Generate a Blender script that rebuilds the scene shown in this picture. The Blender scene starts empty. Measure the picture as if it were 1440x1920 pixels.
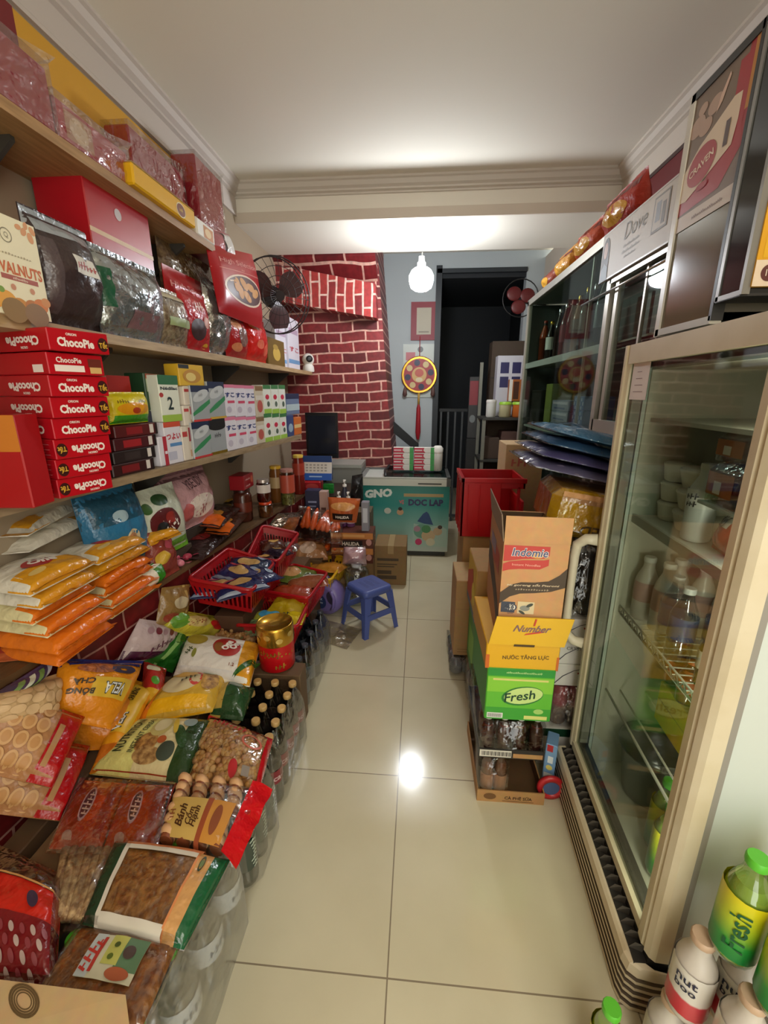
import bpy, math, random
from mathutils import Vector as V, Matrix, noise
random.seed(7)
SC = bpy.context.scene
COL = SC.collection
PI = math.pi
rad = math.radians

# ---------------------------------------------------------------- camera
CAM_H, FPX, PITCH, YAW = 1.42, 800.0, rad(15.7), rad(4.65)
cd = bpy.data.cameras.new('camera'); cam = bpy.data.objects.new('camera', cd); COL.objects.link(cam)
cd.sensor_fit = 'VERTICAL'; cd.sensor_height = 36.0; cd.lens = 36.0*FPX/1920.0
cd.clip_start = 0.02; cd.clip_end = 60
cam.location = (0, 0, CAM_H); cam.rotation_euler = (PI/2-PITCH, 0, YAW)
SC.camera = cam
FW = V((-math.sin(YAW)*math.cos(PITCH), math.cos(YAW)*math.cos(PITCH), -math.sin(PITCH)))
RT = V((math.cos(YAW), math.sin(YAW), 0)); UP = RT.cross(FW)
EYE = V((0, 0, CAM_H))

def at(px, py, X=None, Y=None, Z=None):
    """where the line of sight through a pixel of the photograph meets a real plane of the room"""
    d = FW + RT*((px-720)/FPX) - UP*((py-960)/FPX)
    if X is not None: t = (X-EYE.x)/d.x
    elif Y is not None: t = (Y-EYE.y)/d.y
    else: t = (Z-EYE.z)/d.z
    return EYE + d*t

def hit(px, py, pl):
    """meets a vertical plane given by two floor points (x0,y0,x1,y1)"""
    x0, y0, x1, y1 = pl
    d = FW + RT*((px-720)/FPX) - UP*((py-960)/FPX)
    n = V((y1-y0, -(x1-x0), 0))
    t = n.dot(V((x0, y0, 0))-EYE)/n.dot(d)
    return EYE + d*t

# ---------------------------------------------------------------- materials
_M = {}
def lin(h):
    h = h.lstrip('#')
    o = []
    for i in (0, 2, 4):
        c = int(h[i:i+2], 16)/255
        o.append(c/12.92 if c <= .04045 else ((c+.055)/1.055)**2.4)
    return (*o, 1)

def mt(h, r=.5, kind='plain', metal=0.0):
    key = (h, r, kind, metal)
    if key in _M: return _M[key]
    m = bpy.data.materials.new('%s_%s' % (kind, h)); m.use_nodes = True
    nt = m.node_tree; N = nt.nodes; L = nt.links
    b = N['Principled BSDF']
    b.inputs['Base Color'].default_value = lin(h); b.inputs['Roughness'].default_value = r
    b.inputs['Metallic'].default_value = metal
    def noise_bump(scale, strength, dist, detail=2.0, stretch=None):
        tc = N.new('ShaderNodeTexCoord'); n = N.new('ShaderNodeTexNoise'); bp = N.new('ShaderNodeBump')
        n.inputs['Scale'].default_value = scale; n.inputs['Detail'].default_value = detail
        bp.inputs['Strength'].default_value = strength; bp.inputs['Distance'].default_value = dist
        src = tc.outputs['Object']
        if stretch:
            mp = N.new('ShaderNodeMapping'); mp.inputs['Scale'].default_value = stretch
            L.new(src, mp.inputs['Vector']); src = mp.outputs['Vector']
        L.new(src, n.inputs['Vector']); L.new(n.outputs['Fac'], bp.inputs['Height']); L.new(bp.outputs['Normal'], b.inputs['Normal'])
        return n
    if kind == 'foil':            # wrinkled glossy plastic film
        noise_bump(22, .9, .012, 3.0)
    elif kind == 'silver':
        b.inputs['Metallic'].default_value = .85
        noise_bump(16, 1.0, .02, 3.0)
    elif kind == 'card':
        n = noise_bump(40, .15, .002, 4.0)
        mx = N.new('ShaderNodeMixRGB'); mx.blend_type = 'MULTIPLY'; mx.inputs[0].default_value = .25
        mx.inputs[1].default_value = lin(h); L.new(n.outputs['Color'], mx.inputs[2]); L.new(mx.outputs[0], b.inputs['Base Color'])
    elif kind == 'wood':
        n = noise_bump(9, .1, .002, 5.0, (9, .8, 9))
        cr = N.new('ShaderNodeValToRGB'); c = lin(h)
        cr.color_ramp.elements[0].position = .3; cr.color_ramp.elements[1].position = .75
        cr.color_ramp.elements[0].color = (c[0]*.62, c[1]*.58, c[2]*.52, 1); cr.color_ramp.elements[1].color = c
        L.new(n.outputs['Fac'], cr.inputs['Fac']); L.new(cr.outputs['Color'], b.inputs['Base Color'])
    elif kind == 'dirty':         # worn painted metal
        tc = N.new('ShaderNodeTexCoord'); n = N.new('ShaderNodeTexNoise'); n.inputs['Scale'].default_value = 7; n.inputs['Detail'].default_value = 6
        cr = N.new('ShaderNodeValToRGB'); c = lin(h)
        cr.color_ramp.elements[0].position = .32; cr.color_ramp.elements[1].position = .55
        cr.color_ramp.elements[0].color = (c[0]*.9, c[1]*.87, c[2]*.8, 1); cr.color_ramp.elements[1].color = c
        L.new(tc.outputs['Object'], n.inputs['Vector']); L.new(n.outputs['Fac'], cr.inputs['Fac']); L.new(cr.outputs['Color'], b.inputs['Base Color'])
    elif kind == 'food':          # baked crumbly surface
        n = noise_bump(60, .8, .006, 4.0)
        cr = N.new('ShaderNodeValToRGB'); c = lin(h)
        cr.color_ramp.elements[0].position = .35; cr.color_ramp.elements[1].position = .65
        cr.color_ramp.elements[0].color = (c[0]*.35, c[1]*.25, c[2]*.2, 1); cr.color_ramp.elements[1].color = c
        L.new(n.outputs['Fac'], cr.inputs['Fac']); L.new(cr.outputs['Color'], b.inputs['Base Color'])
    elif kind in ('clear', 'glass', 'pet', 'haze'):
        N.remove(b); out = N['Material Output']
        tr = N.new('ShaderNodeBsdfTransparent'); gl = N.new('ShaderNodeBsdfGlossy'); mx = N.new('ShaderNodeMixShader')
        tr.inputs['Color'].default_value = lin(h); gl.inputs['Roughness'].default_value = r
        gl.inputs['Color'].default_value = (.9, .9, .9, 1)
        lw = N.new('ShaderNodeLayerWeight'); lw.inputs['Blend'].default_value = .35 if kind != 'glass' else .15
        mr = N.new('ShaderNodeMapRange')
        lo, hi = {'clear': (.07, .5), 'glass': (.03, .25), 'pet': (.06, .5), 'haze': (.22, .7)}[kind]
        mr.inputs['To Min'].default_value = lo; mr.inputs['To Max'].default_value = hi
        L.new(lw.outputs['Facing'], mr.inputs['Value']); L.new(mr.outputs['Result'], mx.inputs['Fac'])
        L.new(tr.outputs[0], mx.inputs[1]); L.new(gl.outputs[0], mx.inputs[2]); L.new(mx.outputs[0], out.inputs['Surface'])
        if kind in ('clear', 'haze'):
            tc = N.new('ShaderNodeTexCoord'); n = N.new('ShaderNodeTexNoise'); bp = N.new('ShaderNodeBump')
            n.inputs['Scale'].default_value = 14; n.inputs['Detail'].default_value = 3
            bp.inputs['Strength'].default_value = 1; bp.inputs['Distance'].default_value = .02
            L.new(tc.outputs['Object'], n.inputs['Vector']); L.new(n.outputs['Fac'], bp.inputs['Height']); L.new(bp.outputs['Normal'], gl.inputs['Normal'])
    elif kind == 'lamp':
        b.inputs['Emission Color'].default_value = lin(h); b.inputs['Emission Strength'].default_value = 30
    _M[key] = m
    return m

def foil(h, r=.28): return mt(h, r, 'foil')
def card(h): return mt(h, .75, 'card')
CLEAR = mt('f4f4f4', .12, 'clear')
GLASS = mt('dde4de', .03, 'glass')
WHITE = mt('eeeae2', .5); BLACK = mt('151414', .45); RED = mt('b8121c', .4)

def brick_mat(name, ax, ay, bw, bh, mortar, ca, cb, cm, off=(0, 0), bump=.3, r=.5, msm=.1, rot=0):
    """brick-patterned wallpaper; ax, ay = which object axes run along and across the courses"""
    m = bpy.data.materials.new(name); m.use_nodes = True
    N = m.node_tree.nodes; L = m.node_tree.links; b = N['Principled BSDF']
    tc = N.new('ShaderNodeTexCoord'); sp = N.new('ShaderNodeSeparateXYZ'); cb_ = N.new('ShaderNodeCombineXYZ')
    L.new(tc.outputs['Object'], sp.inputs[0]); L.new(sp.outputs[ax], cb_.inputs[0]); L.new(sp.outputs[ay], cb_.inputs[1])
    mp = N.new('ShaderNodeMapping'); mp.inputs['Location'].default_value = (off[0], off[1], 0); mp.inputs['Rotation'].default_value = (0, 0, rot)
    L.new(cb_.outputs[0], mp.inputs['Vector'])
    # waver the courses a little
    nz = N.new('ShaderNodeTexNoise'); nz.inputs['Scale'].default_value = 3.0
    ad = N.new('ShaderNodeMixRGB'); ad.blend_type = 'ADD'; ad.inputs[0].default_value = .045
    L.new(mp.outputs[0], nz.inputs['Vector']); L.new(mp.outputs[0], ad.inputs[1]); L.new(nz.outputs['Color'], ad.inputs[2])
    br = N.new('ShaderNodeTexBrick'); br.inputs['Scale'].default_value = 1
    br.inputs['Brick Width'].default_value = bw; br.inputs['Row Height'].default_value = bh
    br.inputs['Mortar Size'].default_value = mortar; br.inputs['Mortar Smooth'].default_value = msm
    br.inputs['Color1'].default_value = lin(ca); br.inputs['Color2'].default_value = lin(cb); br.inputs['Mortar'].default_value = lin(cm)
    L.new(ad.outputs[0], br.inputs['Vector'])
    n2 = N.new('ShaderNodeTexNoise'); n2.inputs['Scale'].default_value = 26; n2.inputs['Detail'].default_value = 5
    cr = N.new('ShaderNodeValToRGB'); cr.color_ramp.elements[0].color = (.45, .45, .45, 1); cr.color_ramp.elements[1].color = (1.25, 1.2, 1.2, 1)
    cr.color_ramp.elements[0].position = .3; cr.color_ramp.elements[1].position = .7
    L.new(mp.outputs[0], n2.inputs['Vector']); L.new(n2.outputs['Fac'], cr.inputs['Fac'])
    mx = N.new('ShaderNodeMixRGB'); mx.blend_type = 'MULTIPLY'; mx.inputs[0].default_value = .55
    L.new(br.outputs['Color'], mx.inputs[1]); L.new(cr.outputs['Color'], mx.inputs[2]); L.new(mx.outputs[0], b.inputs['Base Color'])
    b.inputs['Roughness'].default_value = r
    bp = N.new('ShaderNodeBump'); bp.inputs['Strength'].default_value = bump; bp.inputs['Distance'].default_value = .003
    L.new(br.outputs['Fac'], bp.inputs['Height']); bp.invert = True
    L.new(bp.outputs[0], b.inputs['Normal'])
    return m

# ---------------------------------------------------------------- mesh collecting
class MB:
    def __init__(s): s.v = []; s.f = []; s.fm = []; s.m = []; s.sm = []; s.lay = 0
    def slot(s, m):
        if m not in s.m: s.m.append(m)
        return s.m.index(m)
    def add(s, vs, fs, m, smooth=False):
        o = len(s.v); s.v += [V(p) for p in vs]; k = s.slot(m)
        for f in fs: s.f.append([o+i for i in f]); s.fm.append(k); s.sm.append(smooth)
        return s
    def poly(s, pts, m): return s.add(pts, [list(range(len(pts)))], m)
    def box(s, x0, y0, z0, x1, y1, z1, m):
        vs = [(x0,y0,z0),(x1,y0,z0),(x1,y1,z0),(x0,y1,z0),(x0,y0,z1),(x1,y0,z1),(x1,y1,z1),(x0,y1,z1)]
        return s.add(vs, [(3,2,1,0),(4,5,6,7),(0,1,5,4),(1,2,6,5),(2,3,7,6),(3,0,4,7)], m)
    def prism(s, pts, ext, m):
        """closed outline pts extruded by vector ext"""
        n = len(pts); e = V(ext); vs = [V(p) for p in pts]+[V(p)+e for p in pts]
        return s.add(vs, [list(range(n))[::-1], list(range(n, 2*n))]+[(i,(i+1)%n,n+(i+1)%n,n+i) for i in range(n)], m)
    def tube(s, pts, r, m, seg=10, closed=False):
        pts = [V(p) for p in pts]; n = len(pts); vs = []; rs = r if isinstance(r, (list, tuple)) else [r]*n
        pn = None
        for i, p in enumerate(pts):
            a = pts[i-1] if (i or closed) else p; b = pts[(i+1) % n] if (i < n-1 or closed) else p
            t = (b-a).normalized()
            if pn is None: pn = t.orthogonal().normalized()
            pn = (pn - t*pn.dot(t)).normalized(); q = t.cross(pn)
            for k in range(seg):
                an = 2*PI*k/seg; vs.append(p+(pn*math.cos(an)+q*math.sin(an))*rs[i])
        fs = []
        for i in range(n if closed else n-1):
            j = (i+1) % n
            for k in range(seg): fs.append((i*seg+k, i*seg+(k+1)%seg, j*seg+(k+1)%seg, j*seg+k))
        if not closed: fs += [list(range(seg))[::-1], [(n-1)*seg+k for k in range(seg)]]
        return s.add(vs, fs, m, True)
    def lathe(s, prof, m, seg=20, O=(0,0,0), ax=None, sx=1.0, capb=True, capt=True):
        """prof = [(r,z)...]; ax = optional 3x3 (u,v,w) axes"""
        O = V(O); u, v, w = ax if ax else (V((1,0,0)), V((0,1,0)), V((0,0,1)))
        vs = []
        for r, z in prof:
            for k in range(seg):
                a = 2*PI*k/seg; vs.append(O+u*(r*math.cos(a)*sx)+v*(r*math.sin(a))+w*z)
        n = len(prof); fs = []
        for i in range(n-1):
            for k in range(seg): fs.append((i*seg+k, i*seg+(k+1)%seg, (i+1)*seg+(k+1)%seg, (i+1)*seg+k))
        s.add(vs, fs, m, True)
        if capb and prof[0][0] > 1e-4: s.add(vs[:seg], [list(range(seg))[::-1]], m)
        if capt and prof[-1][0] > 1e-4: s.add(vs[-seg:], [list(range(seg))], m)
        return s
    def ball(s, c, r, m, seg=10, rings=7, sc=(1,1,1), R=None):
        c = V(c); vs = []
        for i in range(rings+1):
            th = PI*i/rings
            for k in range(seg):
                a = 2*PI*k/seg; p = V((math.sin(th)*math.cos(a)*sc[0], math.sin(th)*math.sin(a)*sc[1], math.cos(th)*sc[2]))*r
                if R: p = R @ p
                vs.append(c+p)
        fs = [(i*seg+k, (i+1)*seg+k, (i+1)*seg+(k+1)%seg, i*seg+(k+1)%seg) for i in range(rings) for k in range(seg)]
        return s.add(vs, fs, m, True)
    # ---- flat marks laid on a surface map f(s,t,off)
    def rect(s, f, s0, t0, s1, t1, m, off=.0006, n=1, k=1):
        s.lay += 1; off += s.lay*2.5e-5      # later print lies over earlier print
        vs = [f(s0+(s1-s0)*i/n, t0+(t1-t0)*j/k, off) for j in range(k+1) for i in range(n+1)]
        fs = [(j*(n+1)+i, j*(n+1)+i+1, (j+1)*(n+1)+i+1, (j+1)*(n+1)+i) for j in range(k) for i in range(n)]
        return s.add(vs, fs, m, True)
    def shape(s, f, pts, m, off=.0008):
        s.lay += 1; off += s.lay*2.5e-5
        return s.add([f(a, b, off) for a, b in pts], [list(range(len(pts)))], m)
    def disc(s, f, cs, ct, rs, rt_, m, off=.0008, seg=24, rings=1, rot=0, r0=0.0):
        s.lay += 1; off += s.lay*2.5e-5
        vs = []; ca, sa = math.cos(rot), math.sin(rot)
        rr = [r0+(1-r0)*i/rings for i in range(rings+1)]
        for q in rr:
            for k in range(seg):
                a = 2*PI*k/seg; x, y = rs*q*math.cos(a), rt_*q*math.sin(a)
                vs.append(f(cs+x*ca-y*sa, ct+x*sa+y*ca, off))
        fs = [(i*seg+k, (i+1)*seg+k, (i+1)*seg+(k+1)%seg, i*seg+(k+1)%seg) for i in range(rings) for k in range(seg)]
        return s.add(vs, fs, m, True)
    def text(s, f, t, cs, ct, h, m, rot=0, w=None, bold=0.0, shear=0.0, off=.0012, sx=1.0, sy=1.0):
        """centred lettering of height h (width squeezed to w); sx, sy turn metres into the map's own units"""
        vs, fs, tw, th = glyphs(t, bold, shear); s.lay += 1; off += s.lay*2.5e-5
        k = h/th; kx = k if w is None else w/tw
        ca, sa = math.cos(rot), math.sin(rot); out = []
        for x, y in vs:
            X, Y = (x-tw/2)*kx, (y-th/2)*k
            out.append(f(cs+(X*ca-Y*sa)*sx, ct+(X*sa+Y*ca)*sy, off))
        return s.add(out, fs, m)
    def build(s, name, parent=None, origin=None, bevel=0, sub=0):
        me = bpy.data.meshes.new(name)
        o_ = V(origin) if origin is not None else V((0,0,0))
        me.from_pydata([tuple(p-o_) for p in s.v], [], s.f); 
        for m in s.m: me.materials.append(m)
        me.polygons.foreach_set('material_index', s.fm); me.polygons.foreach_set('use_smooth', s.sm)
        me.update()
        o = bpy.data.objects.new(name, me); COL.objects.link(o)
        if parent is not None: o.parent = parent
        elif origin is not None: o.location = o_
        if bevel:
            md = o.modifiers.new('bevel', 'BEVEL'); md.width = bevel; md.segments = 2; md.limit_method = 'ANGLE'; md.angle_limit = rad(50)
        if sub:
            md = o.modifiers.new('sub', 'SUBSURF'); md.levels = sub; md.render_levels = sub
        return o

_G = {}
def glyphs(t, bold=0.0, shear=0.0):
    k = (t, bold, shear)
    if k in _G: return _G[k]
    if t[0] == '~':               # print too small or blurred to read: uneven strokes
        vs = []; fs = []
        for i in range(len(t)):
            h = (.7, 1.0, .62, .85, .7)[i*3 % 5]; x = i*.62; n = len(vs)
            vs += [(x, 0), (x+.2, 0), (x+.26, h), (x+.06, h), (x+.22, h*.4), (x+.5, h*.42), (x+.5, h*.62), (x+.24, h*.6)]; fs += [[n, n+1, n+2, n+3], [n+4, n+5, n+6, n+7]]
        _G[k] = (vs, fs, len(t)*.62, 1.0); return _G[k]
    cu = bpy.data.curves.new('t', 'FONT'); cu.body = t; cu.offset = bold; cu.shear = shear; cu.resolution_u = 2; cu.size = 1
    ob = bpy.data.objects.new('t', cu); COL.objects.link(ob)
    dg = bpy.context.evaluated_depsgraph_get(); me = ob.evaluated_get(dg).to_mesh()
    vs = [(v.co.x, v.co.y) for v in me.vertices]; fs = [list(p.vertices) for p in me.polygons]
    ob.evaluated_get(dg).to_mesh_clear(); bpy.data.objects.remove(ob); bpy.data.curves.remove(cu)
    if not vs: vs = [(0,0),(1,0),(0,1)]; fs = [[0,1,2]]
    x0 = min(a for a, b in vs); y0 = min(b for a, b in vs)
    vs = [(a-x0, b-y0) for a, b in vs]
    _G[k] = (vs, fs, max(a for a, b in vs), max(b for a, b in vs))
    return _G[k]

# ---------------------------------------------------------------- things and parts
def tag(o, label, cat, group=None, kind=None):
    if label: o['label'] = label
    if cat: o['category'] = cat
    if group: o['group'] = group
    if kind: o['kind'] = kind
    return o
def thing(name, label, cat, loc=(0,0,0), rz=0, group=None):
    o = bpy.data.objects.new(name, None); COL.objects.link(o); o.location = loc; o.rotation_euler = (0, 0, rz)
    o.empty_display_size = .05
    return tag(o, label, cat, group)
def dup(root, loc, rz=None, label=None, group=None):
    r = root.copy(); COL.objects.link(r); r.location = loc
    if rz is not None: r.rotation_euler = (0, 0, rz)
    if label: r['label'] = label
    if group: r['group'] = group
    for ch in list(root.children):
        c = ch.copy(); COL.objects.link(c); c.parent = r
        for g in list(ch.children):
            d = g.copy(); COL.objects.link(d); d.parent = c
    return r
def struct(mb, name, **k):
    o = mb.build(name, **k); o['kind'] = 'structure'; return o

# ---------------------------------------------------------------- carton: a box with printable faces
class Carton:
    """A, B = bottom corners of the face one looks at (its left and right); depth goes away from the viewer"""
    def __init__(s, A, B, H, D, tilt=0.0):
        s.A = V(A); B = V(B); s.W = (B-s.A).length; s.u = (B-s.A).normalized(); s.H = H; s.D = D
        s.w = V((0,0,1)); s.w = (s.w - s.u*s.w.dot(s.u)).normalized()
        s.n = s.u.cross(s.w)
        if tilt: R = Matrix.Rotation(tilt, 3, s.u); s.w = R@s.w; s.n = R@s.n
        s.d = -s.n
        s.c = s.A + s.u*(s.W/2) + s.d*(D/2)
    def p(s, a, b, c): return s.A + s.u*a + s.d*b + s.w*c
    def front(s, a, b, off=0): return s.p(a, -off, b)
    def back(s, a, b, off=0): return s.p(s.W-a, s.D+off, b)
    def left(s, a, b, off=0): return s.p(-off, s.D-a, b)     # a runs from far to near: reads left to right seen from outside
    def right(s, a, b, off=0): return s.p(s.W+off, a, b)
    def top(s, a, b, off=0): return s.p(a, b, s.H+off)
    def shell(s, mb, m, e=0.0, mats=None):
        """six faces; mats may override front/back/left/right/top/bottom"""
        mats = mats or {}; W, D, H = s.W, s.D, s.H
        e = min(e, W*.2, D*.2, H*.2)
        F = {'front': [(e,0,e),(W-e,0,e),(W-e,0,H-e),(e,0,H-e)], 'back': [(W-e,D,e),(e,D,e),(e,D,H-e),(W-e,D,H-e)],
             'left': [(0,D-e,e),(0,e,e),(0,e,H-e),(0,D-e,H-e)], 'right': [(W,e,e),(W,D-e,e),(W,D-e,H-e),(W,e,H-e)],
             'top': [(e,e,H),(W-e,e,H),(W-e,D-e,H),(e,D-e,H)], 'bottom': [(e,D-e,0),(W-e,D-e,0),(W-e,e,0),(e,e,0)]}
        if not e:
            vs = [s.p(*q) for q in [(0,0,0),(W,0,0),(W,D,0),(0,D,0),(0,0,H),(W,0,H),(W,D,H),(0,D,H)]]
            for k, f in {'front':(0,1,5,4),'back':(2,3,7,6),'left':(3,0,4,7),'right':(1,2,6,5),'top':(4,5,6,7),'bottom':(3,2,1,0)}.items():
                mb.add(vs, [f], mats.get(k, m))
            return mb
        vs = []; idx = {}
        def vi(q):
            k = tuple(round(x, 6) for x in q)
            if k not in idx: idx[k] = len(vs); vs.append(s.p(*q))
            return idx[k]
        faces = [([vi(q) for q in F[k]], mats.get(k, m)) for k in F]
        base = m
        def br(k1, i, j, k2, a, b): faces.append(([vi(F[k1][j]), vi(F[k1][i]), vi(F[k2][b]), vi(F[k2][a])], base))
        br('front',0,3,'left',2,1); br('front',2,1,'right',0,3); br('back',0,3,'right',2,1); br('back',2,1,'left',0,3)
        br('front',3,2,'top',1,0); br('back',3,2,'top',3,2); br('left',3,2,'top',0,3); br('right',3,2,'top',2,1)
        br('front',1,0,'bottom',3,2); br('back',1,0,'bottom',1,0); br('left',1,0,'bottom',0,3); br('right',1,0,'bottom',2,1)
        for c in range(8):
            pass
        cs = [('front',0,'left',1,'bottom',3),('front',1,'right',0,'bottom',2),('front',2,'right',3,'top',1),('front',3,'left',2,'top',0),
              ('back',0,'right',1,'bottom',1),('back',1,'left',0,'bottom',0),('back',2,'left',3,'top',3),('back',3,'right',2,'top',2)]
        for a, i, b, j, c, k in cs: faces.append(([vi(F[a][i]), vi(F[b][j]), vi(F[c][k])], base))
        k0 = len(mb.v); mb.v += vs
        for f, mm in faces: mb.f.append([k0+i for i in f]); mb.fm.append(mb.slot(mm)); mb.sm.append(False)
        return mb
def fit(px0, px1, pyt, pyb, pl=None, D=.1, z0=None, X=None, Y=None, tilt=0.0):
    """a carton from where its face shows in the photo, on a known vertical plane; z0 = the surface it stands on"""
    h = (lambda a, b: hit(a, b, pl)) if pl else (lambda a, b: at(a, b, X=X, Y=Y))
    pm = (px0+px1)/2; A = h(px0, pyb if z0 is not None else pyb); B = h(px1, pyb); T = h(pm, pyt)
    zb = z0 if z0 is not None else h(pm, pyb).z
    A.z = B.z = zb
    return Carton(A, B, max(T.z-zb, .01), D, tilt)

# ---------------------------------------------------------------- pouch: a filled bag with a printable upper side
class Pouch:
    """a near-left, b near-right, c far-right, d far-left corners of the underside; T = fill height"""
    def __init__(s, a, b, c, d, T=.05, seal=.07, pw=.55, amp=.006, fr=9.0, seed=0, flat=.25, sides='v'):
        s.q = [V(x) for x in (a, b, c, d)]; s.T = T; s.seal = seal; s.pw = pw; s.amp = amp; s.fr = fr; s.seed = seed; s.flat = flat; s.sides = sides
        s.nrm = ((s.q[1]-s.q[0]).cross(s.q[3]-s.q[0])+(s.q[3]-s.q[2]).cross(s.q[1]-s.q[2])).normalized()
        s.wu = ((s.q[1]-s.q[0]).length+(s.q[2]-s.q[3]).length)/2; s.wv = ((s.q[3]-s.q[0]).length+(s.q[2]-s.q[1]).length)/2
        s.c = sum(s.q, V((0,0,0)))/4
    def base(s, u, v):
        a, b, c, d = s.q
        return (a*(1-u)+b*u)*(1-v)+(d*(1-u)+c*u)*v
    def prof(s, u, v):
        e = s.seal; w = v if s.sides == 'v' else u; o = u if s.sides == 'v' else v     # seals at both ends of the w direction
        w2 = min(max((w-e)/(1-2*e), 0), 1); o2 = min(max(o, 0), 1)
        return max(math.sin(PI*w2), 0)**s.pw * max(math.sin(PI*o2), 0)**(s.pw*.8)
    def hgt(s, u, v):
        p = s.prof(u, v)
        n = noise.noise(V((u*s.wu*s.fr*3, v*s.wv*s.fr*3, s.seed*3.7)))*s.amp
        return s.T*p + n*(.35+.65*p)
    def top(s, u, v, off=0): return s.base(u, v) + s.nrm*(s.hgt(u, v)+off+.002)
    def bot(s, u, v, off=0): return s.base(u, v) - s.nrm*(s.T*s.flat*s.prof(u, v)+.001)
    def shell(s, mb, m, nu=22, nv=22, under=None):
        top = [s.top(i/nu, j/nv) for j in range(nv+1) for i in range(nu+1)]
        bot = [s.bot(i/nu, j/nv) for j in range(nv+1) for i in range(nu+1)]
        ix = lambda i, j: j*(nu+1)+i
        mb.add(top, [(ix(i,j), ix(i+1,j), ix(i+1,j+1), ix(i,j+1)) for j in range(nv) for i in range(nu)], m, True)
        mb.add(bot, [(ix(i,j+1), ix(i+1,j+1), ix(i+1,j), ix(i,j)) for j in range(nv) for i in range(nu)], under or m, True)
        rim = [(ix(i,0)) for i in range(nu)]+[ix(nu,j) for j in range(nv)]+[ix(i,nv) for i in range(nu,0,-1)]+[ix(0,j) for j in range(nv,0,-1)]
        n = len(rim); vs = [top[k] for k in rim]+[bot[k] for k in rim]
        mb.add(vs, [(i, n+i, n+(i+1)%n, (i+1)%n) for i in range(n)], m, True)
        return mb
    def R(s, mb, u0, v0, u1, v1, m, off=.0007, n=14): return mb.rect(s.top, u0, v0, u1, v1, m, off, n, n)
    def D(s, mb, u, v, ru, rv, m, off=.0012, rot=0, r0=0): return mb.disc(s.top, u, v, ru, rv, m, off, 26, 5, rot, r0)
    def S(s, mb, t, u, v, h, m, rot=0, w=None, bold=.02, shear=0, off=.0022):
        return mb.text(s.top, t, u, v, h, m, rot, w, bold, shear, off, 1/s.wu, 1/s.wv)

def quadS(pts, z):
    """as quadZ, but a corner that would lie inside the low counter leans up against its front"""
    zs = z if isinstance(z, (list, tuple)) else [z]*4; o = []
    for (x, y), k in zip(pts, zs):
        q = at(x, y, Z=k); lim = -1.035+(q.y-1.75)*.107+.025
        if k < .655 and q.x < lim:
            q = hit(x, y, (-1.197, .0, -.876, 3.0)); q.z = min(q.z, .65)
        o.append(q)
    return o
def quadZ(pts, z):
    """four photo points a,b,c,d on the level z (or four levels)"""
    zs = z if isinstance(z, (list, tuple)) else [z]*4
    return [at(x, y, Z=k) for (x, y), k in zip(pts, zs)]
ORD = ['first', 'second', 'third', 'fourth', 'fifth', 'sixth', 'seventh', 'eighth', 'ninth', 'tenth', 'eleventh', 'twelfth', 'thirteenth', 'fourteenth', 'fifteenth', 'sixteenth']
# ================================================================ the room
XL, XR, ZC, YB, YF = -1.25, 1.22, 2.72, 4.9, -1.3
def floor_mat():
    m = bpy.data.materials.new('polished_floor_tiles'); m.use_nodes = True
    N = m.node_tree.nodes; L = m.node_tree.links; b = N['Principled BSDF']
    tc = N.new('ShaderNodeTexCoord'); mp = N.new('ShaderNodeMapping'); mp.inputs['Location'].default_value = (.05, -.714, 0)
    L.new(tc.outputs['Object'], mp.inputs['Vector'])
    br = N.new('ShaderNodeTexBrick'); br.offset = 0; br.inputs['Scale'].default_value = 1
    br.inputs['Brick Width'].default_value = .6; br.inputs['Row Height'].default_value = .591
    br.inputs['Mortar Size'].default_value = .0022; br.inputs['Mortar Smooth'].default_value = .2
    br.inputs['Color1'].default_value = lin('d6ceb2'); br.inputs['Color2'].default_value = lin('d2c9ac'); br.inputs['Mortar'].default_value = lin('8d806c')
    L.new(mp.outputs[0], br.inputs['Vector'])
    n = N.new('ShaderNodeTexNoise'); n.inputs['Scale'].default_value = 2.2; n.inputs['Detail'].default_value = 6
    cr = N.new('ShaderNodeValToRGB'); cr.color_ramp.elements[0].color = (.88, .86, .82, 1); cr.color_ramp.elements[1].color = (1.04, 1.03, 1.02, 1)
    cr.color_ramp.elements[0].position = .3; cr.color_ramp.elements[1].position = .7
    L.new(mp.outputs[0], n.inputs['Vector']); L.new(n.outputs['Fac'], cr.inputs['Fac'])
    mx = N.new('ShaderNodeMixRGB'); mx.blend_type = 'MULTIPLY'; mx.inputs[0].default_value = 1
    L.new(br.outputs['Color'], mx.inputs[1]); L.new(cr.outputs[0], mx.inputs[2]); L.new(mx.outputs[0], b.inputs['Base Color'])
    b.inputs['Roughness'].default_value = .13
    return m
PLASTER = mt('d2c8b8', .8); CEIL = mt('e8e2d4', .85); TRIM = mt('d0c4b4', .6)
struct(MB().box(XL-.1, YF, -.1, XR+.1, 6.6, 0, floor_mat()), 'floor')
struct(MB().box(XL-.1, YF, 0, XL, 4.25, ZC, mt('a08f78', .8)), 'wall_left')
struct(MB().box(XR, YF, 0, XR+.1, YB, ZC, PLASTER), 'wall_right')
struct(MB().box(XL-.1, YF, ZC, XR+.1, 3.2, ZC+.1, CEIL), 'ceiling')
struct(MB().box(XL-.1, 3.2, ZC+.06, XR+.1, 6.6, ZC+.16, CEIL), 'ceiling_rear')
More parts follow.
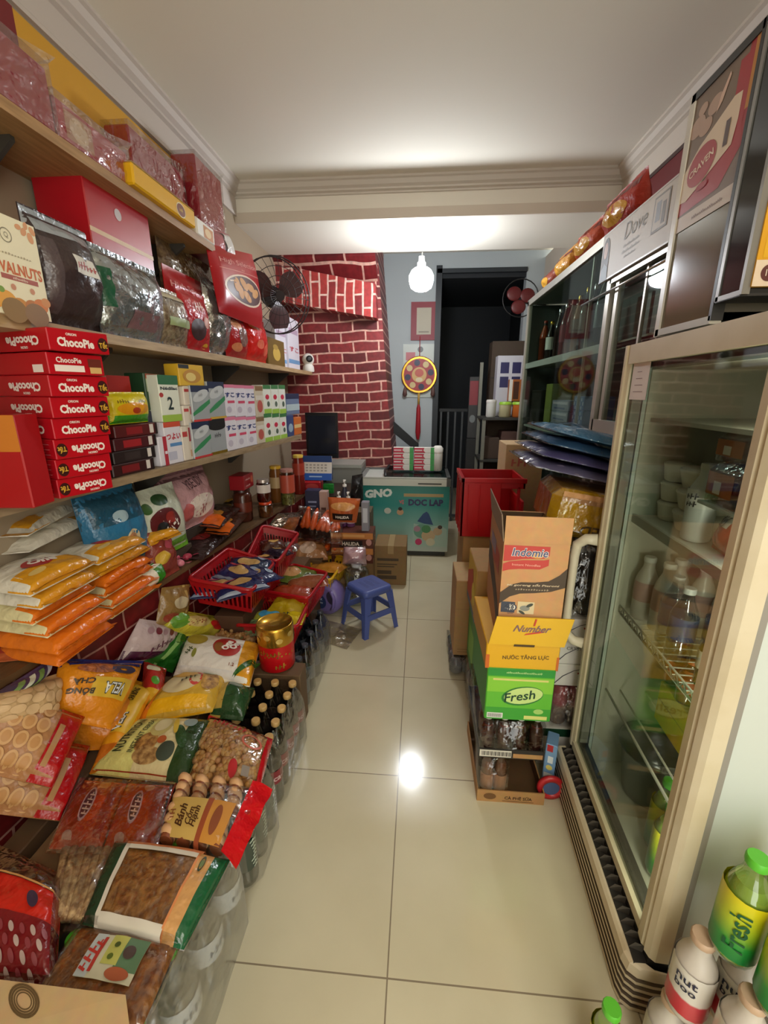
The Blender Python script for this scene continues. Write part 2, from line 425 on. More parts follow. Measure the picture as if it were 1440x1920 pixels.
# beam across the shop with a stepped crown moulding on its face
b = MB(); b.box(XL, 3.17, 2.50, XR, 3.85, ZC+.06, CEIL)
struct(b, 'beam')
def crown(pts, p0, p1):
    p0, p1 = V(p0), V(p1); t = (p1-p0)
    return pts, p0, t
def mould(name, prof, start, vec, inward, m=TRIM):
    """moulding of profile (out, down) run along vec; inward = unit vector away from the wall"""
    s = V(start); iw = V(inward)
    pts = [s+iw*a-V((0,0,b)) for a, b in prof]
    struct(MB().prism(pts, vec, m), name)
PR = [(0,0),(.075,0),(.075,.012),(.062,.018),(.05,.04),(.03,.052),(.03,.064),(.012,.07),(.012,.16),(.016,.165),(.016,.18),(0,.18)]
mould('trim_1', PR, (XL, YF, ZC), (0, 3.17-YF, 0), (1,0,0), mt('c8bdb4', .6))
mould('trim_2', PR[::-1], (XR, YF, ZC), (0, 3.17-YF, 0), (-1,0,0), mt('d4cabc', .6))
PB = [(0,0),(.07,0),(.07,.012),(.058,.018),(.045,.04),(.028,.05),(.028,.06),(.01,.066),(.01,.075),(0,.078)]
mould('trim_3', PB[::-1], (XL, 3.17, ZC), (XR-XL, 0, 0), (0,-1,0), mt('d0c8bc', .6))
# small band at the foot of the beam
struct(MB().box(XL, 3.158, 2.5, XR, 3.17, 2.56, TRIM), 'trim_4')
# back wall with the dark passage
DX0, DX1, DZ = .15, 1.05, 2.62
BW = mt('b9c2c4', .8)
w = MB(); w.box(-.6, YB, 0, DX0, YB+.12, ZC+.06, BW); w.box(DX0, YB, DZ, DX1, YB+.02, ZC+.06, BW); w.box(DX1, YB, 0, XR+.1, YB+.12, ZC+.06, BW)
struct(w, 'wall_back')
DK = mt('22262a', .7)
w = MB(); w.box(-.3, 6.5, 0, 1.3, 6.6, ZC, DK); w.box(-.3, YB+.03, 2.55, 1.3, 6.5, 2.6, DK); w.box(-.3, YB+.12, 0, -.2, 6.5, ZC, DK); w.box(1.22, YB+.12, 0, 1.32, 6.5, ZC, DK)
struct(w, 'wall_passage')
# door frame around the passage, a dark rolled shutter box above
f = MB(); f.box(DX0-.01, YB-.02, 0, DX0+.05, YB+.01, DZ+.04, mt('2a2f33', .5)); f.box(DX0, YB-.02, DZ-.03, DX1, YB+.05, DZ+.01, mt('2c3236', .5))
struct(f, 'trim_5')
# ---- brick-papered chimney-like stair casing at the back left
CA, CB, CM = '8e2a2c', '5e171c', 'd8a998'
BRW = brick_mat('brick_paper_wall', 0, 2, .23, .088, .0075, CA, CB, CM, (.05, .03), rot=rad(-2.5))
BRT = brick_mat('brick_paper_lintel', 0, 2, .26, .10, .009, CA, CB, CM, (.1, .02))
BRS = brick_mat('brick_paper_soldier', 2, 0, .21, .075, .008, 'b23a36', '84262a', 'e6c2b4', (.07, .03))
w = MB()
yb = 4.12
R0 = at(705, 440, Y=yb).x; R1 = at(736, 870, Y=yb).x
pts = [(XL-.1, yb, 0), (R1+.03, yb, 0), (R1, yb, .75), (R0, yb, 2.72), (R0, yb, ZC+.05), (XL-.1, yb, ZC+.05)]
w.prism(pts, (0, .78, 0), BRW)
struct(w, 'wall_brick_casing')
w = MB()
z0 = at(590, 482, Y=3.9).z
w.prism([(XL, 3.9, z0), (XL, 3.9, ZC+.05), (XL, yb, ZC+.05), (XL, yb, z0-.14)], (at(703, 440, Y=3.9).x-XL, 0, 0), BRT)
struct(w, 'beam_brick_lintel')
w = MB(); q = [at(x, y, Y=3.95) for x, y in ((470, 486), (704, 532), (706, 596), (470, 556))]
q = [V((p.x, 3.95, p.z)) for p in q]
w.prism(q[::-1], (0, .17, 0), BRS)
struct(w, 'beam_stair_string')
# red and yellow sign paper high on the left wall
y0, y1 = YF, at(330, 290, X=XL+.01).y
w = MB(); Yw = mt('d79f2a', .5); Rd = mt('7c1f22', .5)
zb = 2.08
w.box(XL, y0, zb, XL+.006, y1, 2.53, Yw)
w.box(XL, y0, 2.27, XL+.008, y1, 2.315, Rd)
w.box(XL, y0, zb, XL+.007, y1, 2.27, mt('dcb03a', .5))
w.box(XL, y0, 2.08, XL+.009, at(22, 40, X=XL).y, 2.53, mt('7a1e22', .5))
tag(w.build('sign_banner', origin=(XL, 1.2, 2.3)), 'yellow banner with a dark red stripe under the ceiling above the top shelf', 'banner')
# dark red sign with ring letters high on the right wall
w = MB(); y0, y1 = 1.5, 3.05
w.box(XR-.02, y0, 2.14, XR, y1, 2.53, mt('6e1f24', .5)); w.box(XR-.024, y0, 2.515, XR, y1, 2.535, mt('4a3632', .5))
sf = lambda a, b, off=0: V((XR-.02-off, y1-a, 2.14+b))
for q_ in (.42, 1.02): w.disc(sf, q_, .1, .075, .085, mt('8d8078', .4), seg=30, r0=.86)
tag(w.build('sign_board', origin=(XR, 2.3, 2.3)), 'dark red sign board with grey ring letters high on the wall above the glass cabinet', 'sign')

# ---------------------------------------------------------------- light
lp = thing('hanging_bulb', 'glowing white bulb hanging on a thin cord below the beam', 'lamp', (at(790, 520, Y=3.4).x, 3.4, at(790, 522, Y=3.4).z))
BZ = lp.location.z
bm = mt('f2f8ff', .5, 'lamp'); bm.node_tree.nodes['Principled BSDF'].inputs['Emission Strength'].default_value = 84
m = MB(); m.lathe([(.004,-.085),(.045,-.08),(.074,-.06),(.086,-.02),(.086,.02),(.07,.05),(.05,.065),(.03,.07)], bm, 20); m.build('glass_globe', lp)
m = MB(); m.lathe([(.03,.07),(.03,.1),(.022,.11),(.02,.14)], mt('dddddd', .4), 16); m.build('socket', lp)
m = MB(); m.tube([(0,0,.13),(.004,0,.16),(0,0,2.5-BZ)], .004, mt('cfd4d6', .6), 6); m.build('cord', lp)
def lamp(name, loc, P, r, c):
    l = bpy.data.lights.new(name, 'POINT'); l.energy = P; l.shadow_soft_size = r; l.color = c
    o = bpy.data.objects.new(name, l); COL.objects.link(o); o.location = loc
    return o
lamp('shop_front_lamp', (.42, -.45, 2.0), 20, .3, (1, .97, .86))
w = MB(); w.box(XL-.1, YF-.05, 0, -.25, YF, ZC, PLASTER); w.box(-.25, YF-.05, 2.35, XR+.1, YF, ZC, PLASTER); struct(w, 'wall_front')  # unseen half-closed front wall, added to keep light off the left side
wd = bpy.data.worlds.new('daylight'); SC.world = wd; wd.use_nodes = True
bg = wd.node_tree.nodes['Background']; bg.inputs['Color'].default_value = (1, 1, .92, 1); bg.inputs['Strength'].default_value = 2.1
SC.view_settings.view_transform = 'Standard'; SC.view_settings.look = 'None'; SC.view_settings.gamma = 1; SC.view_settings.exposure = 0.62
SC.view_settings.use_curve_mapping = False
cy = SC.cycles; cy.max_bounces = 10; cy.diffuse_bounces = 4; cy.glossy_bounces = 4; cy.transparent_max_bounces = 24
cy.use_denoising = True; cy.caustics_reflective = False; cy.caustics_refractive = False; cy.sample_clamp_indirect = 6
# ================================================================ glass-door drinks fridge (right foreground)
FA, FB = V((.577, 1.345, 0)), V((.545, .70, 0))          # far and near ends of the door plane on the floor
fu = (FB-FA).normalized(); FWID = (FB-FA).length; fd = V((-fu.y, fu.x, 0))   # u runs far -> near, d into the cabinet
if fd.x < 0: fd = -fd
def fp(u, d, z): return FA + fu*u + fd*d + V((0,0,z))
fr = thing('display_fridge', 'tall cream glass-door drinks fridge with ribbed base and looped door handle', 'fridge', (FA+FB)/2+fd*.3)
FO = fr.location.copy()
CREAM = mt('d3c6a9', .42, 'dirty'); INNER = mt('cfc9b8', .6); DARKG = mt('1a1714', .6); GASK = mt('8f8a80', .6); COOLW = mt('c9d0c8', .5)
def fbox(mb, u0, d0, z0, u1, d1, z1, m):
    vs = [fp(u0,d0,z0), fp(u1,d0,z0), fp(u1,d1,z0), fp(u0,d1,z0), fp(u0,d0,z1), fp(u1,d0,z1), fp(u1,d1,z1), fp(u0,d1,z1)]
    return mb.add(vs, [(0,1,2,3),(7,6,5,4),(4,5,1,0),(5,6,2,1),(6,7,3,2),(7,4,0,3)], m)
FD, FT = .56, 1.545
m = MB()
fbox(m, .012, .05, .02, .05, FD, FT-.01, COOLW); fbox(m, FWID-.05, .05, .02, FWID-.012, FD, FT-.01, COOLW)
fbox(m, .012, FD-.04, .02, FWID-.012, FD, FT-.01, COOLW); fbox(m, .012, .05, FT-.06, FWID-.012, FD, FT-.01, COOLW)
fbox(m, .012, .05, .10, FWID-.012, FD, .15, COOLW)
m.build('cabinet', fr, FO)
m = MB(); fbox(m, .05, .06, .15, .056, FD-.04, FT-.06, INNER); fbox(m, FWID-.056, .06, .15, FWID-.05, FD-.04, FT-.06, INNER)
fbox(m, .05, FD-.046, .15, FWID-.05, FD-.04, FT-.06, INNER); fbox(m, .05, .06, .15, FWID-.05, FD-.04, .156, INNER); fbox(m, .05, .06, FT-.066, FWID-.05, FD-.04, FT-.06, INNER)
m.build('inner_liner', fr, FO)
# door: frame posts with a rounded, grooved face
dr = MB(); dz0, dz1 = .18, FT
def post(mb, prof, a, b, m):
    """profile points (u,d) swept from z a to b"""
    vs = [fp(u, d, a) for u, d in prof]+[fp(u, d, b) for u, d in prof]; n = len(prof)
    mb.add(vs, [(i, (i+1)%n, n+(i+1)%n, n+i) for i in range(n)]+[list(range(n))[::-1], list(range(n, 2*n))], m)
W_ = FWID
post(dr, [(0,.04),(0,.008),(.008,0),(.02,0),(.026,.004),(.036,.008),(.036,.04)], dz0, dz1, CREAM)
post(dr, [(W_-.062,.04),(W_-.062,.004),(W_-.055,-.002),(W_-.034,-.004),(W_-.028,.001),(W_-.022,-.003),(W_-.008,.002),(W_,.012),(W_,.04)], dz0, dz1, CREAM)
fbox(dr, .036, .002, dz1-.05, W_-.062, .04, dz1, CREAM); fbox(dr, .036, .002, dz0, W_-.062, .04, dz0+.028, CREAM)
door = dr.build('door', fr, FO)
m = MB(); fbox(m, .036, .014, dz0+.028, W_-.062, .019, dz1-.05, GLASS); m.build('door_glass', door, FO)
m = MB(); 
for a, b_ in ((.036, .052), (W_-.07, W_-.062)): fbox(m, a, .02, dz0+.028, b_, .045, dz1-.05, GASK)
fbox(m, .052, .02, dz0+.028, W_-.07, .045, dz0+.04, DARKG); fbox(m, .052, .02, dz1-.062, W_-.07, .045, dz1-.05, mt('55504a', .6))
fbox(m, .0, .04, dz0, W_, .052, dz0+.012, GASK); fbox(m, W_-.012, .04, dz0, W_, .052, dz1, GASK)
m.build('gasket', door, FO)
# looped handle on the far edge
hb = [(-.001,.0,.965),(-.014,-.03,.962),(-.024,-.052,.94),(-.026,-.056,.90),(-.027,-.056,.78),(-.026,-.056,.66),(-.024,-.052,.615),(-.014,-.03,.592),(-.001,.0,.59)]
m = MB(); pts = [fp(a+.006, b_, z) for a, b_, z in hb]; m.tube(pts, [.019,.017,.016,.0145,.013,.0145,.016,.017,.019], mt('ddd2ba', .35), 12); m.build('handle', door, FO)
# ribbed plinth and the dark vent above it
PH = .152
m = MB(); prof = [(-.008,PH),(-.03,PH-.003),(-.037,PH-.010)]
z = PH-.036
while z > .02: prof += [(-.04,z),(-.022,z-.003),(-.022,z-.010),(-.04,z-.013)]; z -= .022
prof += [(-.04,.004),(-.008,.004)]
cr_ = .03
def ring(u, dd): return [fp(u, d+dd, z) for d, z in prof]
rows = [ring(.0, 0), ring(W_-.035, 0), ring(W_-.014, .006), ring(W_-.002, .024), ring(W_+.002, .06), ring(W_+.002, .3)]
vs = [p for r_ in rows for p in r_]; n = len(prof)
fs = [(j*n+i, j*n+(i+1)%n, (j+1)*n+(i+1)%n, (j+1)*n+i) for j in range(len(rows)-1) for i in range(n)]
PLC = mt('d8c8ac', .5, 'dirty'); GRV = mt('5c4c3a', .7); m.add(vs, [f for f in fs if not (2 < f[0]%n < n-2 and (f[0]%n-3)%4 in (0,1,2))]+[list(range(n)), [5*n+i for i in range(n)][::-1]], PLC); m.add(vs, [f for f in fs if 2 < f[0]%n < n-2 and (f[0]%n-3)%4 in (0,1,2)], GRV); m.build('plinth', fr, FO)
m = MB(); fbox(m, .01, .004, PH-.02, W_-.012, .05, .178, DARKG)
m.build('vent_housing', fr, FO)
m = MB()
for k in range(24):
    u = .03+k*(W_-.07)/23
    m.add([fp(u,-.026,PH+.001), fp(u+.008,.003,PH+.001), fp(u+.008,.003,PH+.024), fp(u,-.012,PH+.018)], [(0,1,2,3),(3,2,1,0)], mt('4a443c', .5))
fbox(m, .01, -.024, PH-.006, W_-.012, .004, PH+.0005, mt('2a2622', .6))
m.build('vent_grille', fr, FO)
# paper note in the upper far corner of the glass
f_ = lambda a, b, off=0: fp(.052+a, .012-off, 1.40+b)
m = MB(); m.rect(f_, 0, 0, .10, .095, mt('e4d8d4', .7), .0, 6, 2)
m.rect(f_, 0, 0, .10, .095, mt('e4d8d4', .7), .0008, 6, 2)
for k in range(4): m.rect(f_, .02+.004*k, .02+k*.017, .078-.006*k, .022+k*.017, mt('a58d90', .7), .0014)
tag(m.build('paper_note', origin=fp(.1, .01, 1.45)), 'white handwritten paper note taped to the top corner of the fridge glass', 'note')
# shelves
m = MB(); fbox(m, .056, .075, 1.055, W_-.056, FD-.05, 1.067, mt('cfd3ca', .4)); fbox(m, .056, .068, 1.045, W_-.056, .076, 1.070, mt('b8b4a6', .4)); m.build('shelf', fr, FO)
wm = mt('d8d4c6', .4)
def wire(z):
    m = MB()
    for d in (.075, FD-.06): m.tube([fp(.058, d, z), fp(W_-.058, d, z)], .0035, wm, 6)
    m.tube([fp(.058, .075, z+.022), fp(W_-.058, .075, z+.022)], .0028, wm, 6)
    k = 0; u = .07
    zig = []
    while u < W_-.06: zig.append(fp(u, .073, z+(.022 if k % 2 else 0))); k += 1; u += .016
    m.tube(zig, .0022, wm, 5)
    u = .075
    while u < W_-.06: m.tube([fp(u, .075, z), fp(u, FD-.06, z)], .002, wm, 5); u += .03
    m.build('wire_shelf', fr, FO)
wire(.745)
m = MB(); fbox(m, .056, .075, 1.34, W_-.056, FD-.05, 1.35, mt('c9c6ba', .4)); m.build('shelf', fr, FO)

# ---- bottle builder shared by the whole shop
def bottle(name, label, cat, loc, H, R, body, cap, lab=None, capr=None, group=None, liquid=None, neck=.78, seg=16, lab_z=(.32, .62), capm=None, text=None, tcol=None, rz=0, waist=0):
    t = thing(name, label, cat, loc, rz, group)
    cr = capr or R*.42
    pr = [(R*.75,0),(R*.95,.01*H/.25),(R,.06*H),(R,.25*H),(R-waist,.32*H),(R-waist,.55*H),(R,.62*H)] if waist else [(R*.75,0),(R*.95,.02*H),(R,.06*H),(R,.62*H)]
    pr += [(R*.93,.68*H),(R*.72,.76*H),(R*.5,.84*H),(cr*.92,.9*H),(cr*.92,.94*H)]
    m = MB(); m.lathe(pr, body, seg); m.build('body', t)
    if liquid:
        m = MB(); m.lathe([(r*.93, z+.003) for r, z in pr[:-3]], liquid, seg); m.build('drink', t)
    m = MB(); m.lathe([(cr,.925*H),(cr*1.04,.935*H),(cr*1.04,.985*H),(cr*.94,H)], cap, 14); m.build('cap', t)
    if lab:
        m = MB(); a, b = lab_z; n_ = 6
        rr = R-waist+.0012
        m.lathe([(rr, (a+(b-a)*i/n_)*H) for i in range(n_+1)], lab, seg, capb=False, capt=False)
        if text:
            f = lambda s_, t_, off=0: V((math.sin(s_/rr)*(rr+off), -math.cos(s_/rr)*(rr+off), t_))
            for tx, zz, hh, ro, cc in text: m.text(f, tx, 0, zz*H, hh, cc, ro, bold=.015, off=.0015)
        m.build('label', t)
    return t
PETG = mt('dfeee0', .06, 'pet'); PETC = mt('e8ecec', .06, 'pet')
LIME = mt('5fc235', .4)
def grad_label(name, stops):
    m = bpy.data.materials.new(name); m.use_nodes = True; N = m.node_tree.nodes; L = m.node_tree.links; b = N['Principled BSDF']
    tc = N.new('ShaderNodeTexCoord'); sp = N.new('ShaderNodeSeparateXYZ'); cr = N.new('ShaderNodeValToRGB')
    L.new(tc.outputs['Generated'], sp.inputs[0]); L.new(sp.outputs[2], cr.inputs['Fac']); L.new(cr.outputs[0], b.inputs['Base Color'])
    e = cr.color_ramp.elements; e[0].position, e[0].color = stops[0][0], lin(stops[0][1]); e[1].position, e[1].color = stops[-1][0], lin(stops[-1][1])
    for p_, c in stops[1:-1]: q = e.new(p_); q.color = lin(c)
    b.inputs['Roughness'].default_value = .3
    return m
FRESHL = grad_label('lemon_tea_label', [(0, '0f7d3a'), (.28, '2e9a3c'), (.6, 'b9cf2a'), (1, 'e6d81e')])
DGRN = mt('0c5a32', .4)
def fresh(loc, label, rz=0, H=.235, R=.034, group=None):
    return bottle('lemon_tea_bottle', label, 'bottle', loc, H, R, PETG, LIME, FRESHL, .0175, group, mt('b7c25a', .25), lab_z=(.08, .68), text=[('Fresh', .38, .03, PI/2, DGRN)], rz=rz)

# ---- what stands in the fridge
CO = mt('b09a78', .3)
def fgroup(g): return dict(group=g)
zb = .158
GB = 'lemon tea bottles at the bottom of the fridge'
fresh(fp(.35, .15, zb), 'lime-capped lemon tea bottle at the bottom of the fridge, farther of two by the glass', group=GB)
fresh(fp(.43, .12, zb), 'lime-capped lemon tea bottle at the bottom of the fridge, closest one to the door post', group=GB)
fresh(fp(.48, .24, zb), 'lime-capped lemon tea bottle deeper in the fridge behind the two by the glass', group=GB)
# stacked clear plastic cups
m = MB(); tt = thing('plastic_box', 'clear plastic tub at the bottom far corner of the fridge', 'tub', fp(.17, .2, zb))
m.lathe([(.07,0),(.075,.01),(.095,.17),(.1,.172),(.1,.18)], PETC, 24, capt=False); m.build('tub_body', tt)
m = MB(); m.lathe([(.104,.176),(.104,.19),(.03,.196)], mt('dfe4de', .2, 'pet'), 24); m.build('lid', tt)
b0 = bottle('water_jug', 'squat green-tinted bottle beside the clear tub at the bottom of the fridge', 'bottle', fp(.34, .27, zb), .28, .055, mt('9fb9a0', .08, 'pet'), mt('2e7d48', .4), None, .022)
# yellow carton sitting under the wire shelf
bxA, bxB = fp(.30, .30, .43), fp(.56, .30, .43)
cB = Carton(bxB, bxA, .16, .17) if False else Carton(fp(.18,.17,.46), fp(.50,.17,.46), .13, .2)
m = MB(); cB.shell(m, card('d8b41c'), .002); m.rect(cB.front, 0, .072, cB.W, .075, mt('a8861a', .6)); m.text(cB.front, 'B', cB.W-.03, .035, .032, mt('5a3a12', .6), bold=.03)
tag(m.build('yellow_carton', origin=cB.c), 'yellow card carton held under the wire shelf inside the fridge', 'carton')
# rail the carton stands on
m = MB(); 
for d in (.12, .2, .3, .4): m.tube([fp(.058, d, .454), fp(W_-.058, d, .454)], .003, wm, 6)
m.tube([fp(.058, .075, .454), fp(W_-.058, .075, .454)], .004, wm, 6); m.build('wire_shelf', fr, FO)
AMB = mt('8a5c2c', .15, metal=.5)
for k, (u, d) in enumerate(((.43,.115), (.50,.105))):
    t = thing('drink_can', ['golden can on the yellow carton in the fridge, farther one', 'golden can on the yellow carton in the fridge beside the door post'][k], 'can', fp(u, d, .652) if False else fp(u, d+.09, .591), 0, 'golden cans on the yellow carton')
    m = MB(); m.lathe([(.024,0),(.03,.008),(.03,.1),(.025,.112)], AMB, 18); m.build('can_body', t)
    m = MB(); m.lathe([(.026,.112),(.026,.116),(.02,.114)], mt('c9c4b8', .25, metal=.9), 18); m.build('can_lid', t)
for k, (u, d) in enumerate(((.12,.14), (.20,.13), (.27,.18))):
    t = bottle('orange_drink_bottle', ['first','second','third'][k]+' small orange bottle from the fridge handle side, under the wire shelf', 'bottle', fp(u, d, .652 if k else .652), .13, .027, mt('d8874a', .15, 'pet'), mt('c85a28', .4), mt('c2572e', .4), .013, 'orange bottles under the wire shelf', mt('b5622f', .4))
    t.location = fp(u+.07, d+.06, .591)
# on the wire shelf: lying water bottles in bags, small drinks with tan caps
caps = mt('cfa04e', .4)
n = 0
for (u, d) in ((.42,.13), (.49,.14), (.46,.21), (.53,.22), (.39,.21)):
    bottle('yogurt_drink', ['first','second','third','fourth','fifth'][n]+' tan-capped small drink on the fridge wire shelf from the handle side', 'bottle', fp(u, d, .751), .15+.012*(n%3), .026, mt('b89a76', .15, 'pet'), caps, mt('d9d2c6', .4), .017, 'tan-capped drinks on the wire shelf', mt('7d6248', .4)); n += 1
for k, (u, d) in enumerate(((.24,.13), (.31,.12), (.32,.2))):
    bottle('water_bottle', ['first','second','third'][k]+' clear water bottle with a blue label on the wire shelf, from the far side', 'bottle', fp(u, d, .751), .2, .031, mt('dfe6ea', .06, 'pet'), mt('e8e8e8', .4), mt('3a4f7c', .3), .014, 'water bottles on the wire shelf')
for k, (u, d) in enumerate(((.10,.12),(.17,.14),(.11,.2),(.18,.23),(.25,.25))):
    bottle('milk_bottle', ['first','second','third','fourth','fifth'][k]+' white capped milk bottle at the far end of the wire shelf', 'bottle', fp(u, d, .751), .2+.01*(k%2), .03, mt('d8cfc2', .3), mt('efeae2', .4), mt('c79f96', .4), .016, 'white capped bottles on the wire shelf')
# upper shelf: stacked white bowls, a milk bottle, packs of bread
for c, (u, d, r) in enumerate(((.102,.15,.036), (.215,.17,.066))):
    for k in range(3):
        t = thing('white_tub', ['lowest','middle','topmost'][k]+(' small white pot in the stack at the handle side of the fridge', ' wide white food bowl in the stack on the upper fridge shelf')[c], ('pot','bowl')[c], fp(u, d, 1.0685+k*.056), 0, ('small pots in the fridge','wide bowls in the fridge')[c])
        m = MB(); m.lathe([(r*.72,0),(r*.85,.004),(r,.042),(r*1.03,.044),(r*1.03,.05),(r*.97,.05),(r*.8,.01)], mt('e9e4d6', .35), 24, capt=False); m.build('bowl', t)
        m = MB(); m.lathe([(r*.96,.047),(r*.96,.052),(r*.3,.053)], mt('dcd8cc', .3), 24); m.build('lid', t)
t = bottle('soy_milk_bottle', 'grey and white milk bottle with dark lettering standing on the upper fridge shelf', 'bottle', fp(.285, .12, 1.0685), .19, .032, mt('d3d6d4', .3), mt('d9d5cc', .4), mt('e6e4df', .4), .016, lab_z=(.45, .68), text=[('~~~', .6, .016, 0, mt('38383a', .5)), ('~~~', .5, .014, 0, mt('38383a', .5))], rz=-1.2)
c1 = Carton(fp(.355,.15,1.0685), fp(.415,.15,1.0685), .085, .05)
P1 = Pouch(fp(.34,.13,1.07), fp(.48,.12,1.07), fp(.48,.13,1.165), fp(.355,.145,1.165), .03, seed=3)
m = MB(); P1.shell(m, mt('b8442c', .25, 'foil'), 16, 16); P1.R(m, .0, .66, .5, .98, mt('e2ded4', .4)); P1.S(m, 'SU', .22, .87, .022, mt('33302e', .5)); P1.S(m, 'BO', .24, .74, .022, mt('33302e', .5))
tag(m.build('sausage_pack', origin=P1.c), 'red meat pack with a white lettered header standing on the upper fridge shelf', 'pack')
def tray(name, label, u, d, z, w, dd, h, col):
    t = thing(name, label, 'bread', fp(u, d, z))
    m = MB(); o = V(fp(u, d, z))
    def q(a, b, c): return fp(u+a, d+b, z+c)-o
    pts = []
    for s_, c_ in ((0,0), (.0,.012), (.0,h*.8), (.012,h)): pts.append((s_, c_))
    vs = []; k = 0
    for s_, c_ in pts: vs += [q(-w/2+s_, -dd/2+s_, c_), q(w/2-s_, -dd/2+s_, c_), q(w/2-s_, dd/2-s_, c_), q(-w/2+s_, dd/2-s_, c_)]
    fs = [(i*4+j, i*4+(j+1)%4, i*4+4+(j+1)%4, i*4+4+j) for i in range(3) for j in range(4)]+[(3,2,1,0),(12,13,14,15)]
    m.add(vs, fs, mt('ece0cc', .1, 'clear')); m.build('clear_pack', t)
    m = MB()
    for a in range(3):
        for b in range(2): m.ball(q(-w/3+a*w/3, -dd/4+b*dd/2, h*.45), min(w/6, dd/4)*.98, mt(col, .6, 'food'), 12, 8, (1, 1, .85))
    m.build('bun', t)
    m = MB(); m.add([q(-w/2-.001,-dd/2-.001,h*.2)]+[q(w*.02,-dd/2-.001,h*.2), q(w*.02,-dd/2-.001,h*.75), q(-w/2-.001,-dd/2-.001,h*.75)], [(0,1,2,3)], mt('a5652a', .4))
    m.add([q(-w*.35,-dd/2-.002,h*.25), q(-w*.2,-dd/2-.002,h*.25), q(-w*.2,-dd/2-.002,h*.55), q(-w*.35,-dd/2-.002,h*.55)], [(0,1,2,3)], mt('d9d0bc', .5))
    m.build('sticker', t)
    return t
m = MB(); 
tray('bread_pack', 'clear pack of golden buns under the top fridge shelf, lower of two', .425, .17, 1.184, .165, .16, .09, 'c8862f')
tray('bread_pack', 'clear pack of pale buns higher up in the fridge, above the golden buns', .425, .175, 1.276, .165, .16, .062, 'cba05c')
m = MB(); fbox(m, .335, .08, 1.176, W_-.056, FD-.05, 1.183, mt('b9bcb2', .3)); m.build('glass_shelf', fr, FO)
cc = Carton(fp(.29,.32,1.0685), fp(.345,.32,1.0685), .20, .06); m = MB(); cc.shell(m, mt('d8d26a', .4), .002); m.rect(cc.front, 0, .06, cc.W, .1, mt('7fa52e', .4)); m.rect(cc.front, .01, .14, cc.W-.01, .19, mt('c9843a', .4))
tag(m.build('juice_carton', origin=cc.c), 'yellow and green juice carton at the back of the upper fridge shelf', 'carton')

# ---------------------------------------------------------------- shrink-wrapped drinks at the right edge, before the fridge
def fd_at(px, py, z): return at(px, py, Z=z)
def nut(loc, label, rz, H=.205, R=.036):
    return bottle('nut_milk_bottle', label, 'bottle', loc, H, R, mt('cfc6ba', .35), mt('c9a98c', .4), grad_label('nut_label', [(0,'c93a44'),(.36,'cf4852'),(.4,'e2dcd2'),(1,'e2dcd2')]) if 'NL' not in globals() else NL, .02, 'shrink-wrapped nut milk bottles', lab_z=(.1, .66), text=[('nut', .56, .017, 0, NAVY), ('boo', .46, .017, 0, NAVY)], rz=rz)
NAVY = mt('1f2140', .5)
NL = grad_label('nut_label', [(0,'c93a44'),(.36,'cf4852'),(.4,'e2dcd2'),(1,'e2dcd2')])

for k, z in enumerate((.34, .66, .98, 1.14, 1.43)):  # unseen fill lights, added to brighten each fridge compartment
    il = bpy.data.lights.new('fridge_lamp', 'POINT'); il.energy = (.8, .8, .8, .6, .5)[k]; il.shadow_soft_size = .02; il.color = (1, .95, .82)
    ilo = bpy.data.objects.new('fridge_lamp', il); COL.objects.link(ilo); ilo.location = fp(.572, .075, z)
# two packs wrapped in film standing on the floor by the fridge
def film(pts, z0, z1, name, m=CLEAR, mb=None):
    m_ = mb or MB(); n = len(pts); vs = [V((x, y, z0)) for x, y in pts]+[V((x, y, z0+(z1-z0)*.92)) for x, y in pts]
    cx = sum(p[0] for p in pts)/n; cy_ = sum(p[1] for p in pts)/n
    vs += [V((cx+(x-cx)*.86, cy_+(y-cy_)*.86, z1)) for x, y in pts]
    fs = [(i, (i+1)%n, n+(i+1)%n, n+i) for i in range(n)]+[(n+i, n+(i+1)%n, 2*n+(i+1)%n, 2*n+i) for i in range(n)]+[list(range(2*n, 3*n))]
    m_.add(vs, fs, m, True)
    return m_
NBL = ['nut milk bottle with a red label foot, upper tier, touching the fridge corner', 'white nut milk bottle, upper tier, second from the fridge corner', 'white nut milk bottle, upper tier, in front of the corner one',
       'nut milk bottle of the lower tier by the fridge plinth, only its shoulder showing', 'white nut milk bottle of the lower tier under the front one', 'nut milk bottle of the lower tier deep under the lemon tea']
for (x, y, z), l in zip([(.568,.618,.208), (.648,.61,.208), (.60,.535,.208), (.553,.628,.001), (.612,.545,.001), (.64,.625,.001)], NBL): nut((x, y, z), l, -.9)
nut((.69,.54,.001), 'nut milk bottle of the lower tier at the outer end', -.9); nut((.68,.535,.208), 'nut milk bottle, upper tier, at the outer end', -.9)
for (x, y), l in zip([(.603,.60), (.628,.522), (.68,.62)], ['lemon tea bottle with a lime cap on the nut milk, closest to the fridge', 'lemon tea bottle with a lime cap on the nut milk, in front of another one', 'lemon tea bottle half out of view on the nut milk bottles beside the fridge side']):
    fresh((x, y, .415), l, -.75, .23, .036)
for i, (x, y) in enumerate(((.418,.60), (.455,.545))):
    fresh((x, y, .001), ['lime-capped tea bottle standing on the floor before the fridge plinth', 'second lime-capped tea bottle on the floor, closer to the nut milk'][i], 0, .212, .03)
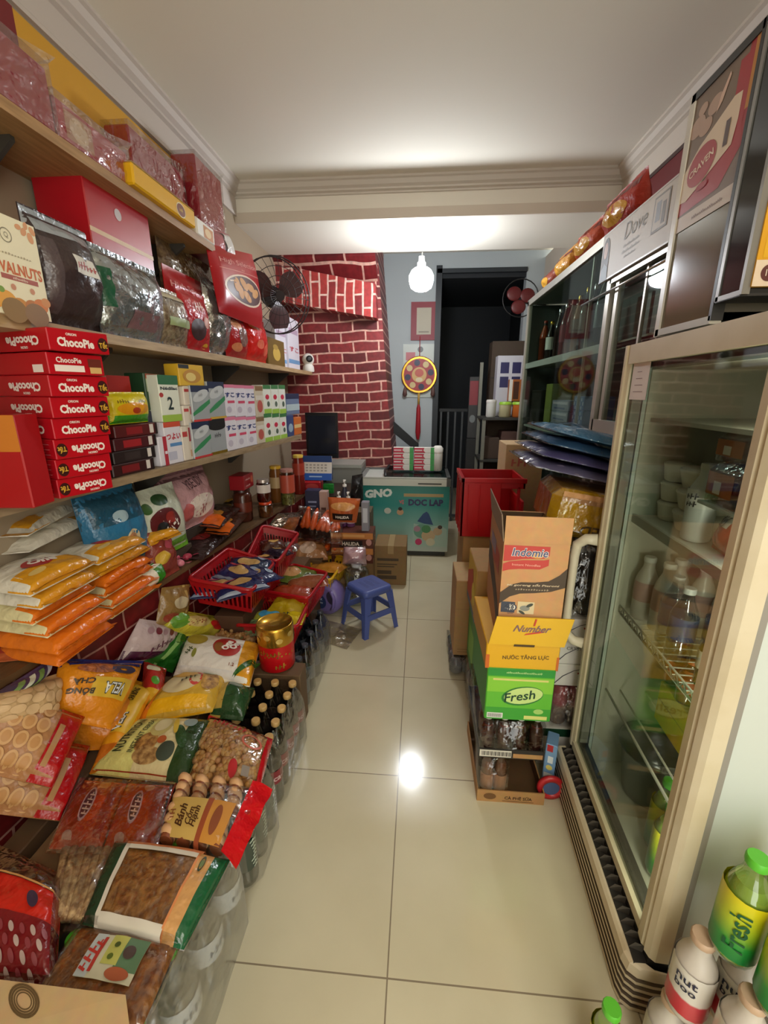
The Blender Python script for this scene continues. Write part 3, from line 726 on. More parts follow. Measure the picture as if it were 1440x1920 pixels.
# ================================================================ glass display cabinet along the right wall
ALU = mt('b9b4a8', .35, metal=.6); ALUW = mt('d8d8d2', .35); 
cab = thing('glass_cabinet', 'tall aluminium display cabinet with sliding glass doors full of liquor bottles', 'cabinet', (1.0, 2.6, 0))
CO_ = cab.location.copy(); CX, CY0, CY1 = .80, 1.56, 3.62
m = MB()
def bar(y0, y1, z0, z1, d=.03, x=CX, mm=ALU): m.box(x, y0, z0, x+d, y1, z1, mm)
bar(CY1-.035, CY1, .0, 2.075); bar(2.085, 2.125, .3, 2.06); bar(2.03, 2.06, .3, 1.9, .025, CX+.012); bar(CY0, CY0+.022, .3, 2.07)
bar(CY0, CY1, 2.045, 2.085); bar(CY0, CY1, .30, .34); bar(CY0, 2.1, 1.22, 1.30, .028); bar(CY0, 2.1, 1.865, 1.885, .028)
bar(CY0, CY0+.02, .0, .3); m.box(XR-.03, CY1-.03, 0, XR-.002, CY1, 2.075, ALU); m.box(XR-.03, CY0, 0, XR-.002, CY0+.03, 2.075, ALU)
bar(2.36, 2.372, .34, 2.045, .012, CX+.016); bar(1.80, 1.812, 1.30, 1.865, .012, CX+.016)
m.build('frame', cab, CO_)
m = MB(); m.box(CX+.008, 2.125, .34, CX+.012, CY1-.035, 2.045, GLASS); m.box(CX+.018, CY0+.022, 1.30, CX+.022, 2.085, 1.865, GLASS); m.box(CX+.018, CY0+.022, .34, CX+.022, 2.085, 1.22, GLASS)
m.build('sliding_glass', cab, CO_)
m = MB(); m.box(CX+.04, CY0+.03, 1.60, XR-.03, CY1-.03, 1.622, mt('c9d6d0', .3)); m.box(CX+.014, 2.1, 1.593, CX+.04, CY1-.035, 1.632, ALUW); m.box(CX+.04, CY0+.03, 1.595, CX+.05, 2.09, 1.63, ALUW); m.build('shelf', cab, CO_)
m = MB(); m.box(CX+.04, CY0+.03, 1.16, XR-.03, CY1-.03, 1.172, mt('b9c0b8', .3)); m.build('shelf', cab, CO_)
m = MB(); m.box(XR-.02, CY0, .3, XR-.003, CY1, 2.07, mt('6f756e', .5)); m.box(CX+.03, CY1-.012, .3, XR-.03, CY1-.004, 2.05, mt('5a5f5a', .5)); m.box(CX+.03, CY0, 2.06, XR-.02, CY1, 2.075, mt('7b7f78', .5)); m.box(CX+.03, CY0, .3, XR-.02, CY1, .32, mt('777', .5) if False else mt('77756c', .5)); m.build('back_panel', cab, CO_)
m = MB(); m.tube([(CX-.006, 1.60, 1.835), (CX-.006, 2.40, 1.835)], .005, mt('d0d0cc', .25, metal=.8), 8); m.build('curtain_rail', cab, CO_)
def liquor(px, hgt, r, body, cap, what, lab=None, x=.93, z=1.623, cr=.014):
    y = min(at(px, 640, X=x).y, 3.55)
    return bottle('liquor_bottle', what, 'bottle', (x, y, z), hgt, r, body, cap, lab, cr, 'liquor bottles in the glass cabinet', seg=14)
GOLD = mt('c9a440', .25, metal=.8); SILV = mt('c9ccd0', .2, metal=.9); DKB = mt('17130f', .12); REDB = mt('6e2018', .15); AMBR = mt('7a4418', .12)
LQ = [(1002,.30,.036,DKB,BLACK,None,'black liquor bottle at the far end of the cabinet shelf'), (1020,.31,.036,mt('8c3a1c',.15),mt('a03a20',.3),None,'rust-red liquor bottle next to the far black one'),
      (1033,.28,.036,DKB,GOLD,mt('d9d6cc',.5),'dark liquor bottle with a white label and gold cap'), (1047,.33,.034,mt('2a2320',.12),SILV,None,'dark bottle with a silver neck beside the white-labelled bottle'),
      (1058,.34,.034,REDB,SILV,mt('8a1d1c',.4),'red-labelled liquor bottle with a silver cap'), (1069,.34,.036,mt('5a1a16',.15),mt('8c2a22',.3),None,'deep red liquor bottle with a red cap'),
      (1081,.34,.036,AMBR,GOLD,mt('211a14',.4),'amber bottle with a gold neck and black label'), (1094,.36,.036,DKB,GOLD,mt('2a211b',.4),'tall dark bottle with a bright gold neck'),
      (1108,.35,.035,mt('2c3230',.1),SILV,mt('5a666a',.4),'grey-labelled bottle with a silver neck, beside the gold-necked one'), (1123,.37,.036,mt('3a3d33',.1),GOLD,mt('6c7874',.4),'bottle with a gold cap closest to the sliding door frame')]
for px, h, r, bo, ca, la, d in LQ: liquor(px, h, r, bo, ca, d, la)
def simple_box(name, label, cat, A, B, H, D, mats, group=None, e=.003):
    c = Carton(A, B, H, D); m = MB(); c.shell(m, mats, e)
    return c, m, (lambda: tag(m.build(name, origin=c.c), label, cat, group))
c, m, fin = simple_box('black_box', 'large black box on the lower cabinet shelf at the far end', 'box', (.86, 3.5, 1.174), (.86, 3.22, 1.174), .26, .2, mt('1c1a18', .4)); m.rect(c.front, .02, .03, c.W-.02, .24, mt('262320', .3)); fin()
for k in range(3):
    c, m, fin = simple_box('cigarette_carton', ['lowest','middle','topmost'][k]+' grey-blue carton stacked on the lower cabinet shelf', 'carton', (.87, 2.98, 1.174+.066*k), (.87, 2.66, 1.174+.066*k), .064, .16, mt('8d98a4', .4), 'grey cartons stacked in the cabinet')
    m.rect(c.front, .02, .04, c.W-.02, .055, mt('c8ccd2', .4)); m.rect(c.front, .05, .012, c.W-.06, .022, mt('4a5d86', .4)); fin()
for k in range(3):
    c, m, fin = simple_box('toothpaste_box', ['lowest','middle','topmost'][k]+' checkered blue box beside the grey cartons in the cabinet', 'box', (.87, 2.58, 1.174+.075*k), (.87, 2.42, 1.174+.075*k), .073, .16, mt('4a78b4', .4), 'blue boxes stacked in the cabinet')
    for a in range(7):
        for b in range(3):
            if (a+b) % 2: m.rect(c.front, .004+a*.022, .004+b*.022, .024+a*.022, .022+b*.022, mt('a8c0dc', .4))
    fin()
c, m, fin = simple_box('green_box', 'yellow-green box wedged behind the black box in the cabinet', 'box', (.88, 3.19, 1.174), (.88, 3.05, 1.174), .3, .14, mt('8d9a4a', .5)); fin()
for k, y in enumerate((2.0, 1.86, 1.72)):
    c, m, fin = simple_box('grey_carton', ['first','second','third'][k]+' pale carton behind the near sliding doors, counted from the thick frame post', 'carton', (.88, y, 1.624), (.88, y-.12, 1.624), .17+.02*k, .14, mt(['8c9494','7d878c','9aa09a'][k], .5)); fin()
for k, y in enumerate((1.98, 1.80)):
    c, m, fin = simple_box('dark_box', ['dark case low behind the near sliding door, beside the thick post', 'dark case low behind the near sliding door, beside the fridge top'][k], 'case', (.90, y, 1.301-.127), (.90, y-.14, 1.301-.127), .33, .14, mt(['2c2f30','4b4f4c'][k], .5)); fin()
# shop sign board fixed over the cabinet doors
SY0, SY1, SZ0, SZ1 = 1.63, 2.19, 1.885, 2.075
m = MB(); m.box(CX-.012, SY0, SZ0, CX-.001, SY1, SZ1, mt('cfc8bd', .5))
sf = lambda a, b, off=0: V((CX-.0125-off, SY1-a, SZ0+b))
m.rect(sf, 0, SZ1-SZ0-.006, SY1-SY0, SZ1-SZ0, ALUW); m.rect(sf, 0, 0, SY1-SY0, .006, ALUW)
GT = mt('6b6358', .5)
m.text(sf, 'Dove', .30, .138, .055, GT, bold=-.01, shear=.25)
for k, (t_, h_) in enumerate((('~~~~~~~~~~~~~~~~~~~', .011), ('~~~~~~~~~~~~~~~~~~~~~', .011), ('~~~~~~~~~~~~~~~~~', .009))): m.text(sf, t_, .28, .088-.02*k, h_, GT)
m.shape(sf, [(.045+.035*math.cos(a), .11+.06*math.sin(a)) for a in [PI*i/12 for i in range(13)]]+[(.01,.0),(.08,.0)], mt('4a3d36', .5))
m.disc(sf, .045, .12, .02, .032, mt('c8a898', .5), .0014); m.shape(sf, [(.005,.0),(.085,.0),(.075,.05),(.045,.07),(.015,.05)], mt('7f8a94', .5), .0012)
m.rect(sf, .43, .06, .53, .17, mt('8a847c', .5)); m.rect(sf, .437, .067, .523, .163, mt('c9c2b8', .5), .001); m.rect(sf, .45, .09, .48, .15, mt('9aa0a8', .5), .0014); m.rect(sf, .49, .075, .512, .14, mt('77706a', .5), .0014)
tag(m.build('sign_board', origin=(CX, 1.9, 1.98)), 'cream hair-care sign board with grey lettering fixed above the sliding doors', 'sign')
# dark cigarette cupboard with a poster on its glass
ck = thing('cigarette_cupboard', 'tinted-glass cigarette cupboard with a red poster, standing above the fridge corner', 'cupboard', (.98, 1.41, 1.60)); KO = ck.location.copy()
KX, KY0, KY1, KZ0, KZ1 = .75, 1.275, 1.545, 1.60, 2.225
m = MB(); m.box(KX+.02, KY0, KZ0, XR-.003, KY1, KZ0+.02, mt('6c6354', .5)); m.box(KX+.02, KY0, KZ1-.02, XR-.003, KY1, KZ1, mt('4a4438', .5)); m.box(XR-.02, KY0, KZ0, XR-.003, KY1, KZ1, mt('4a4438', .5)); m.box(KX+.02, KY1-.01, KZ0, XR-.003, KY1, KZ1, mt('5d5546', .5)); m.box(KX+.02, KY0, KZ0, XR-.003, KY0+.01, KZ1, mt('5d5546', .5))
m.build('body', ck, KO)
m = MB(); m.box(KX, KY1-.018, KZ0-.01, KX+.03, KY1+.006, KZ1, mt('cfc9ba', .35)); m.box(KX, KY0-.004, KZ0, KX+.03, KY0+.008, KZ1, mt('2a2826', .4)); m.box(KX, KY0, KZ0-.008, KX+.03, KY1, KZ0+.012, mt('b8b0a0', .4)); m.box(KX, KY0, KZ1-.02, KX+.03, KY1, KZ1, mt('2a2826', .4))
m.build('frame', ck, KO)
m = MB(); m.box(KX+.006, KY0+.008, KZ0+.012, KX+.010, KY1-.018, KZ1-.02, mt('6a5f48', .12)); m.build('tinted_glass', ck, KO)
m = MB(); pf = lambda a, b, off=0: V((KX+.0045-off, KY1-.018-a, 1.875+b*.87)); PW = KY1-KY0-.026; PH_ = (KZ1-.02-1.875)/.87
m.rect(pf, 0, 0, PW, PH_, mt('7d6a58', .5)); m.rect(pf, 0, 0, PW, .045, mt('cdbfb0', .5), .0009); m.text(pf, '~~~~~~~~~~~~~~~~~~~', PW/2+.02, .022, .011, mt('7a5a50', .5), off=.0015)
RP = mt('a5262c', .4); CRM = mt('ddc9ae', .5)
m.shape(pf, [(0,.05),(PW*.72,.06),(PW,.14),(PW,.40),(PW*.86,.40),(PW*.80,.20),(PW*.4,.10),(0,.10)], RP, .001)
m.rect(pf, PW*.74, .19, PW*.93, PH_-.02, RP, .0014); m.rect(pf, PW*.93, .22, PW, PH_, mt('c98a3c', .5), .0013)
m.shape(pf, [(0,.09),(.03,.085),(PW*.82,.155),(PW*.86,.21),(PW*.86,.275),(PW*.74,.28),(.06,.225),(0,.175)], CRM, .0018)
m.disc(pf, .082, .165, .062, .052, mt('a8353a', .4), .0026, rot=rad(22)); m.text(pf, 'CRAVEN', .082, .165, .02, mt('f0dcc4', .5), rad(14), off=.0034, bold=.02)
m.rect(pf, PW*.68, .165, PW*.75, .23, mt('5d4a44', .5), .0026); m.disc(pf, .10, .10, .025, .01, RP, .0026)
for a, b, r_ in ((.03,.29,.035), (.07,.27,.028), (.10,.31,.03), (.045,.33,.02)): m.disc(pf, a, b, r_, r_*.8, mt('b79a86', .5), .0012)
m.shape(pf, [(.11,.28),(.13,.30),(.15,.35),(.145,.36),(.12,.32)], mt('d8b8a2', .5), .0014)
m.build('poster', ck, KO)
# yellow light-box hanging beside it
lb = thing('light_box', 'yellow advertising light box with a black glossy side, hanging over the fridge', 'sign', (.98, 1.21, 1.64)); LO = lb.location.copy()
LX, LY0, LY1, LZ0, LZ1 = .752, 1.166, 1.266, 1.645, 2.30
m = MB(); m.box(LX, LY0+.012, LZ0, XR, LY1, LZ1, mt('1a1b1c', .1)); m.build('housing', lb, LO)
m = MB(); m.box(LX+.012, LY0, LZ0+.012, XR-.01, LY0+.013, LZ1-.012, mt('d99c14', .4))
yf = lambda a, b, off=0: V((LX+.012+a, LY0-off, LZ0+.012+b))
m.rect(yf, .012, .06, .4, .68, mt('e0a91c', .4)); m.rect(yf, .028, .10, .4, .64, mt('c88a10', .4), .001); m.rect(yf, .0, .0, .3, .055, mt('e2cbb0', .5), .001); m.disc(yf, .032, .028, .018, .018, mt('5d2a22', .5), .0016); m.text(yf, '18', .032, .028, .014, mt('e8d8c4', .5), off=.0024)
m.build('yellow_face', lb, LO)
m = MB()
for a, b_, c_, d_ in ((LX-.004, LY0+.004, LX+.014, LY0+.014), (LX-.003, LY1-.01, LX+.008, LY1+.002)): m.box(a, b_, LZ0-.003, c_, d_, LZ1, mt('8d8b86', .3, metal=.7))
m.box(LX-.003, LY0+.01, LZ0-.004, LX+.006, LY1, LZ0+.008, mt('8d8b86', .3, metal=.7)); m.box(LX-.002, LY0+.01, LZ0-.006, XR-.01, LY1, LZ0, mt('23201d', .5)); m.build('metal_edge', lb, LO)
# bags of snacks lying on top of the cabinet
def standing(name, label, cat, A, B, H, T, mats, seed=0, lean=.0, group=None, amp=.01, deco=None, seal=.08, nu=18):
    """a bag standing on its lower edge A-B (seen left to right), H tall, T thick"""
    A, B = V(A), V(B); u = (B-A).normalized(); n = u.cross(V((0,0,1)))
    up = (V((0,0,1))-n*lean)
    p = Pouch(A, B, B+up*H, A+up*H, T, seal=seal, seed=seed, amp=amp, flat=.5)
    m = MB(); p.shell(m, mats, nu, nu)
    if deco: deco(p, m)
    return tag(m.build(name, origin=p.c), label, cat, group)
for k, (y0, y1, c, h, l) in enumerate(((2.40, 2.02, 'b23424', .17, 'red and orange snack bag on the cabinet roof by the cream sign'), (2.78, 2.42, 'c4502a', .15, 'orange snack bag on the cabinet roof between the red bag and the yellow one'), (3.12, 2.82, 'cf8f22', .14, 'yellow snack bag on the cabinet roof'), (3.42, 3.16, '8d3a22', .12, 'dark orange snack bag on the cabinet roof at its far end'))):
    standing('snack_bag', l, 'bag', (.90, y0, 2.092), (.90, y1, 2.092), h, .07, foil(c, .45), k, -.25, None, .015, lambda p, m: (p.D(m, .5, .5, .3, .22, foil('d9a03a')), p.R(m, .05, .75, .95, .88, foil('7a1f18'))))
# ================================================================ stacked cartons in front of the fridge and cabinet
KRAFT = 'c99a66'
def flaps(mb, c, m, front=0, left=0, right=0, back=0, t=.003):
    """open flaps of a carton: (length, angle from upright outward)"""
    W, D, H = c.W, c.D, c.H
    def fl(a, b, out, L, ang):
        L_, g = L, ang; up = c.w*math.cos(g)+out*math.sin(g); th = c.w*0+(out*math.cos(g)-c.w*math.sin(g))*t
        mb.prism([a, b, b+up*L_, a+up*L_], th, m)
    if front: fl(c.p(0,0,H), c.p(W,0,H), c.n, *front)
    if back: fl(c.p(W,D,H), c.p(0,D,H), -c.n, *back)
    if left: fl(c.p(0,D,H), c.p(0,0,H), -c.u, *left)
    if right: fl(c.p(W,0,H), c.p(W,D,H), c.u, *right)
def openbox(mb, c, m, inner, t=.004):
    W, D, H = c.W, c.D, c.H
    def wall(a0, b0, a1, b1): 
        vs = [c.p(a0,b0,0), c.p(a1,b0,0), c.p(a1,b1,0), c.p(a0,b1,0), c.p(a0,b0,H), c.p(a1,b0,H), c.p(a1,b1,H), c.p(a0,b1,H)]
        mb.add(vs, [(3,2,1,0),(4,5,6,7),(0,1,5,4),(1,2,6,5),(2,3,7,6),(3,0,4,7)], m)
    wall(0,0,W,t); wall(0,D-t,W,D); wall(0,t,t,D-t); wall(W-t,t,W,D-t)
    mb.poly([c.p(t,t,.003), c.p(W-t,t,.003), c.p(W-t,D-t,.003), c.p(t,D-t,.003)], inner)
    for q in ([(t+.0005,t,.003),(t+.0005,D-t,.003),(t+.0005,D-t,H-.002),(t+.0005,t,H-.002)], [(W-t-.0005,t,.003),(W-t-.0005,D-t,.003),(W-t-.0005,D-t,H-.002),(W-t-.0005,t,H-.002)], [(t,D-t-.0005,.003),(W-t,D-t-.0005,.003),(W-t,D-t-.0005,H-.002),(t,D-t-.0005,H-.002)], [(t,t+.0005,.003),(W-t,t+.0005,.003),(W-t,t+.0005,H-.002),(t,t+.0005,H-.002)]):
        mb.poly([c.p(*x) for x in q], inner)
X0, X1, YT = .236, .462, 1.225
# coffee tray on the floor, half empty
t = thing('coffee_tray', 'kraft tray of milk coffee with two bottles left, on the floor below the red drinks', 'tray', ((X0+X1)/2, YT+.16, 0)); TO = t.location.copy()
c = Carton((X0, YT, 0), (X1+.01, YT, 0), .05, .33); m = MB(); openbox(m, c, card('b98a55'), card('6d4d2e'))
m.text(c.front, 'CÀ PHÊ SỮA', .145, .024, .017, mt('3d2512', .6), bold=.02); m.disc(c.front, .045, .025, .022, .014, mt('6e4a26', .6)); m.rect(c.front, .09, .006, .2, .009, mt('6e4a26', .6)); m.build('tray_base', t, TO)
c2 = Carton((X0+.005, YT+.31, .05), (X1+.005, YT+.31, .05), .13, .006); m = MB(); c2.shell(m, card('5d4028'), 0); m.build('back_card', t, TO)
m = film([(X0+.003,YT+.004),(X0+.105,YT+.002),(X0+.112,YT+.12),(X0+.003,YT+.12)], .03, .192, 'film'); m.build('shrink_film', t, TO)
MILKC = mt('b98a6c', .3)
for i, (x, y) in enumerate(((X0+.038,YT+.045),(X0+.085,YT+.043))):
    bottle('milk_coffee_bottle', ['milk coffee bottle in the kraft tray, at its outer corner', 'milk coffee bottle in the kraft tray, beside the empty half'][i], 'bottle', (x, y, .006), .178, .0225, mt('c8b09a', .1, 'pet'), mt('d8d3cc', .4), mt('a87452', .35), .014, 'milk coffee bottles', MILKC, lab_z=(.12, .5))
# red drinks on a black-banded tray
t = thing('drinks_tray', 'black cardboard tray of red drinks under the green carton', 'tray', ((X0+X1)/2, YT+.165, .194)); TO = t.location.copy()
c = Carton((X0-.006, YT, .196), (X1-.012, YT, .196), .036, .33); m = MB(); openbox(m, c, mt('2b2622', .5), mt('2b2622', .6)); m.rect(c.front, .004, .004, .112, .032, mt('d8d2c4', .5)); m.rect(c.front, .118, .004, .218, .022, card('b98a55'))
for i in range(24): m.rect(c.front, .010+i*.0042, .009, .0115+i*.0042+(i%3)*.0007, .027, BLACK, .001)
m.build('tray_base', t, TO)
m = film([(X0-.004,YT+.002),(X1-.014,YT+.002),(X1-.014,YT+.328),(X0-.004,YT+.328)], .2, .352, 'film'); m.build('shrink_film', t, TO)
for i in range(4):
    for j in range(2):
        bottle('red_drink_bottle', ORD[i]+' red drink bottle from the aisle side in the '+('front' if not j else 'second')+' row of the black tray', 'bottle', (X0+.026+i*.055, YT+.034+j*.055, .203), .143, .0245, mt('c9a49c', .06, 'pet'), mt('e6e0da', .4), None, .013, 'red drinks in the black tray', mt('5d1712', .15))
# green lemon tea carton
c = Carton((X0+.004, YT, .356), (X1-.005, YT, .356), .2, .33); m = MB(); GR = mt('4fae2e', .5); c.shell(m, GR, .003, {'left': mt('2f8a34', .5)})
f = c.front; m.rect(f, .003, .172, c.W-.003, .198, mt('2b8f35', .5)); m.text(f, '~~~~~~~~~~~~~~~~~~~~~~~', c.W/2+.01, .186, .008, mt('cfe6a0', .5), off=.0014, bold=.02)
m.rect(f, .003, .11, c.W-.003, .168, mt('86c83a', .5)); m.rect(f, .02, .155, c.W-.02, .162, mt('d9d07a', .5), .001); m.rect(f, .003, .05, c.W-.003, .11, mt('62b834', .5)); m.rect(f, .003, .003, c.W-.003, .05, mt('3f9e34', .5))
m.disc(f, .118, .098, .068, .036, mt('2d7a34', .5), .0012, rot=.2); m.disc(f, .121, .1, .063, .031, mt('c9e08a', .5), .0018, rot=.2)
m.text(f, 'Fresh', .108, .098, .034, mt('16402a', .5), .2, bold=.015, shear=.25, off=.0026)
m.rect(f, .008, .008, .06, .028, mt('e6e6e0', .5), .001); m.rect(f, .13, .008, c.W-.012, .022, mt('d6d67a', .5), .001); m.disc(f, .175, .04, .016, .01, mt('a8d070', .5), .0012)
for i in range(14): m.rect(f, .011+i*.0033, .011, .0125+i*.0033, .025, BLACK, .0014)
tag(m.build('lemon_tea_carton', origin=c.c), 'bright green lemon tea carton standing on the tray of red drinks', 'carton')
# yellow energy drink carton with its lid folded up
t = thing('energy_drink_carton', 'yellow energy drink carton with its lid flap folded up, on the green carton', 'carton', ((X0+X1)/2, YT+.16, .558)); TO = t.location.copy()
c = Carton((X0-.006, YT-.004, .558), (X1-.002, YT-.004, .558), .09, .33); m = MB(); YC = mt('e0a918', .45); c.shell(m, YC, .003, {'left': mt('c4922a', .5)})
m.text(c.front, 'NƯỚC TĂNG LỰC', .125, .045, .021, mt('5a4318', .5), .04, bold=.02); m.rect(c.front, 0, 0, .012, .05, mt('c8641e', .5)); m.rect(c.front, c.W-.008, 0, c.W, .05, mt('c8641e', .5)); m.build('carton_body', t, TO)
a, b_ = c.p(.004,-.008,.092), c.p(c.W+.01,-.008,.092); upv = V((.02,-.0,.098))
fl = lambda s_, q, off=0: a+(b_-a)*(s_/.24)+upv*(q/.1)+V((0,-1,0))*off
m = MB(); m.prism([fl(0,0), fl(.238,0), fl(.238,.1), fl(0,.1)], (0,.004,0), mt('e2b01c', .45)); m.rect(fl, .08, -.004, .145, .004, mt('4a3410', .6), .001)
m.text(fl, 'Number', .12, .062, .024, mt('7a5a60', .5), 0, bold=.02, shear=.3); m.text(fl, '1', .122, .085, .024, mt('c23a22', .5), bold=.04, off=.002); m.shape(fl, [(.10,.038),(.16,.05),(.155,.056),(.105,.044)], mt('c8402a', .5)); m.build('lid_flap', t, TO)
# open noodle carton on top
t = thing('noodle_carton', 'open kraft noodle carton with raised flaps at the top of the stack', 'carton', (.345, YT+.18, .652)); TO = t.location.copy()
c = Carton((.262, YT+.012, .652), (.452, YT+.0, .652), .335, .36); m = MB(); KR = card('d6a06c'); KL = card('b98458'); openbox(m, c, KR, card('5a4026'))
f = lambda a, b, off=0: c.front(a, .089+.792*b, off); BRN = mt('4a3a2c', .6); REDI = mt('c23a30', .5)
m.rect(c.front, 0, .0, c.W, c.H, KR, .0004)
def bez(pts, n=8): return pts
wave = [(0,.10),(.03,.135),(.06,.148),(.10,.15),(.14,.158),(.17,.185),(c.W,.215)]; wave2 = [(c.W,.135),(.15,.115),(.10,.105),(.06,.10),(.03,.085),(0,.052)]
m.shape(f, wave+wave2, BRN, .0012)
m.shape(f, [(.002,.232),(.002,.298),(.135,.298),(.135,.262),(.12,.25),(.06,.245),(.02,.235)], REDI, .0012); m.shape(f, [(.002,.19),(.002,.222),(.02,.232),(.06,.24),(.12,.243),(.135,.248),(.135,.222),(.11,.205),(.05,.203),(.02,.198)], REDI, .0012)
m.text(f, 'Indomie', .078, .272, .036, mt('e8e0d8', .5), 0, w=.108, bold=.05, shear=.2, off=.0016); m.text(f, 'Indomie', .078, .272, .032, mt('3a3f6e', .5), 0, w=.104, bold=.01, shear=.2, off=.0024); m.disc(f, .1, .262, .02, .012, mt('d89a3a', .5), .0014)
m.text(f, 'Instant Noodles', .07, .221, .009, mt('f0b8a0', .5), off=.002); m.text(f, 'Mi goreng sốt Pieroni', .095, .138, .013, mt('d9c2a0', .5), .04, w=.155, shear=.2, off=.002, bold=.02); m.text(f, '~~~~~~~~~~~~~', .095, .12, .007, mt('bda888', .5), .03, w=.1, off=.002)
m.rect(f, .006, .016, .048, .062, mt('3e4250', .5), .001); m.text(f, '40', .035, .04, .028, mt('f0e6d8', .5), bold=.06, off=.0022); m.text(f, '40', .035, .04, .028, mt('3e4250', .5), bold=.01, off=.003); m.text(f, 'GÓI', .035, .014, .009, mt('3e4250', .5))
m.rect(f, .056, .014, .106, .066, mt('d9c49a', .5), .001); m.disc(f, .078, .038, .015, .012, mt('8a8a80', .5), .0016); m.disc(f, .092, .052, .012, .006, mt('3c4038', .5), .0016, rot=.7); m.disc(f, .07, .02, .012, .005, mt('3c4038', .5), .0016, rot=-.7)
l = c.left; m.rect(l, 0, 0, c.D, c.H, KL, .0004); m.shape(l, [(0,.15),(.1,.12),(.2,.10),(.3,.06),(c.D,.03),(c.D,.1),(.28,.14),(.18,.18),(.08,.22),(0,.22)], mt('4a4038', .6), .001); m.rect(l, .12, .2, .3, .27, mt('a8483a', .5), .001); m.rect(l, .06, .23, .2, .28, mt('8a7a8e', .5), .0014)
m.build('carton_body', t, TO)
m = MB(); flaps(m, c, KR, front=(.082, .02)); m.build('front_flap', t, TO)
m = MB(); flaps(m, c, card('8e7862'), left=(.085, .12)); m.build('side_flap', t, TO)
# second tower beside it, half hidden by the fridge
def plain(name, label, A, B, H, D, col, deco=None, cat='carton', group=None, left=None, top=None):
    c = Carton(A, B, H, D); m = MB(); mats = {}
    if left: mats['left'] = left
    if top: mats['top'] = top
    c.shell(m, col, .003, mats)
    if deco: deco(c, m)
    return tag(m.build(name, origin=c.c), label, cat, group)
WH = mt('e2dcd4', .5); DG = mt('123f26', .5)
def sa(c, m): m.rect(c.front, 0, c.H-.035, c.W, c.H, DG); m.text(c.front, 'SÀI', .065, .085, .017, BLACK, bold=.03); m.rect(c.front, 0, .068, c.W, .0695, BLACK); m.text(c.front, '~~~~~', .07, .045, .012, BLACK)
plain('beer_carton', 'white and dark green beer carton at the foot of the second stack, by the fridge', (.493, 1.405, 0), (.70, 1.405, 0), .172, .3, WH, sa, left=DG)
t = thing('can_pack', 'shrink-wrapped pack of reddish cans between the beer carton and the white cartons', 'pack', (.62, 1.56, .175)); TO = t.location.copy()
m = film([(.53,1.415),(.72,1.415),(.72,1.7),(.53,1.7)], .175, .352, 'x'); m.build('shrink_film', t, TO)
for i in range(3):
    for j in range(2):
        m = MB(); m.lathe([(.026,0),(.031,.008),(.031,.155),(.024,.168)], grad_label('can_label', [(0,'7d6a5e'),(.45,'8c7a6e'),(.55,'a85a5c'),(1,'a04a50')]) if i+j == 0 else m_can, 14, O=(.563+i*.064, 1.45+j*.066, .177))
        m_can = m.m[0]; m.build('can', t, TO)
for k in range(3):
    def cry(c, m, k=k):
        m.shape(c.front, [(.0,.01),(.03,.045),(.07,.07),(.14,.088),(.14,.0865),(.07,.0675),(.032,.042),(.003,.008)], mt('3a3a40', .5), .001)
        if k != 1: m.text(c.front, 'TI', .1, .045, .032, mt('a83a34', .5), bold=.03, off=.0016)
        else: m.text(c.front, 'CRYSTAL', .07, .068, .013, mt('6a6460', .5), off=.0016)
    plain('beer_carton', ['lowest','middle','topmost'][k]+' white carton with grey curves in the stack half hidden by the fridge edge', (.524, 1.42, .355+.094*k), (.74, 1.42, .355+.094*k), .092, .3, WH, cry)
t = thing('bottle_pack', 'pack of dark bottles in clear film between the white cartons and the yellow carton', 'pack', (.62, 1.57, .64)); TO = t.location.copy()
m = film([(.505,1.43),(.72,1.43),(.72,1.72),(.505,1.72)], .64, .905, 'x'); m.build('shrink_film', t, TO)
for i in range(3):
    for j in range(3):
        m = MB(); m.lathe([(.026,0),(.033,.008),(.033,.15),(.024,.19),(.013,.22),(.013,.25)], mt('35312e', .15), 14, O=(.542+i*.069, 1.467+j*.073, .642)); m.build('bottle', t, TO)
# yellow-wrapped carton, tilted, on top
t = thing('wrapped_carton', 'carton wrapped in yellow printed plastic lying tilted on the dark bottle pack', 'carton', (.58, 1.6, .93)); TO = t.location.copy()
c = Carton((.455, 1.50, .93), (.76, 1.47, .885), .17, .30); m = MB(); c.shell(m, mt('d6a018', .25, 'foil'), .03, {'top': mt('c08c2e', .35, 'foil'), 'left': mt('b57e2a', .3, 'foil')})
m.text(c.front, 'BIETED', .20, .035, .04, mt('6a4a10', .5), PI, bold=.02, off=.002); m.rect(c.front, .03, .13, .29, .165, mt('d39a62', .5, 'foil'), .001); m.build('carton_body', t, TO)
m = MB(); c3 = Carton((.452, 1.497, .927), (.763, 1.467, .882), .178, .31); c3.shell(m, CLEAR, .03); m.build('plastic_wrap', t, TO)
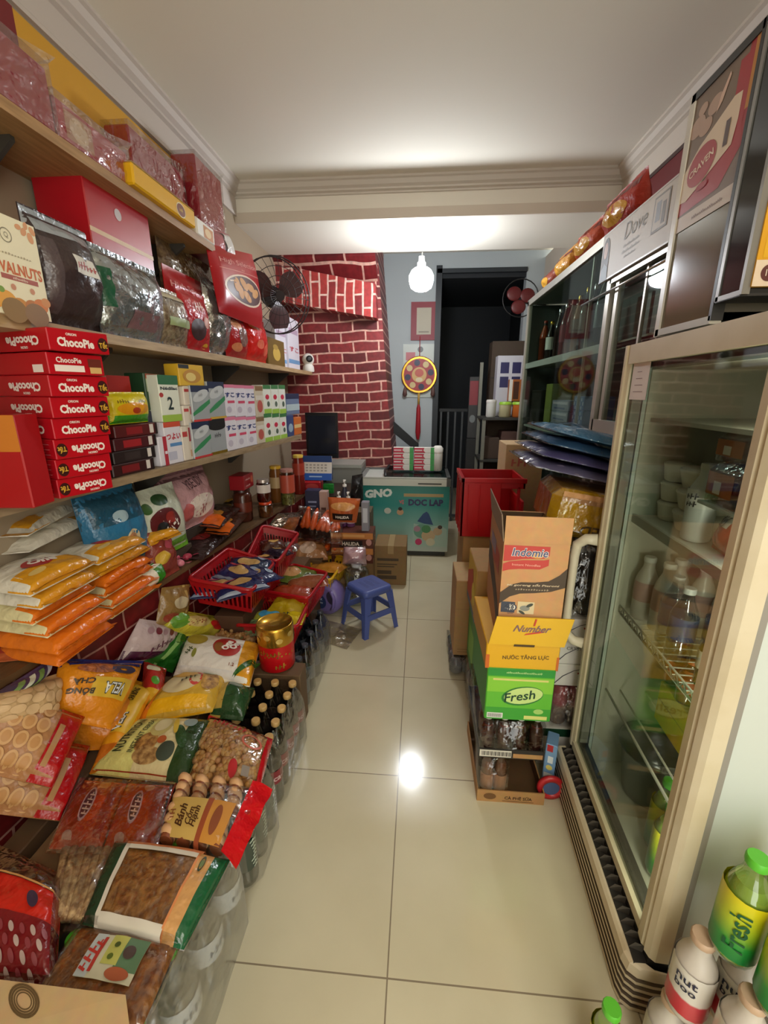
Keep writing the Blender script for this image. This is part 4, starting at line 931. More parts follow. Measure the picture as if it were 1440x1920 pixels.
# packed clothes in clear bags
CL = [('8e7f9c','mauve folded garment in clear plastic, lowest of the garment pile'), ('6e5f8e','purple folded garment in clear plastic, second in the garment pile'), ('3f6488','navy folded garment in clear plastic, third in the garment pile'), ('5a8fb4','blue folded garment in clear plastic on top of the garment pile')]
for k, (cc, l) in enumerate(CL):
    z = 1.105+.042*k; dx = .022*k
    p = Pouch((.425+dx, 1.58, z+.055), (.785, 1.53+.01*k, z-.02), (.785, 1.98, z-.02), (.43+dx, 1.98, z+.055), .028, seed=k, amp=.008, seal=.03, pw=.3, sides='u')
    t = thing('packed_garment', l, 'garment', p.c, 0, 'packed garments on the wrapped carton'); m = MB(); p.shell(m, mt(cc, .7), 20, 14); m.build('folded_cloth', t, p.c)
    q = Pouch(p.q[0]+V((-.02,-.01,.002)), p.q[1]+V((.01,-.01,.002)), p.q[2]+V((.01,.01,.002)), p.q[3]+V((-.02,.01,.002)), .034, seed=k, amp=.014, seal=.03, pw=.3, sides='u', fr=4); m = MB(); q.shell(m, mt('eef4fa', .08, 'clear'), 20, 14); m.build('plastic_sleeve', t, p.c)
# cartons behind the first tower
YL = mt('cda93a', .5)
def t3(c, m): m.shape(c.left, [(0,.0),(.1,0),(.2,.1),(.16,.2),(0,.13)], mt('b84a34', .5)); m.disc(c.left, .2, .1, .05, .05, mt('d8c040', .5), .001); m.rect(c.left, 0, .0, c.D, .03, mt('5a6a74', .5), .0012)
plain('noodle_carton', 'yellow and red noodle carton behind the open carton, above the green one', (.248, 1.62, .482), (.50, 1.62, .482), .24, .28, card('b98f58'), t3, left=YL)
plain('lemon_tea_carton', 'green carton behind the tray stack, under the yellow noodle carton', (.262, 1.62, .165), (.50, 1.62, .165), .315, .28, mt('3f8a34', .5), lambda c, m: m.rect(c.left, .05, .05, .2, .2, mt('7ab848', .5)))
def pack(name, label, x0, y0, x1, y1, z0, z1, nx, ny, r, col, capc=None):
    t = thing(name, label, 'pack', ((x0+x1)/2, (y0+y1)/2, z0)); o = t.location.copy()
    film([(x0,y0),(x1,y0),(x1,y1),(x0,y1)], z0, z1, 'x').build('shrink_film', t, o)
    for i in range(nx):
        for j in range(ny):
            x = x0+(x1-x0)*(i+.5)/nx; y = y0+(y1-y0)*(j+.5)/ny; h = z1-z0-.012
            m = MB(); m.lathe([(r*.8,0),(r,.006),(r,h*.7),(r*.5,h*.92),(r*.45,h)], col, 12, O=(x, y, z0+.003)); m.build('bottle', t, o)
    return t
pack('bottle_pack', 'low film-wrapped pack of bottles under the green carton behind the tray stack', .255, 1.60, .50, 1.90, .001, .16, 4, 5, .028, mt('8e8a84', .2))
pack('bottle_pack', 'grey film-wrapped drinks pack on the floor under the small kraft carton', .185, 1.93, .46, 2.22, .001, .10, 4, 4, .033, mt('6e7276', .25))
plain('kraft_carton', 'small upright kraft carton standing on the grey drinks pack', (.20, 1.955, .105), (.46, 1.955, .105), .42, .25, card('b88f60'), lambda c, m: (m.rect(c.front, 0, .265, c.W, .267, mt('8d6a42', .6)), m.rect(c.front, .02, .02, .11, .024, mt('8d6a42', .6)), m.rect(c.front, .02, .035, .11, .039, mt('8d6a42', .6))), top=card('c9a876'))
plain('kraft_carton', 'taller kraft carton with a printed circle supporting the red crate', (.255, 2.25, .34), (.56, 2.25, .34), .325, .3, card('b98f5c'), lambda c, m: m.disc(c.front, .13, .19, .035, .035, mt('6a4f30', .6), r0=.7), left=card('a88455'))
plain('kraft_carton', 'lower kraft carton hidden under the taller one behind the drinks pack', (.25, 2.25, 0), (.56, 2.25, 0), .336, .3, card('a88455'))
# red plastic crate
t = thing('plastic_crate', 'bright red plastic crate with a hand hole, on the taller kraft carton', 'crate', (.40, 2.38, .67)); TO = t.location.copy()
RP2 = mt('b01018', .3); m = MB()
def slab(pts, ext): m.prism([V(p) for p in pts], ext, RP2)
a0, a1, b0, b1, z0, z1, wl = .232, .555, 2.215, 2.52, .668, .985, .012
m.box(a0+.012, b0+.01, z0, a1-.012, b1-.01, z0+.01, RP2)
m.box(a0, b0, z0, a0+wl, b1, z1, RP2); m.box(a0, b1-wl, z0, a1, b1, z1, RP2)
m.box(a0, b0, z0, a0+.20, b0+wl, z1, RP2); m.box(a0+.20, b0, z1-.05, a1, b0+wl, z1, RP2); m.box(a0+.20, b0, z0, a1, b0+wl, z0+.13, RP2); m.box(a0+.245+.04, b0, z0+.1, a0+.30, b0+wl, z1-.04, RP2); m.box(a1-wl, b0, z0, a1, b1, z0+.2, RP2); m.box(a1-wl, b0, z1-.05, a1, b1, z1, RP2)
m.box(a0-.006, b0-.006, z1-.02, a1+.006, b0+wl, z1+.004, RP2); m.box(a0-.006, b0-.006, z1-.02, a0+wl, b1+.006, z1+.004, RP2)
for k in range(4): m.box(a0-.005, b0+.05+k*.07, z0+.01, a0, b0+.062+k*.07, z1-.03, RP2)
for k in range(3): m.box(a0+.03+k*.06, b0-.004, z0+.03, a0+.036+k*.06, b0, z1-.03, RP2)
m.build('crate_body', t, TO, bevel=.003)
plain('kraft_carton', 'pale kraft carton with red print standing behind the red crate', (.52, 2.60, .62), (.74, 2.60, .62), .50, .25, card('c9a87e'), lambda c, m: (m.text(c.front, '~~~', .09, .40, .06, mt('b8645a', .5), shear=.2), m.disc(c.front, .05, .3, .03, .03, mt('b8645a', .5), r0=.75)))
plain('kraft_carton', 'brown carton on the floor under the pale one behind the red crate', (.50, 2.60, 0), (.76, 2.60, 0), .615, .27, card('9d7a50'))
m = MB(); m.lathe([(.05,0),(.055,.004),(.075,.05),(.078,.05),(.06,.006)], mt('d9d6cc', .4), 20, capt=False); o = m.build('paper_bowl', None, (0,0,0)); o.location = (.43, 2.72, .97); tag(o, 'white bowl showing above the rim of the red crate', 'bowl'); bpy.data.objects.remove(o)
# little things squeezed between tray and plinth
plain('detergent_box', 'slim light blue box with a red tab on the floor beside the plinth', (.481, 1.30, 0), (.518, 1.285, 0), .2, .07, mt('7aa0c8', .45), lambda c, m: (m.rect(c.front, .006, .17, .026, .198, mt('b82a30', .4)), m.disc(c.front, .02, .10, .011, .011, mt('e2d070', .5)), m.rect(c.front, .004, .045, .034, .075, mt('e6e6e2', .5)), m.rect(c.front, .012, .12, .03, .15, mt('dfe6ea', .5))), 'box')
m = MB(); ax = (V((1,0,0)), V((0,0,1)), V((0,-1,0))); m.lathe([(.03,-.008),(.047,-.008),(.05,0),(.047,.008),(.03,.008),(.03,-.008)], mt('b8242a', .35), 28, O=(0,0,0), ax=ax, capb=False, capt=False); m.lathe([(.03,-.004),(.03,.004)], mt('4a5d86', .5), 24, ax=ax)
o = m.build('tape_roll'); o.location = (.500, 1.255, .0505); tag(o, 'red ring-shaped roll standing on the floor before the blue box', 'roll')
# ================================================================ shelves on the left wall
WOOD = mt('b58d5e', .5, 'wood'); PALE = mt('c2a57c', .5, 'wood'); GREYW = mt('a58f72', .5, 'wood')
def board(name, pts, z0, z1, m, label, brackets=()):
    t = thing(name, label, 'shelf', (sum(p[0] for p in pts)/len(pts), sum(p[1] for p in pts)/len(pts), z0)); o = t.location.copy()
    b = MB(); b.prism([(x, y, z0) for x, y in pts], (0, 0, z1-z0), m); b.build('board', t, o)
    for y in brackets:
        b = MB(); xw = XL+.001; b.prism([(xw, y, z0-.13), (xw, y, z0), (xw+.17, y, z0), (xw+.17, y, z0-.012), (xw+.02, y, z0-.13)], (0, .014, 0), mt('3a3630', .5)); b.build('bracket', t, o)
    return t
XW = XL+.001
S1, S2, S3, S4 = 2.096, 1.6, 1.13, .66
board('wall_shelf', [(XW,-.4),(-1.0,-.4),(-1.0,2.25),(XW,2.25)], S1-.03, S1, WOOD, 'highest wooden shelf, brown underside, holding the wrapped gift boxes', (.9, 1.25, 2.1))
board('wall_shelf', [(XW,-.4),(-1.0,-.4),(-1.0,4.09),(XW,4.09)], S2-.03, S2, PALE, 'long wooden shelf holding pouches, running on to the brick casing', (1.5, 2.6, 3.6))
board('wall_shelf', [(XW,-.3),(-1.2,-.3),(-1.094,1.0),(-.83,3.0),(XW,3.0)], S3-.028, S3, GREYW, 'narrow shelf under the red cake cartons and the milk cartons', (1.75, 2.7))
# low ledge faced with brick paper
LED = lambda y: -1.035+(y-1.75)*.107
t = thing('low_counter', 'low counter faced with red brick paper under the noodle packs and jars', 'counter', (-1.12, 1.6, 0)); o_ = t.location.copy()
b = MB(); b.prism([(XW,.1,S4-.022),(LED(.1),.1,S4-.022),(LED(3.2),3.2,S4-.022),(XW,3.2,S4-.022)], (0,0,.022), mt('6e5236', .45, 'wood')); b.build('top_board', t, o_)
b = MB(); b.prism([(LED(.1)-.012,.1,0.001),(LED(3.2)-.012,3.2,0.001),(LED(3.2)-.03,3.2,0.001),(LED(.1)-.03,.1,0.001)], (0,0,S4-.024), brick_mat('brick_paper_counter', 1, 2, .2, .085, .004, '741c1c', '5a1414', 'b98a7c', (.03, .02), .2, .45)); b.build('front_panel', t, o_)
b = MB(); b.box(XW, 3.17, .001, LED(3.2)-.03, 3.19, S4-.024, mt('6e5236', .5)); b.build('end_panel', t, o_)
# ---- helpers for things standing on a shelf and facing the aisle
def bx(name, label, cat, px0, px1, pyt, z0, X=None, pl=None, D=.1, mats=None, deco=None, group=None, e=.003, over=None, H=None, left=None):
    """box on level z0 whose face spans px0..px1 in the photo and reaches up to pyt"""
    h = (lambda a, b: hit(a, b, pl)) if pl else (lambda a, b: at(a, b, X=X))
    pm = (px0+px1)/2; T = h(pm, pyt)
    # find the row of the bottom edge by projecting the level back
    A, B = V((0,0,0)), V((0,0,0))
    for P_, px in ((A, px0), (B, px1)):
        lo, hi = -400.0, 2300.0
        for _ in range(40):
            md = (lo+hi)/2
            if h(px, md).z > z0: lo = md
            else: hi = md
        q = h(px, lo); P_.x, P_.y, P_.z = q.x, q.y, z0
    c = Carton(A, B, H or max(T.z-z0, .02), D); m = MB()
    mm = {}
    if left: mm['left'] = left
    c.shell(m, mats, e, mm)
    if deco: deco(c, m)
    return tag(m.build(name, origin=c.c), label, cat, group), c
def sp(name, label, cat, px0, px1, pyt, z0, X=None, pl=None, T=.05, mats=None, deco=None, group=None, lean=.0, amp=.008, seal=.08, seed=0, pw=.5, flat=.5, nu=18, inner=None):
    """pouch standing on level z0"""
    o, c = bx('tmp', 'x', 'x', px0, px1, pyt, z0, X, pl)
    bpy.data.objects.remove(o)
    n = c.u.cross(V((0,0,1))); up = V((0,0,1))-n*lean
    c.A = c.A-n*T*.45
    p = Pouch(c.A, c.A+c.u*c.W, c.A+c.u*c.W+up*c.H, c.A+up*c.H, T, seal=seal, seed=seed, amp=amp, flat=flat, pw=pw)
    if inner:
        t = thing(name, label, cat, p.c, 0, group); m = MB(); p.shell(m, mats, nu, nu); deco and deco(p, m); m.build('clear_film', t, p.c)
        q = Pouch(*[v for v in p.q], T*.82, seal=seal*1.3, seed=seed, amp=amp*.6, flat=flat*.8, pw=pw); m = MB(); q.shell(m, inner[1], nu, nu); k = m.build(inner[0], t, p.c); return t
    m = MB(); p.shell(m, mats, nu, nu); deco and deco(p, m)
    return tag(m.build(name, origin=p.c), label, cat, group)
# ================================================================ top shelf: gift boxes in film
def gift(name, label, px0, px1, pyt, z0, X, D, col, wrap=True, deco=None, cat='box', H=None):
    h, c = bx('tmp', 'x', 'x', px0, px1, pyt, z0, X, None, D, WHITE, None, None, .003, None, H); bpy.data.objects.remove(h)
    if not wrap:
        m = MB(); c.shell(m, col, .006); deco and deco(c, m); return tag(m.build(name, origin=c.c), label, cat), c
    t = thing(name, label, cat, c.p(c.W/2, c.D/2, 0)); m = MB(); c.shell(m, col, .006); deco and deco(c, m); m.build('box_body', t, c.p(c.W/2, c.D/2, 0))
    k = Carton(c.p(-.004,-.006,.0), c.p(c.W+.004,-.006,.0), c.H+.012, c.D+.012); m = MB()
    # crumpled film around it
    n = 14; f = [k.front, k.left, k.top, k.right]; dm = [(k.W,k.H),(k.D,k.H),(k.W,k.D),(k.D,k.H)]
    for g, (a, b) in zip(f, dm):
        vs = []
        for j in range(n+1):
            for i in range(n+1):
                ed = min(i, n-i, j, n-j)
                w = noise.noise(V((i*.7, j*.7, len(label)*1.7)))*.012 if ed else 0
                vs.append(g(a*i/n, b*j/n, max(w, -.002)))
        m.add(vs, [(j*(n+1)+i, j*(n+1)+i+1, (j+1)*(n+1)+i+1, (j+1)*(n+1)+i) for j in range(n) for i in range(n)], CLEAR, True)
    # gathered top corner
    q = k.p(k.W, 0, k.H)
    m.add([q, k.p(k.W*.7, .0, k.H), q+k.u*.03+V((0,0,.03)), k.p(k.W, k.D*.4, k.H)], [(0,1,2),(0,2,3)], CLEAR)
    m.build('film_wrap', t, c.p(c.W/2, c.D/2, 0))
    return t, c
WINE = mt('a02430', .35); WINE2 = mt('b43a44', .35)
def gdeco(c, m): m.rect(c.front, c.W*.1, c.H*.15, c.W*.45, c.H*.85, mt('c08a6a', .4)); m.disc(c.front, c.W*.27, c.H*.5, c.W*.12, c.H*.3, mt('d8b48c', .4), .001)
gift('gift_box', 'large red gift box in crinkled film at the window end of the highest shelf', -120, 108, 48, S1, -1.005, .2, WINE, True, gdeco)
c_ = None
t_, c_ = gift('gift_box', 'flat rose gift box in film on the highest shelf, beside the large red one', 112, 246, 240, S1, -1.005, .22, WINE2, True, gdeco)
YEL = mt('e3ad12', .35)
def ydeco(c, m): m.disc(c.front, c.W*.72, c.H*.42, .035, .026, mt('e8d8b0', .4)); m.disc(c.front, c.W*.72, c.H*.42, .031, .022, mt('7a3a1c', .4), .0012); m.text(c.front, '~~~', c.W*.72, c.H*.42, .014, mt('e8c870', .4), bold=.02, off=.002); m.rect(c.top, .0, .0, c.W, .02, mt('d8d0c0', .4))
a, c_ = gift('biscuit_box', 'yellow biscuit box jutting over the edge of the highest shelf', 252, 368, 352, S1, -.975, .16, YEL, False, ydeco)
gift('gift_box', 'red gift box in film standing behind the yellow biscuit box', 262, 358, 296, S1, -1.135, .10, WINE, True)
gift('gift_box', 'dark red gift box in loose film at the end of the highest shelf', 382, 428, 330, S1, -1.09, .12, WINE, True)
gift('cookie_box', 'small white box with a cookie picture at the end of the highest shelf', 371, 404, 420, S1, -1.0, .07, WHITE, False, lambda c, m: (m.rect(c.front, c.W*.35, c.H*.1, c.W*.9, c.H*.8, mt('c07a3a', .4)), m.disc(c.front, c.W*.6, c.H*.45, c.W*.18, c.H*.25, mt('e2c08a', .4), .001)))
# ================================================================ second shelf
def walnut(c, m):
    f = c.front; W, H = c.W, c.H; OR = mt('c8622a', .5); PE = mt('e8b080', .5)
    m.rect(f, 0, 0, W, H, mt('ece3c4', .5), .0003); m.text(f, 'WALNUTS', W*.60, H*.48, H*.12, OR, w=W*.74, bold=.03); m.rect(f, W*.3, H*.36, W*.88, H*.41, mt('a8564a', .5)); m.text(f, '~~~~~~~~~~', W*.59, H*.385, H*.03, mt('f0dcc8', .5), off=.0016, bold=.02)
    m.disc(f, W*.5, H*.8, W*.09, W*.09, mt('8a8268', .5), r0=.85); m.text(f, 'Q', W*.5, H*.8, H*.06, mt('8a8268', .5)); m.text(f, '~~~~~~~~~~~~~~~', W*.5, H*.62, H*.022, mt('9a8a68', .5), w=W*.7)
    for a, b, r in ((.72,.93,.05),(.8,.9,.06),(.9,.86,.07),(.95,.94,.06),(.85,.97,.05),(.2,.96,.04)): m.disc(f, W*a, H*b, W*r, W*r*.7, mt('d89a6a', .5), .0008, rot=a*9)
    for a, b, r, cc in ((.12,.12,.12,'d88a2a'),(.3,.14,.16,'e0a03c'),(.5,.1,.14,'c98a3a'),(.7,.12,.12,'b8743a'),(.85,.15,.12,'d07a3a'),(.95,.2,.08,'cc8a50'),(.25,.24,.05,'7a9a3a'),(.4,.05,.2,'8a6a3a'),(.75,.04,.2,'8a6a48')): m.disc(f, W*a, H*b, W*r, W*r*.8, mt(cc, .5), .001+a*.0004)
    for a in (.2,.45,.75): m.disc(f, W*a, H*.29, W*.04, W*.04, mt('c88a6a', .5))
bx('walnut_box', 'cream box of walnuts with orange lettering at the window end of the second shelf', 'box', -22, 97, 415, S2, -.985, None, .09, mt('e4d8b8', .5), walnut)
DKP = mt('3c2f30', .28, 'foil')
def pou(p, m): p.R(m, 0, .80, 1, .985, foil('9aa0a6')); p.R(m, .34, .50, .74, .66, mt('e0dcd4', .5)); p.S(m, '~~~~~~', .54, .58, .022, mt('a82a2a', .5), bold=.02); p.R(m, .05, .1, .2, .75, foil('55484a'))
sp('foil_pouch', 'dark plum pouch with a grey top and small white sticker, beside the walnut box', 'pouch', 96, 206, 425, S2, -1.0, None, .07, DKP, pou, amp=.012, seed=5)
# red gift boxes behind
def lid(c, m): m.rect(c.front, 0, c.H*.42, c.W, c.H*.47, mt('d8b48a', .4)); m.disc(c.front, c.W*.45, c.H*.75, .018, .018, mt('c9bfc0', .4), .001)
bx('gift_box', 'red gift box with a gold line, upper one stacked behind the plum pouch', 'box', 182, 296, 375, 1.80, -1.06, None, .17, mt('b01a24', .3), lid)
bx('gift_box', 'wide red gift box with a gold clasp, under the other red gift box', 'box', 190, 333, 470, 1.70, -1.04, None, .19, mt('b8202a', .3), H=.098, deco= lambda c, m: (m.rect(c.front, 0, c.H*.55, c.W, c.H*.62, mt('d8b48a', .4)), m.disc(c.front, c.W*.6, c.H*.5, .01, .028, mt('c9a440', .3, metal=.8), .004), m.disc(c.front, c.W*.6, c.H*.72, .016, .01, mt('c9a440', .3, metal=.8), .004)))
bx('carton', 'brown carton hidden behind the silver pouch, carrying the red gift boxes', 'carton', 190, 325, 560, S2, -1.07, None, .16, card('7a4a36'), H=.098)
SIL = mt('aeb4b6', .25, 'silver')
def silv(p, m): p.R(m, 0, .32, .12, .75, foil('24583e')); p.R(m, .3, .12, .75, .34, foil('7a5a5e')); p.R(m, 0, .9, 1, .99, mt('8d9294', .25, 'silver'))
sp('foil_pouch', 'crinkled silver foil pouch on the second shelf, with a green patch', 'pouch', 205, 318, 490, S2, -.995, None, .06, SIL, silv, amp=.014, seed=9)
sp('nut_bag', 'clear bag of pale nuts between the silver pouch and the red pouch', 'bag', 309, 360, 548, S2, -1.0, None, .05, CLEAR, lambda p, m: (p.R(m, .1, .82, .95, .97, foil('cfc4a8')), p.R(m, .15, .35, .85, .5, mt('9aa878', .5))), inner=('nut_filling', mt('b8a480', .6, 'food')))
HS = mt('ab1019', .3)
def hs(p, m):
    p.S(m, 'High Selection', .5, .78, p.wv*.09, mt('e8a8a0', .4), w=p.wu*.8, bold=.0); p.R(m, .0, .665, 1, .675, mt('d88a80', .4)); 
    pts = [(.5+.40*math.cos(a)*(1+.07*math.cos(6*a)), .42+.2*math.sin(a)*(1+.1*math.cos(6*a))) for a in [2*PI*i/36 for i in range(36)]]
    m.shape(p.top, pts, mt('e2c9b0', .4), .0015) if False else p.D(m, .5, .42, .41, .215, mt('e2c9b0', .4)); p.D(m, .5, .42, .38, .19, mt('4a1a12', .4), .002)
    for a, b in ((.3,.47),(.45,.5),(.6,.48),(.72,.42),(.5,.34),(.36,.38)): p.D(m, a, b, .1, .055, mt('c98a3c', .5), .003, rot=a*5); 
    p.S(m, '~~~~~~~~', .5, .70, p.wv*.025, mt('e0a090', .4))
sp('biscuit_pouch', 'red biscuit pouch standing upright half behind the small red character-free pouch'.replace('character-free ', ''), 'pouch', 332, 399, 520, S2, -1.065, None, .05, HS, lambda p, m: (p.S(m, 'High Selection', .5, .78, p.wv*.1, mt('d88a84', .4), w=p.wu*.9)), amp=.003)
sp('snack_pouch', 'small glossy red pouch with a white curl print in front of the tall biscuit pouch', 'pouch', 350, 399, 550, S2, -1.005, None, .04, mt('b31a20', .25, 'foil'), lambda p, m: (p.S(m, '~~~', .5, .75, .04, mt('e8c0b8', .4), shear=.2), p.D(m, .4, .35, .25, .18, mt('3a2020', .4)), p.D(m, .7, .5, .14, .1, mt('d8a090', .4)), p.D(m, .75, .1, .1, .05, mt('d8a020', .4))), amp=.004)
sp('foil_pouch', 'tall narrow clear-silver pouch beside the red pouches on the second shelf', 'pouch', 400, 436, 535, S2, -1.03, None, .06, mt('b4b4b2', .2, 'silver'), None, amp=.016, seed=12)
sp('nut_bag', 'clear bag of brown grains behind the silver pouch, under the highest shelf', 'bag', 318, 410, 476, 1.79, -1.12, None, .06, CLEAR, None, inner=('grain_filling', mt('9a8058', .6, 'food')))
bx('carton', 'plain brown box carrying the bag of brown grains at the back of the second shelf', 'carton', 320, 410, 560, S2, -1.10, None, .12, card('5a4632'), H=.188)
# hanging big biscuit pouch and the ones under it
A = at(408, 575, X=-.99); B = at(490, 602, X=-.99); 
p = Pouch(V((-.985, A.y, 1.795)), V((-.985, B.y, 1.795)), V((-1.02, B.y, at(490, 487, X=-1.0).z)), V((-1.02, A.y, at(408, 466, X=-1.0).z)), .045, seal=.05, amp=.002, flat=.3, seed=3, pw=.35)
m = MB(); p.shell(m, HS, 18, 18); hs(p, m); tag(m.build('biscuit_pouch', origin=p.c), 'large red biscuit pouch with a cookie picture, propped above two red bags', 'pouch')
sp('snack_bag', 'red snack bag with a clear middle below the big biscuit pouch', 'bag', 432, 468, 592, S2, -1.02, None, .05, mt('a81c1e', .25, 'foil'), lambda p, m: (p.D(m, .55, .5, .22, .22, foil('7a5a52')), p.D(m, .3, .75, .18, .1, foil('d08a60')), p.D(m, .3, .25, .2, .1, foil('c87a50'))), seed=2)
sp('snack_bag', 'bright red snack bag with orange blobs, second below the big biscuit pouch', 'bag', 469, 505, 598, S2, -1.02, None, .05, mt('c41c14', .25, 'foil'), lambda p, m: (p.D(m, .3, .8, .25, .1, foil('e07a30')), p.D(m, .4, .4, .15, .1, foil('d86a50')), p.D(m, .7, .3, .12, .14, foil('d85a40'))), seed=4)
bx('support_box', 'dull red box behind the two red snack bags, propping the big biscuit pouch', 'box', 412, 492, 640, S2, -1.09, None, .1, mt('5a1a1a', .5), H=.19)
bx('tea_box', 'olive box with a gold figure near the end of the second shelf', 'box', 504, 535, 637, S2, -1.03, None, .08, mt('6b5520', .4), lambda c, m: (m.disc(c.front, c.W*.5, c.H*.45, c.W*.22, c.H*.25, mt('c8a850', .4)), m.disc(c.front, c.W*.45, c.H*.7, c.W*.15, c.H*.1, mt('a88a40', .4))))
MW = mt('dcd8e2', .45); BL = mt('3a5aa8', .45); RDT = mt('c03a44', .45); PNK = mt('d87a98', .45)
def milkw(c, m): m.rect(c.front, 0, c.H*.12, c.W, c.H*.2, mt('6a9ac8', .45)); m.text(c.front, 'すこ', c.W*.5, c.H*.4, c.H*.1, RDT, w=c.W*.8, bold=.02); m.rect(c.front, c.W*.1, c.H*.7, c.W*.9, c.H*.8, mt('b8a0b8', .45))
bx('milk_carton', 'tall white milk powder carton near the second shelf end, closest to the olive box', 'carton', 520, 541, 606, S2, -1.08, None, .1, MW, milkw)
bx('milk_carton', 'tall white milk powder carton at the end of the second shelf, beside the camera', 'carton', 543, 563, 600, S2, -1.06, None, .1, MW, milkw)
# white camera
y = at(577, 700, X=-1.05).y; t = thing('security_camera', 'small white round-headed security camera at the end of the second shelf', 'camera', (-1.04, y, S2)); o_ = t.location.copy()
m = MB(); m.lathe([(.05,0),(.055,.01),(.05,.05),(.03,.075)], WHITE, 20, O=o_); m.build('camera_base', t, o_)
m = MB(); m.ball(o_+V((0,0,.11)), .055, WHITE, 20, 14); m.build('camera_head', t, o_)
m = MB(); f_ = V((.45,-.9,.05)).normalized(); s_ = f_.cross(V((0,0,1))).normalized(); m.lathe([(.03,.0),(.03,.006),(.012,.008)], BLACK, 18, O=o_+V((0,0,.11))+f_*.049, ax=(s_, f_.cross(s_), f_)); m.build('lens', t, o_)
# wall fan
fy = 2.95; t = thing('wall_fan', 'black wall fan with a round wire guard above the second shelf', 'fan', at(520, 555, Y=fy)); o_ = t.location.copy(); DKF = mt('2a2020', .4)
ax_n = V((.62,-.75,-.12)).normalized(); ax_u = ax_n.cross(V((0,0,1))).normalized(); ax_v = ax_u.cross(ax_n)
def cp(a, b, d): return o_+ax_u*a+ax_v*b+ax_n*d
m = MB()
RF = .225
for r_, d in ((RF,0), (RF,-.05), (RF*.75,.028), (RF*.5,.04), (RF*.28,.045)): m.tube([cp(r_*math.cos(2*PI*k/36), r_*math.sin(2*PI*k/36), d) for k in range(36)], .004 if r_ == RF else .002, DKF, 6, True)
for k in range(28):
    a = 2*PI*k/28; m.tube([cp(RF*q*math.cos(a), RF*q*math.sin(a), d) for q, d in ((.12,.048),(.5,.04),(.8,.024),(1,0),(1,-.05))], .0016, DKF, 4)
m.build('wire_guard', t, o_)
m = MB(); m.lathe([(.03,.05),(.032,.03),(.03,-.03)], DKF, 16, O=o_, ax=(ax_u, ax_v, ax_n)); m.build('hub', t, o_)
m = MB()
for k in range(3):
    a0 = 2*PI*k/3+.4; vs = []
    for i in range(7):
        r_ = .03+.17*i/6; w_ = .25+.55*math.sin(PI*min(i/6*.8+.15, 1))
        for s_ in (-1, 1): vs.append(cp(r_*math.cos(a0+s_*w_*.8), r_*math.sin(a0+s_*w_*.8), -.01+s_*.015))
    m.add(vs, [(2*i, 2*i+1, 2*i+3, 2*i+2) for i in range(6)], mt('4a2a2a', .35), True)
m.build('blade', t, o_)
m = MB(); m.lathe([(.06,-.06),(.07,-.1),(.05,-.17)], DKF, 16, O=o_, ax=(ax_u, ax_v, ax_n)); m.tube([cp(0,0,-.16), o_+V((XW+.02-o_.x, .1, .02))], .02, DKF, 8); m.build('motor', t, o_)
# pink and white bag hanging at the end of the highest shelf
p = Pouch(V((-1.04, 2.30, at(405, 480, Y=2.3).z)), V((-1.0, 2.50, at(440, 485, Y=2.5).z)), V((-1.03, 2.50, at(440, 440, Y=2.5).z)), V((-1.07, 2.30, at(405, 425, Y=2.3).z)), .03, amp=.01, seed=8, flat=.5)
m = MB(); p.shell(m, foil('b8747a'), 14, 14); p.R(m, .55, .1, .95, .95, foil('e0dcd8')); p.R(m, .48, .1, .56, .9, foil('3a1a20')); tag(m.build('snack_bag', origin=p.c), 'dusty pink and white bag hanging past the end of the highest shelf', 'bag')
# ================================================================ third shelf: cake cartons
CPR = mt('b8101e', .28); CPT = mt('f2e4dc', .4); CPG = mt('d8a83a', .4); CPD = mt('3a1410', .4)
FL, FR = V((-1.0, 1.085, 0)), V((-.955, 1.24, 0))
def cake(i, flip, z, H, dx, wide=1.0, style=0):
    off = V((dx, -dx*.25, z)); A = FL+off; B = FL+(FR-FL)*wide+off
    c = Carton(A, B, H, .235); m = MB(); c.shell(m, CPR, .002)
    r = PI if flip else 0; sx = -1 if flip else 1; W = c.W
    if style == 0:
        cx = W/2-.012*sx
        m.text(c.front, 'ChocoPie', cx, H*.42, H*.42, CPT, r, w=W*.60, bold=.045); m.text(c.front, 'ORION', cx-.01*sx, H*(.78 if not flip else .16), H*.12, CPT, r, bold=.03)
        ex = W-.018 if not flip else .018
        m.disc(c.front, ex, H*.45, .015, .018, CPD, .001); m.text(c.front, 'Tết', ex, H*.45, H*.34, CPG, r, w=.024, bold=.03, off=.0018)
    else:
        m.rect(c.front, W*.1, H*.15, W*.62, H*.45, CPT); m.text(c.front, 'ChocoPie', W*.36, H*.68, H*.26, CPT, 0, w=W*.44, bold=.03); m.rect(c.front, W*.72, H*.1, W*.94, H*.4, mt('d8b070', .4)); m.rect(c.front, W*.7, H*.4, W*.95, H*.8, mt('6a2a1c', .4))
    if style == 0 and i > 2:
        m.text(c.left, 'ChocoPie', c.D*.58, H*.45, H*.42, CPT, PI, w=.13, bold=.045); m.text(c.left, 'ORION', c.D*.6, H*.16, H*.12, CPT, PI, bold=.03)
    elif style: m.rect(c.left, c.D-.06, H*.1, c.D-.02, H*.45, CPT)
    else:
        for q in range(5): m.rect(c.left, c.D-.075, H*(.2+.13*q), c.D-.02-(q%2)*.02, H*(.2+.13*q)+.002, mt('d86a70', .4))
    return tag(m.build('cake_carton', origin=c.c), ['bottom','second','third','fourth','fifth','sixth','seventh','topmost'][i]+(' red cake carton in the stack' if i in (0, 7) else ' red cake carton from the bottom of the stack')+(', lettering upside down' if flip else ', with a white strip' if style else ', lettering upright'), 'carton', 'red cake cartons')
hh = .0555
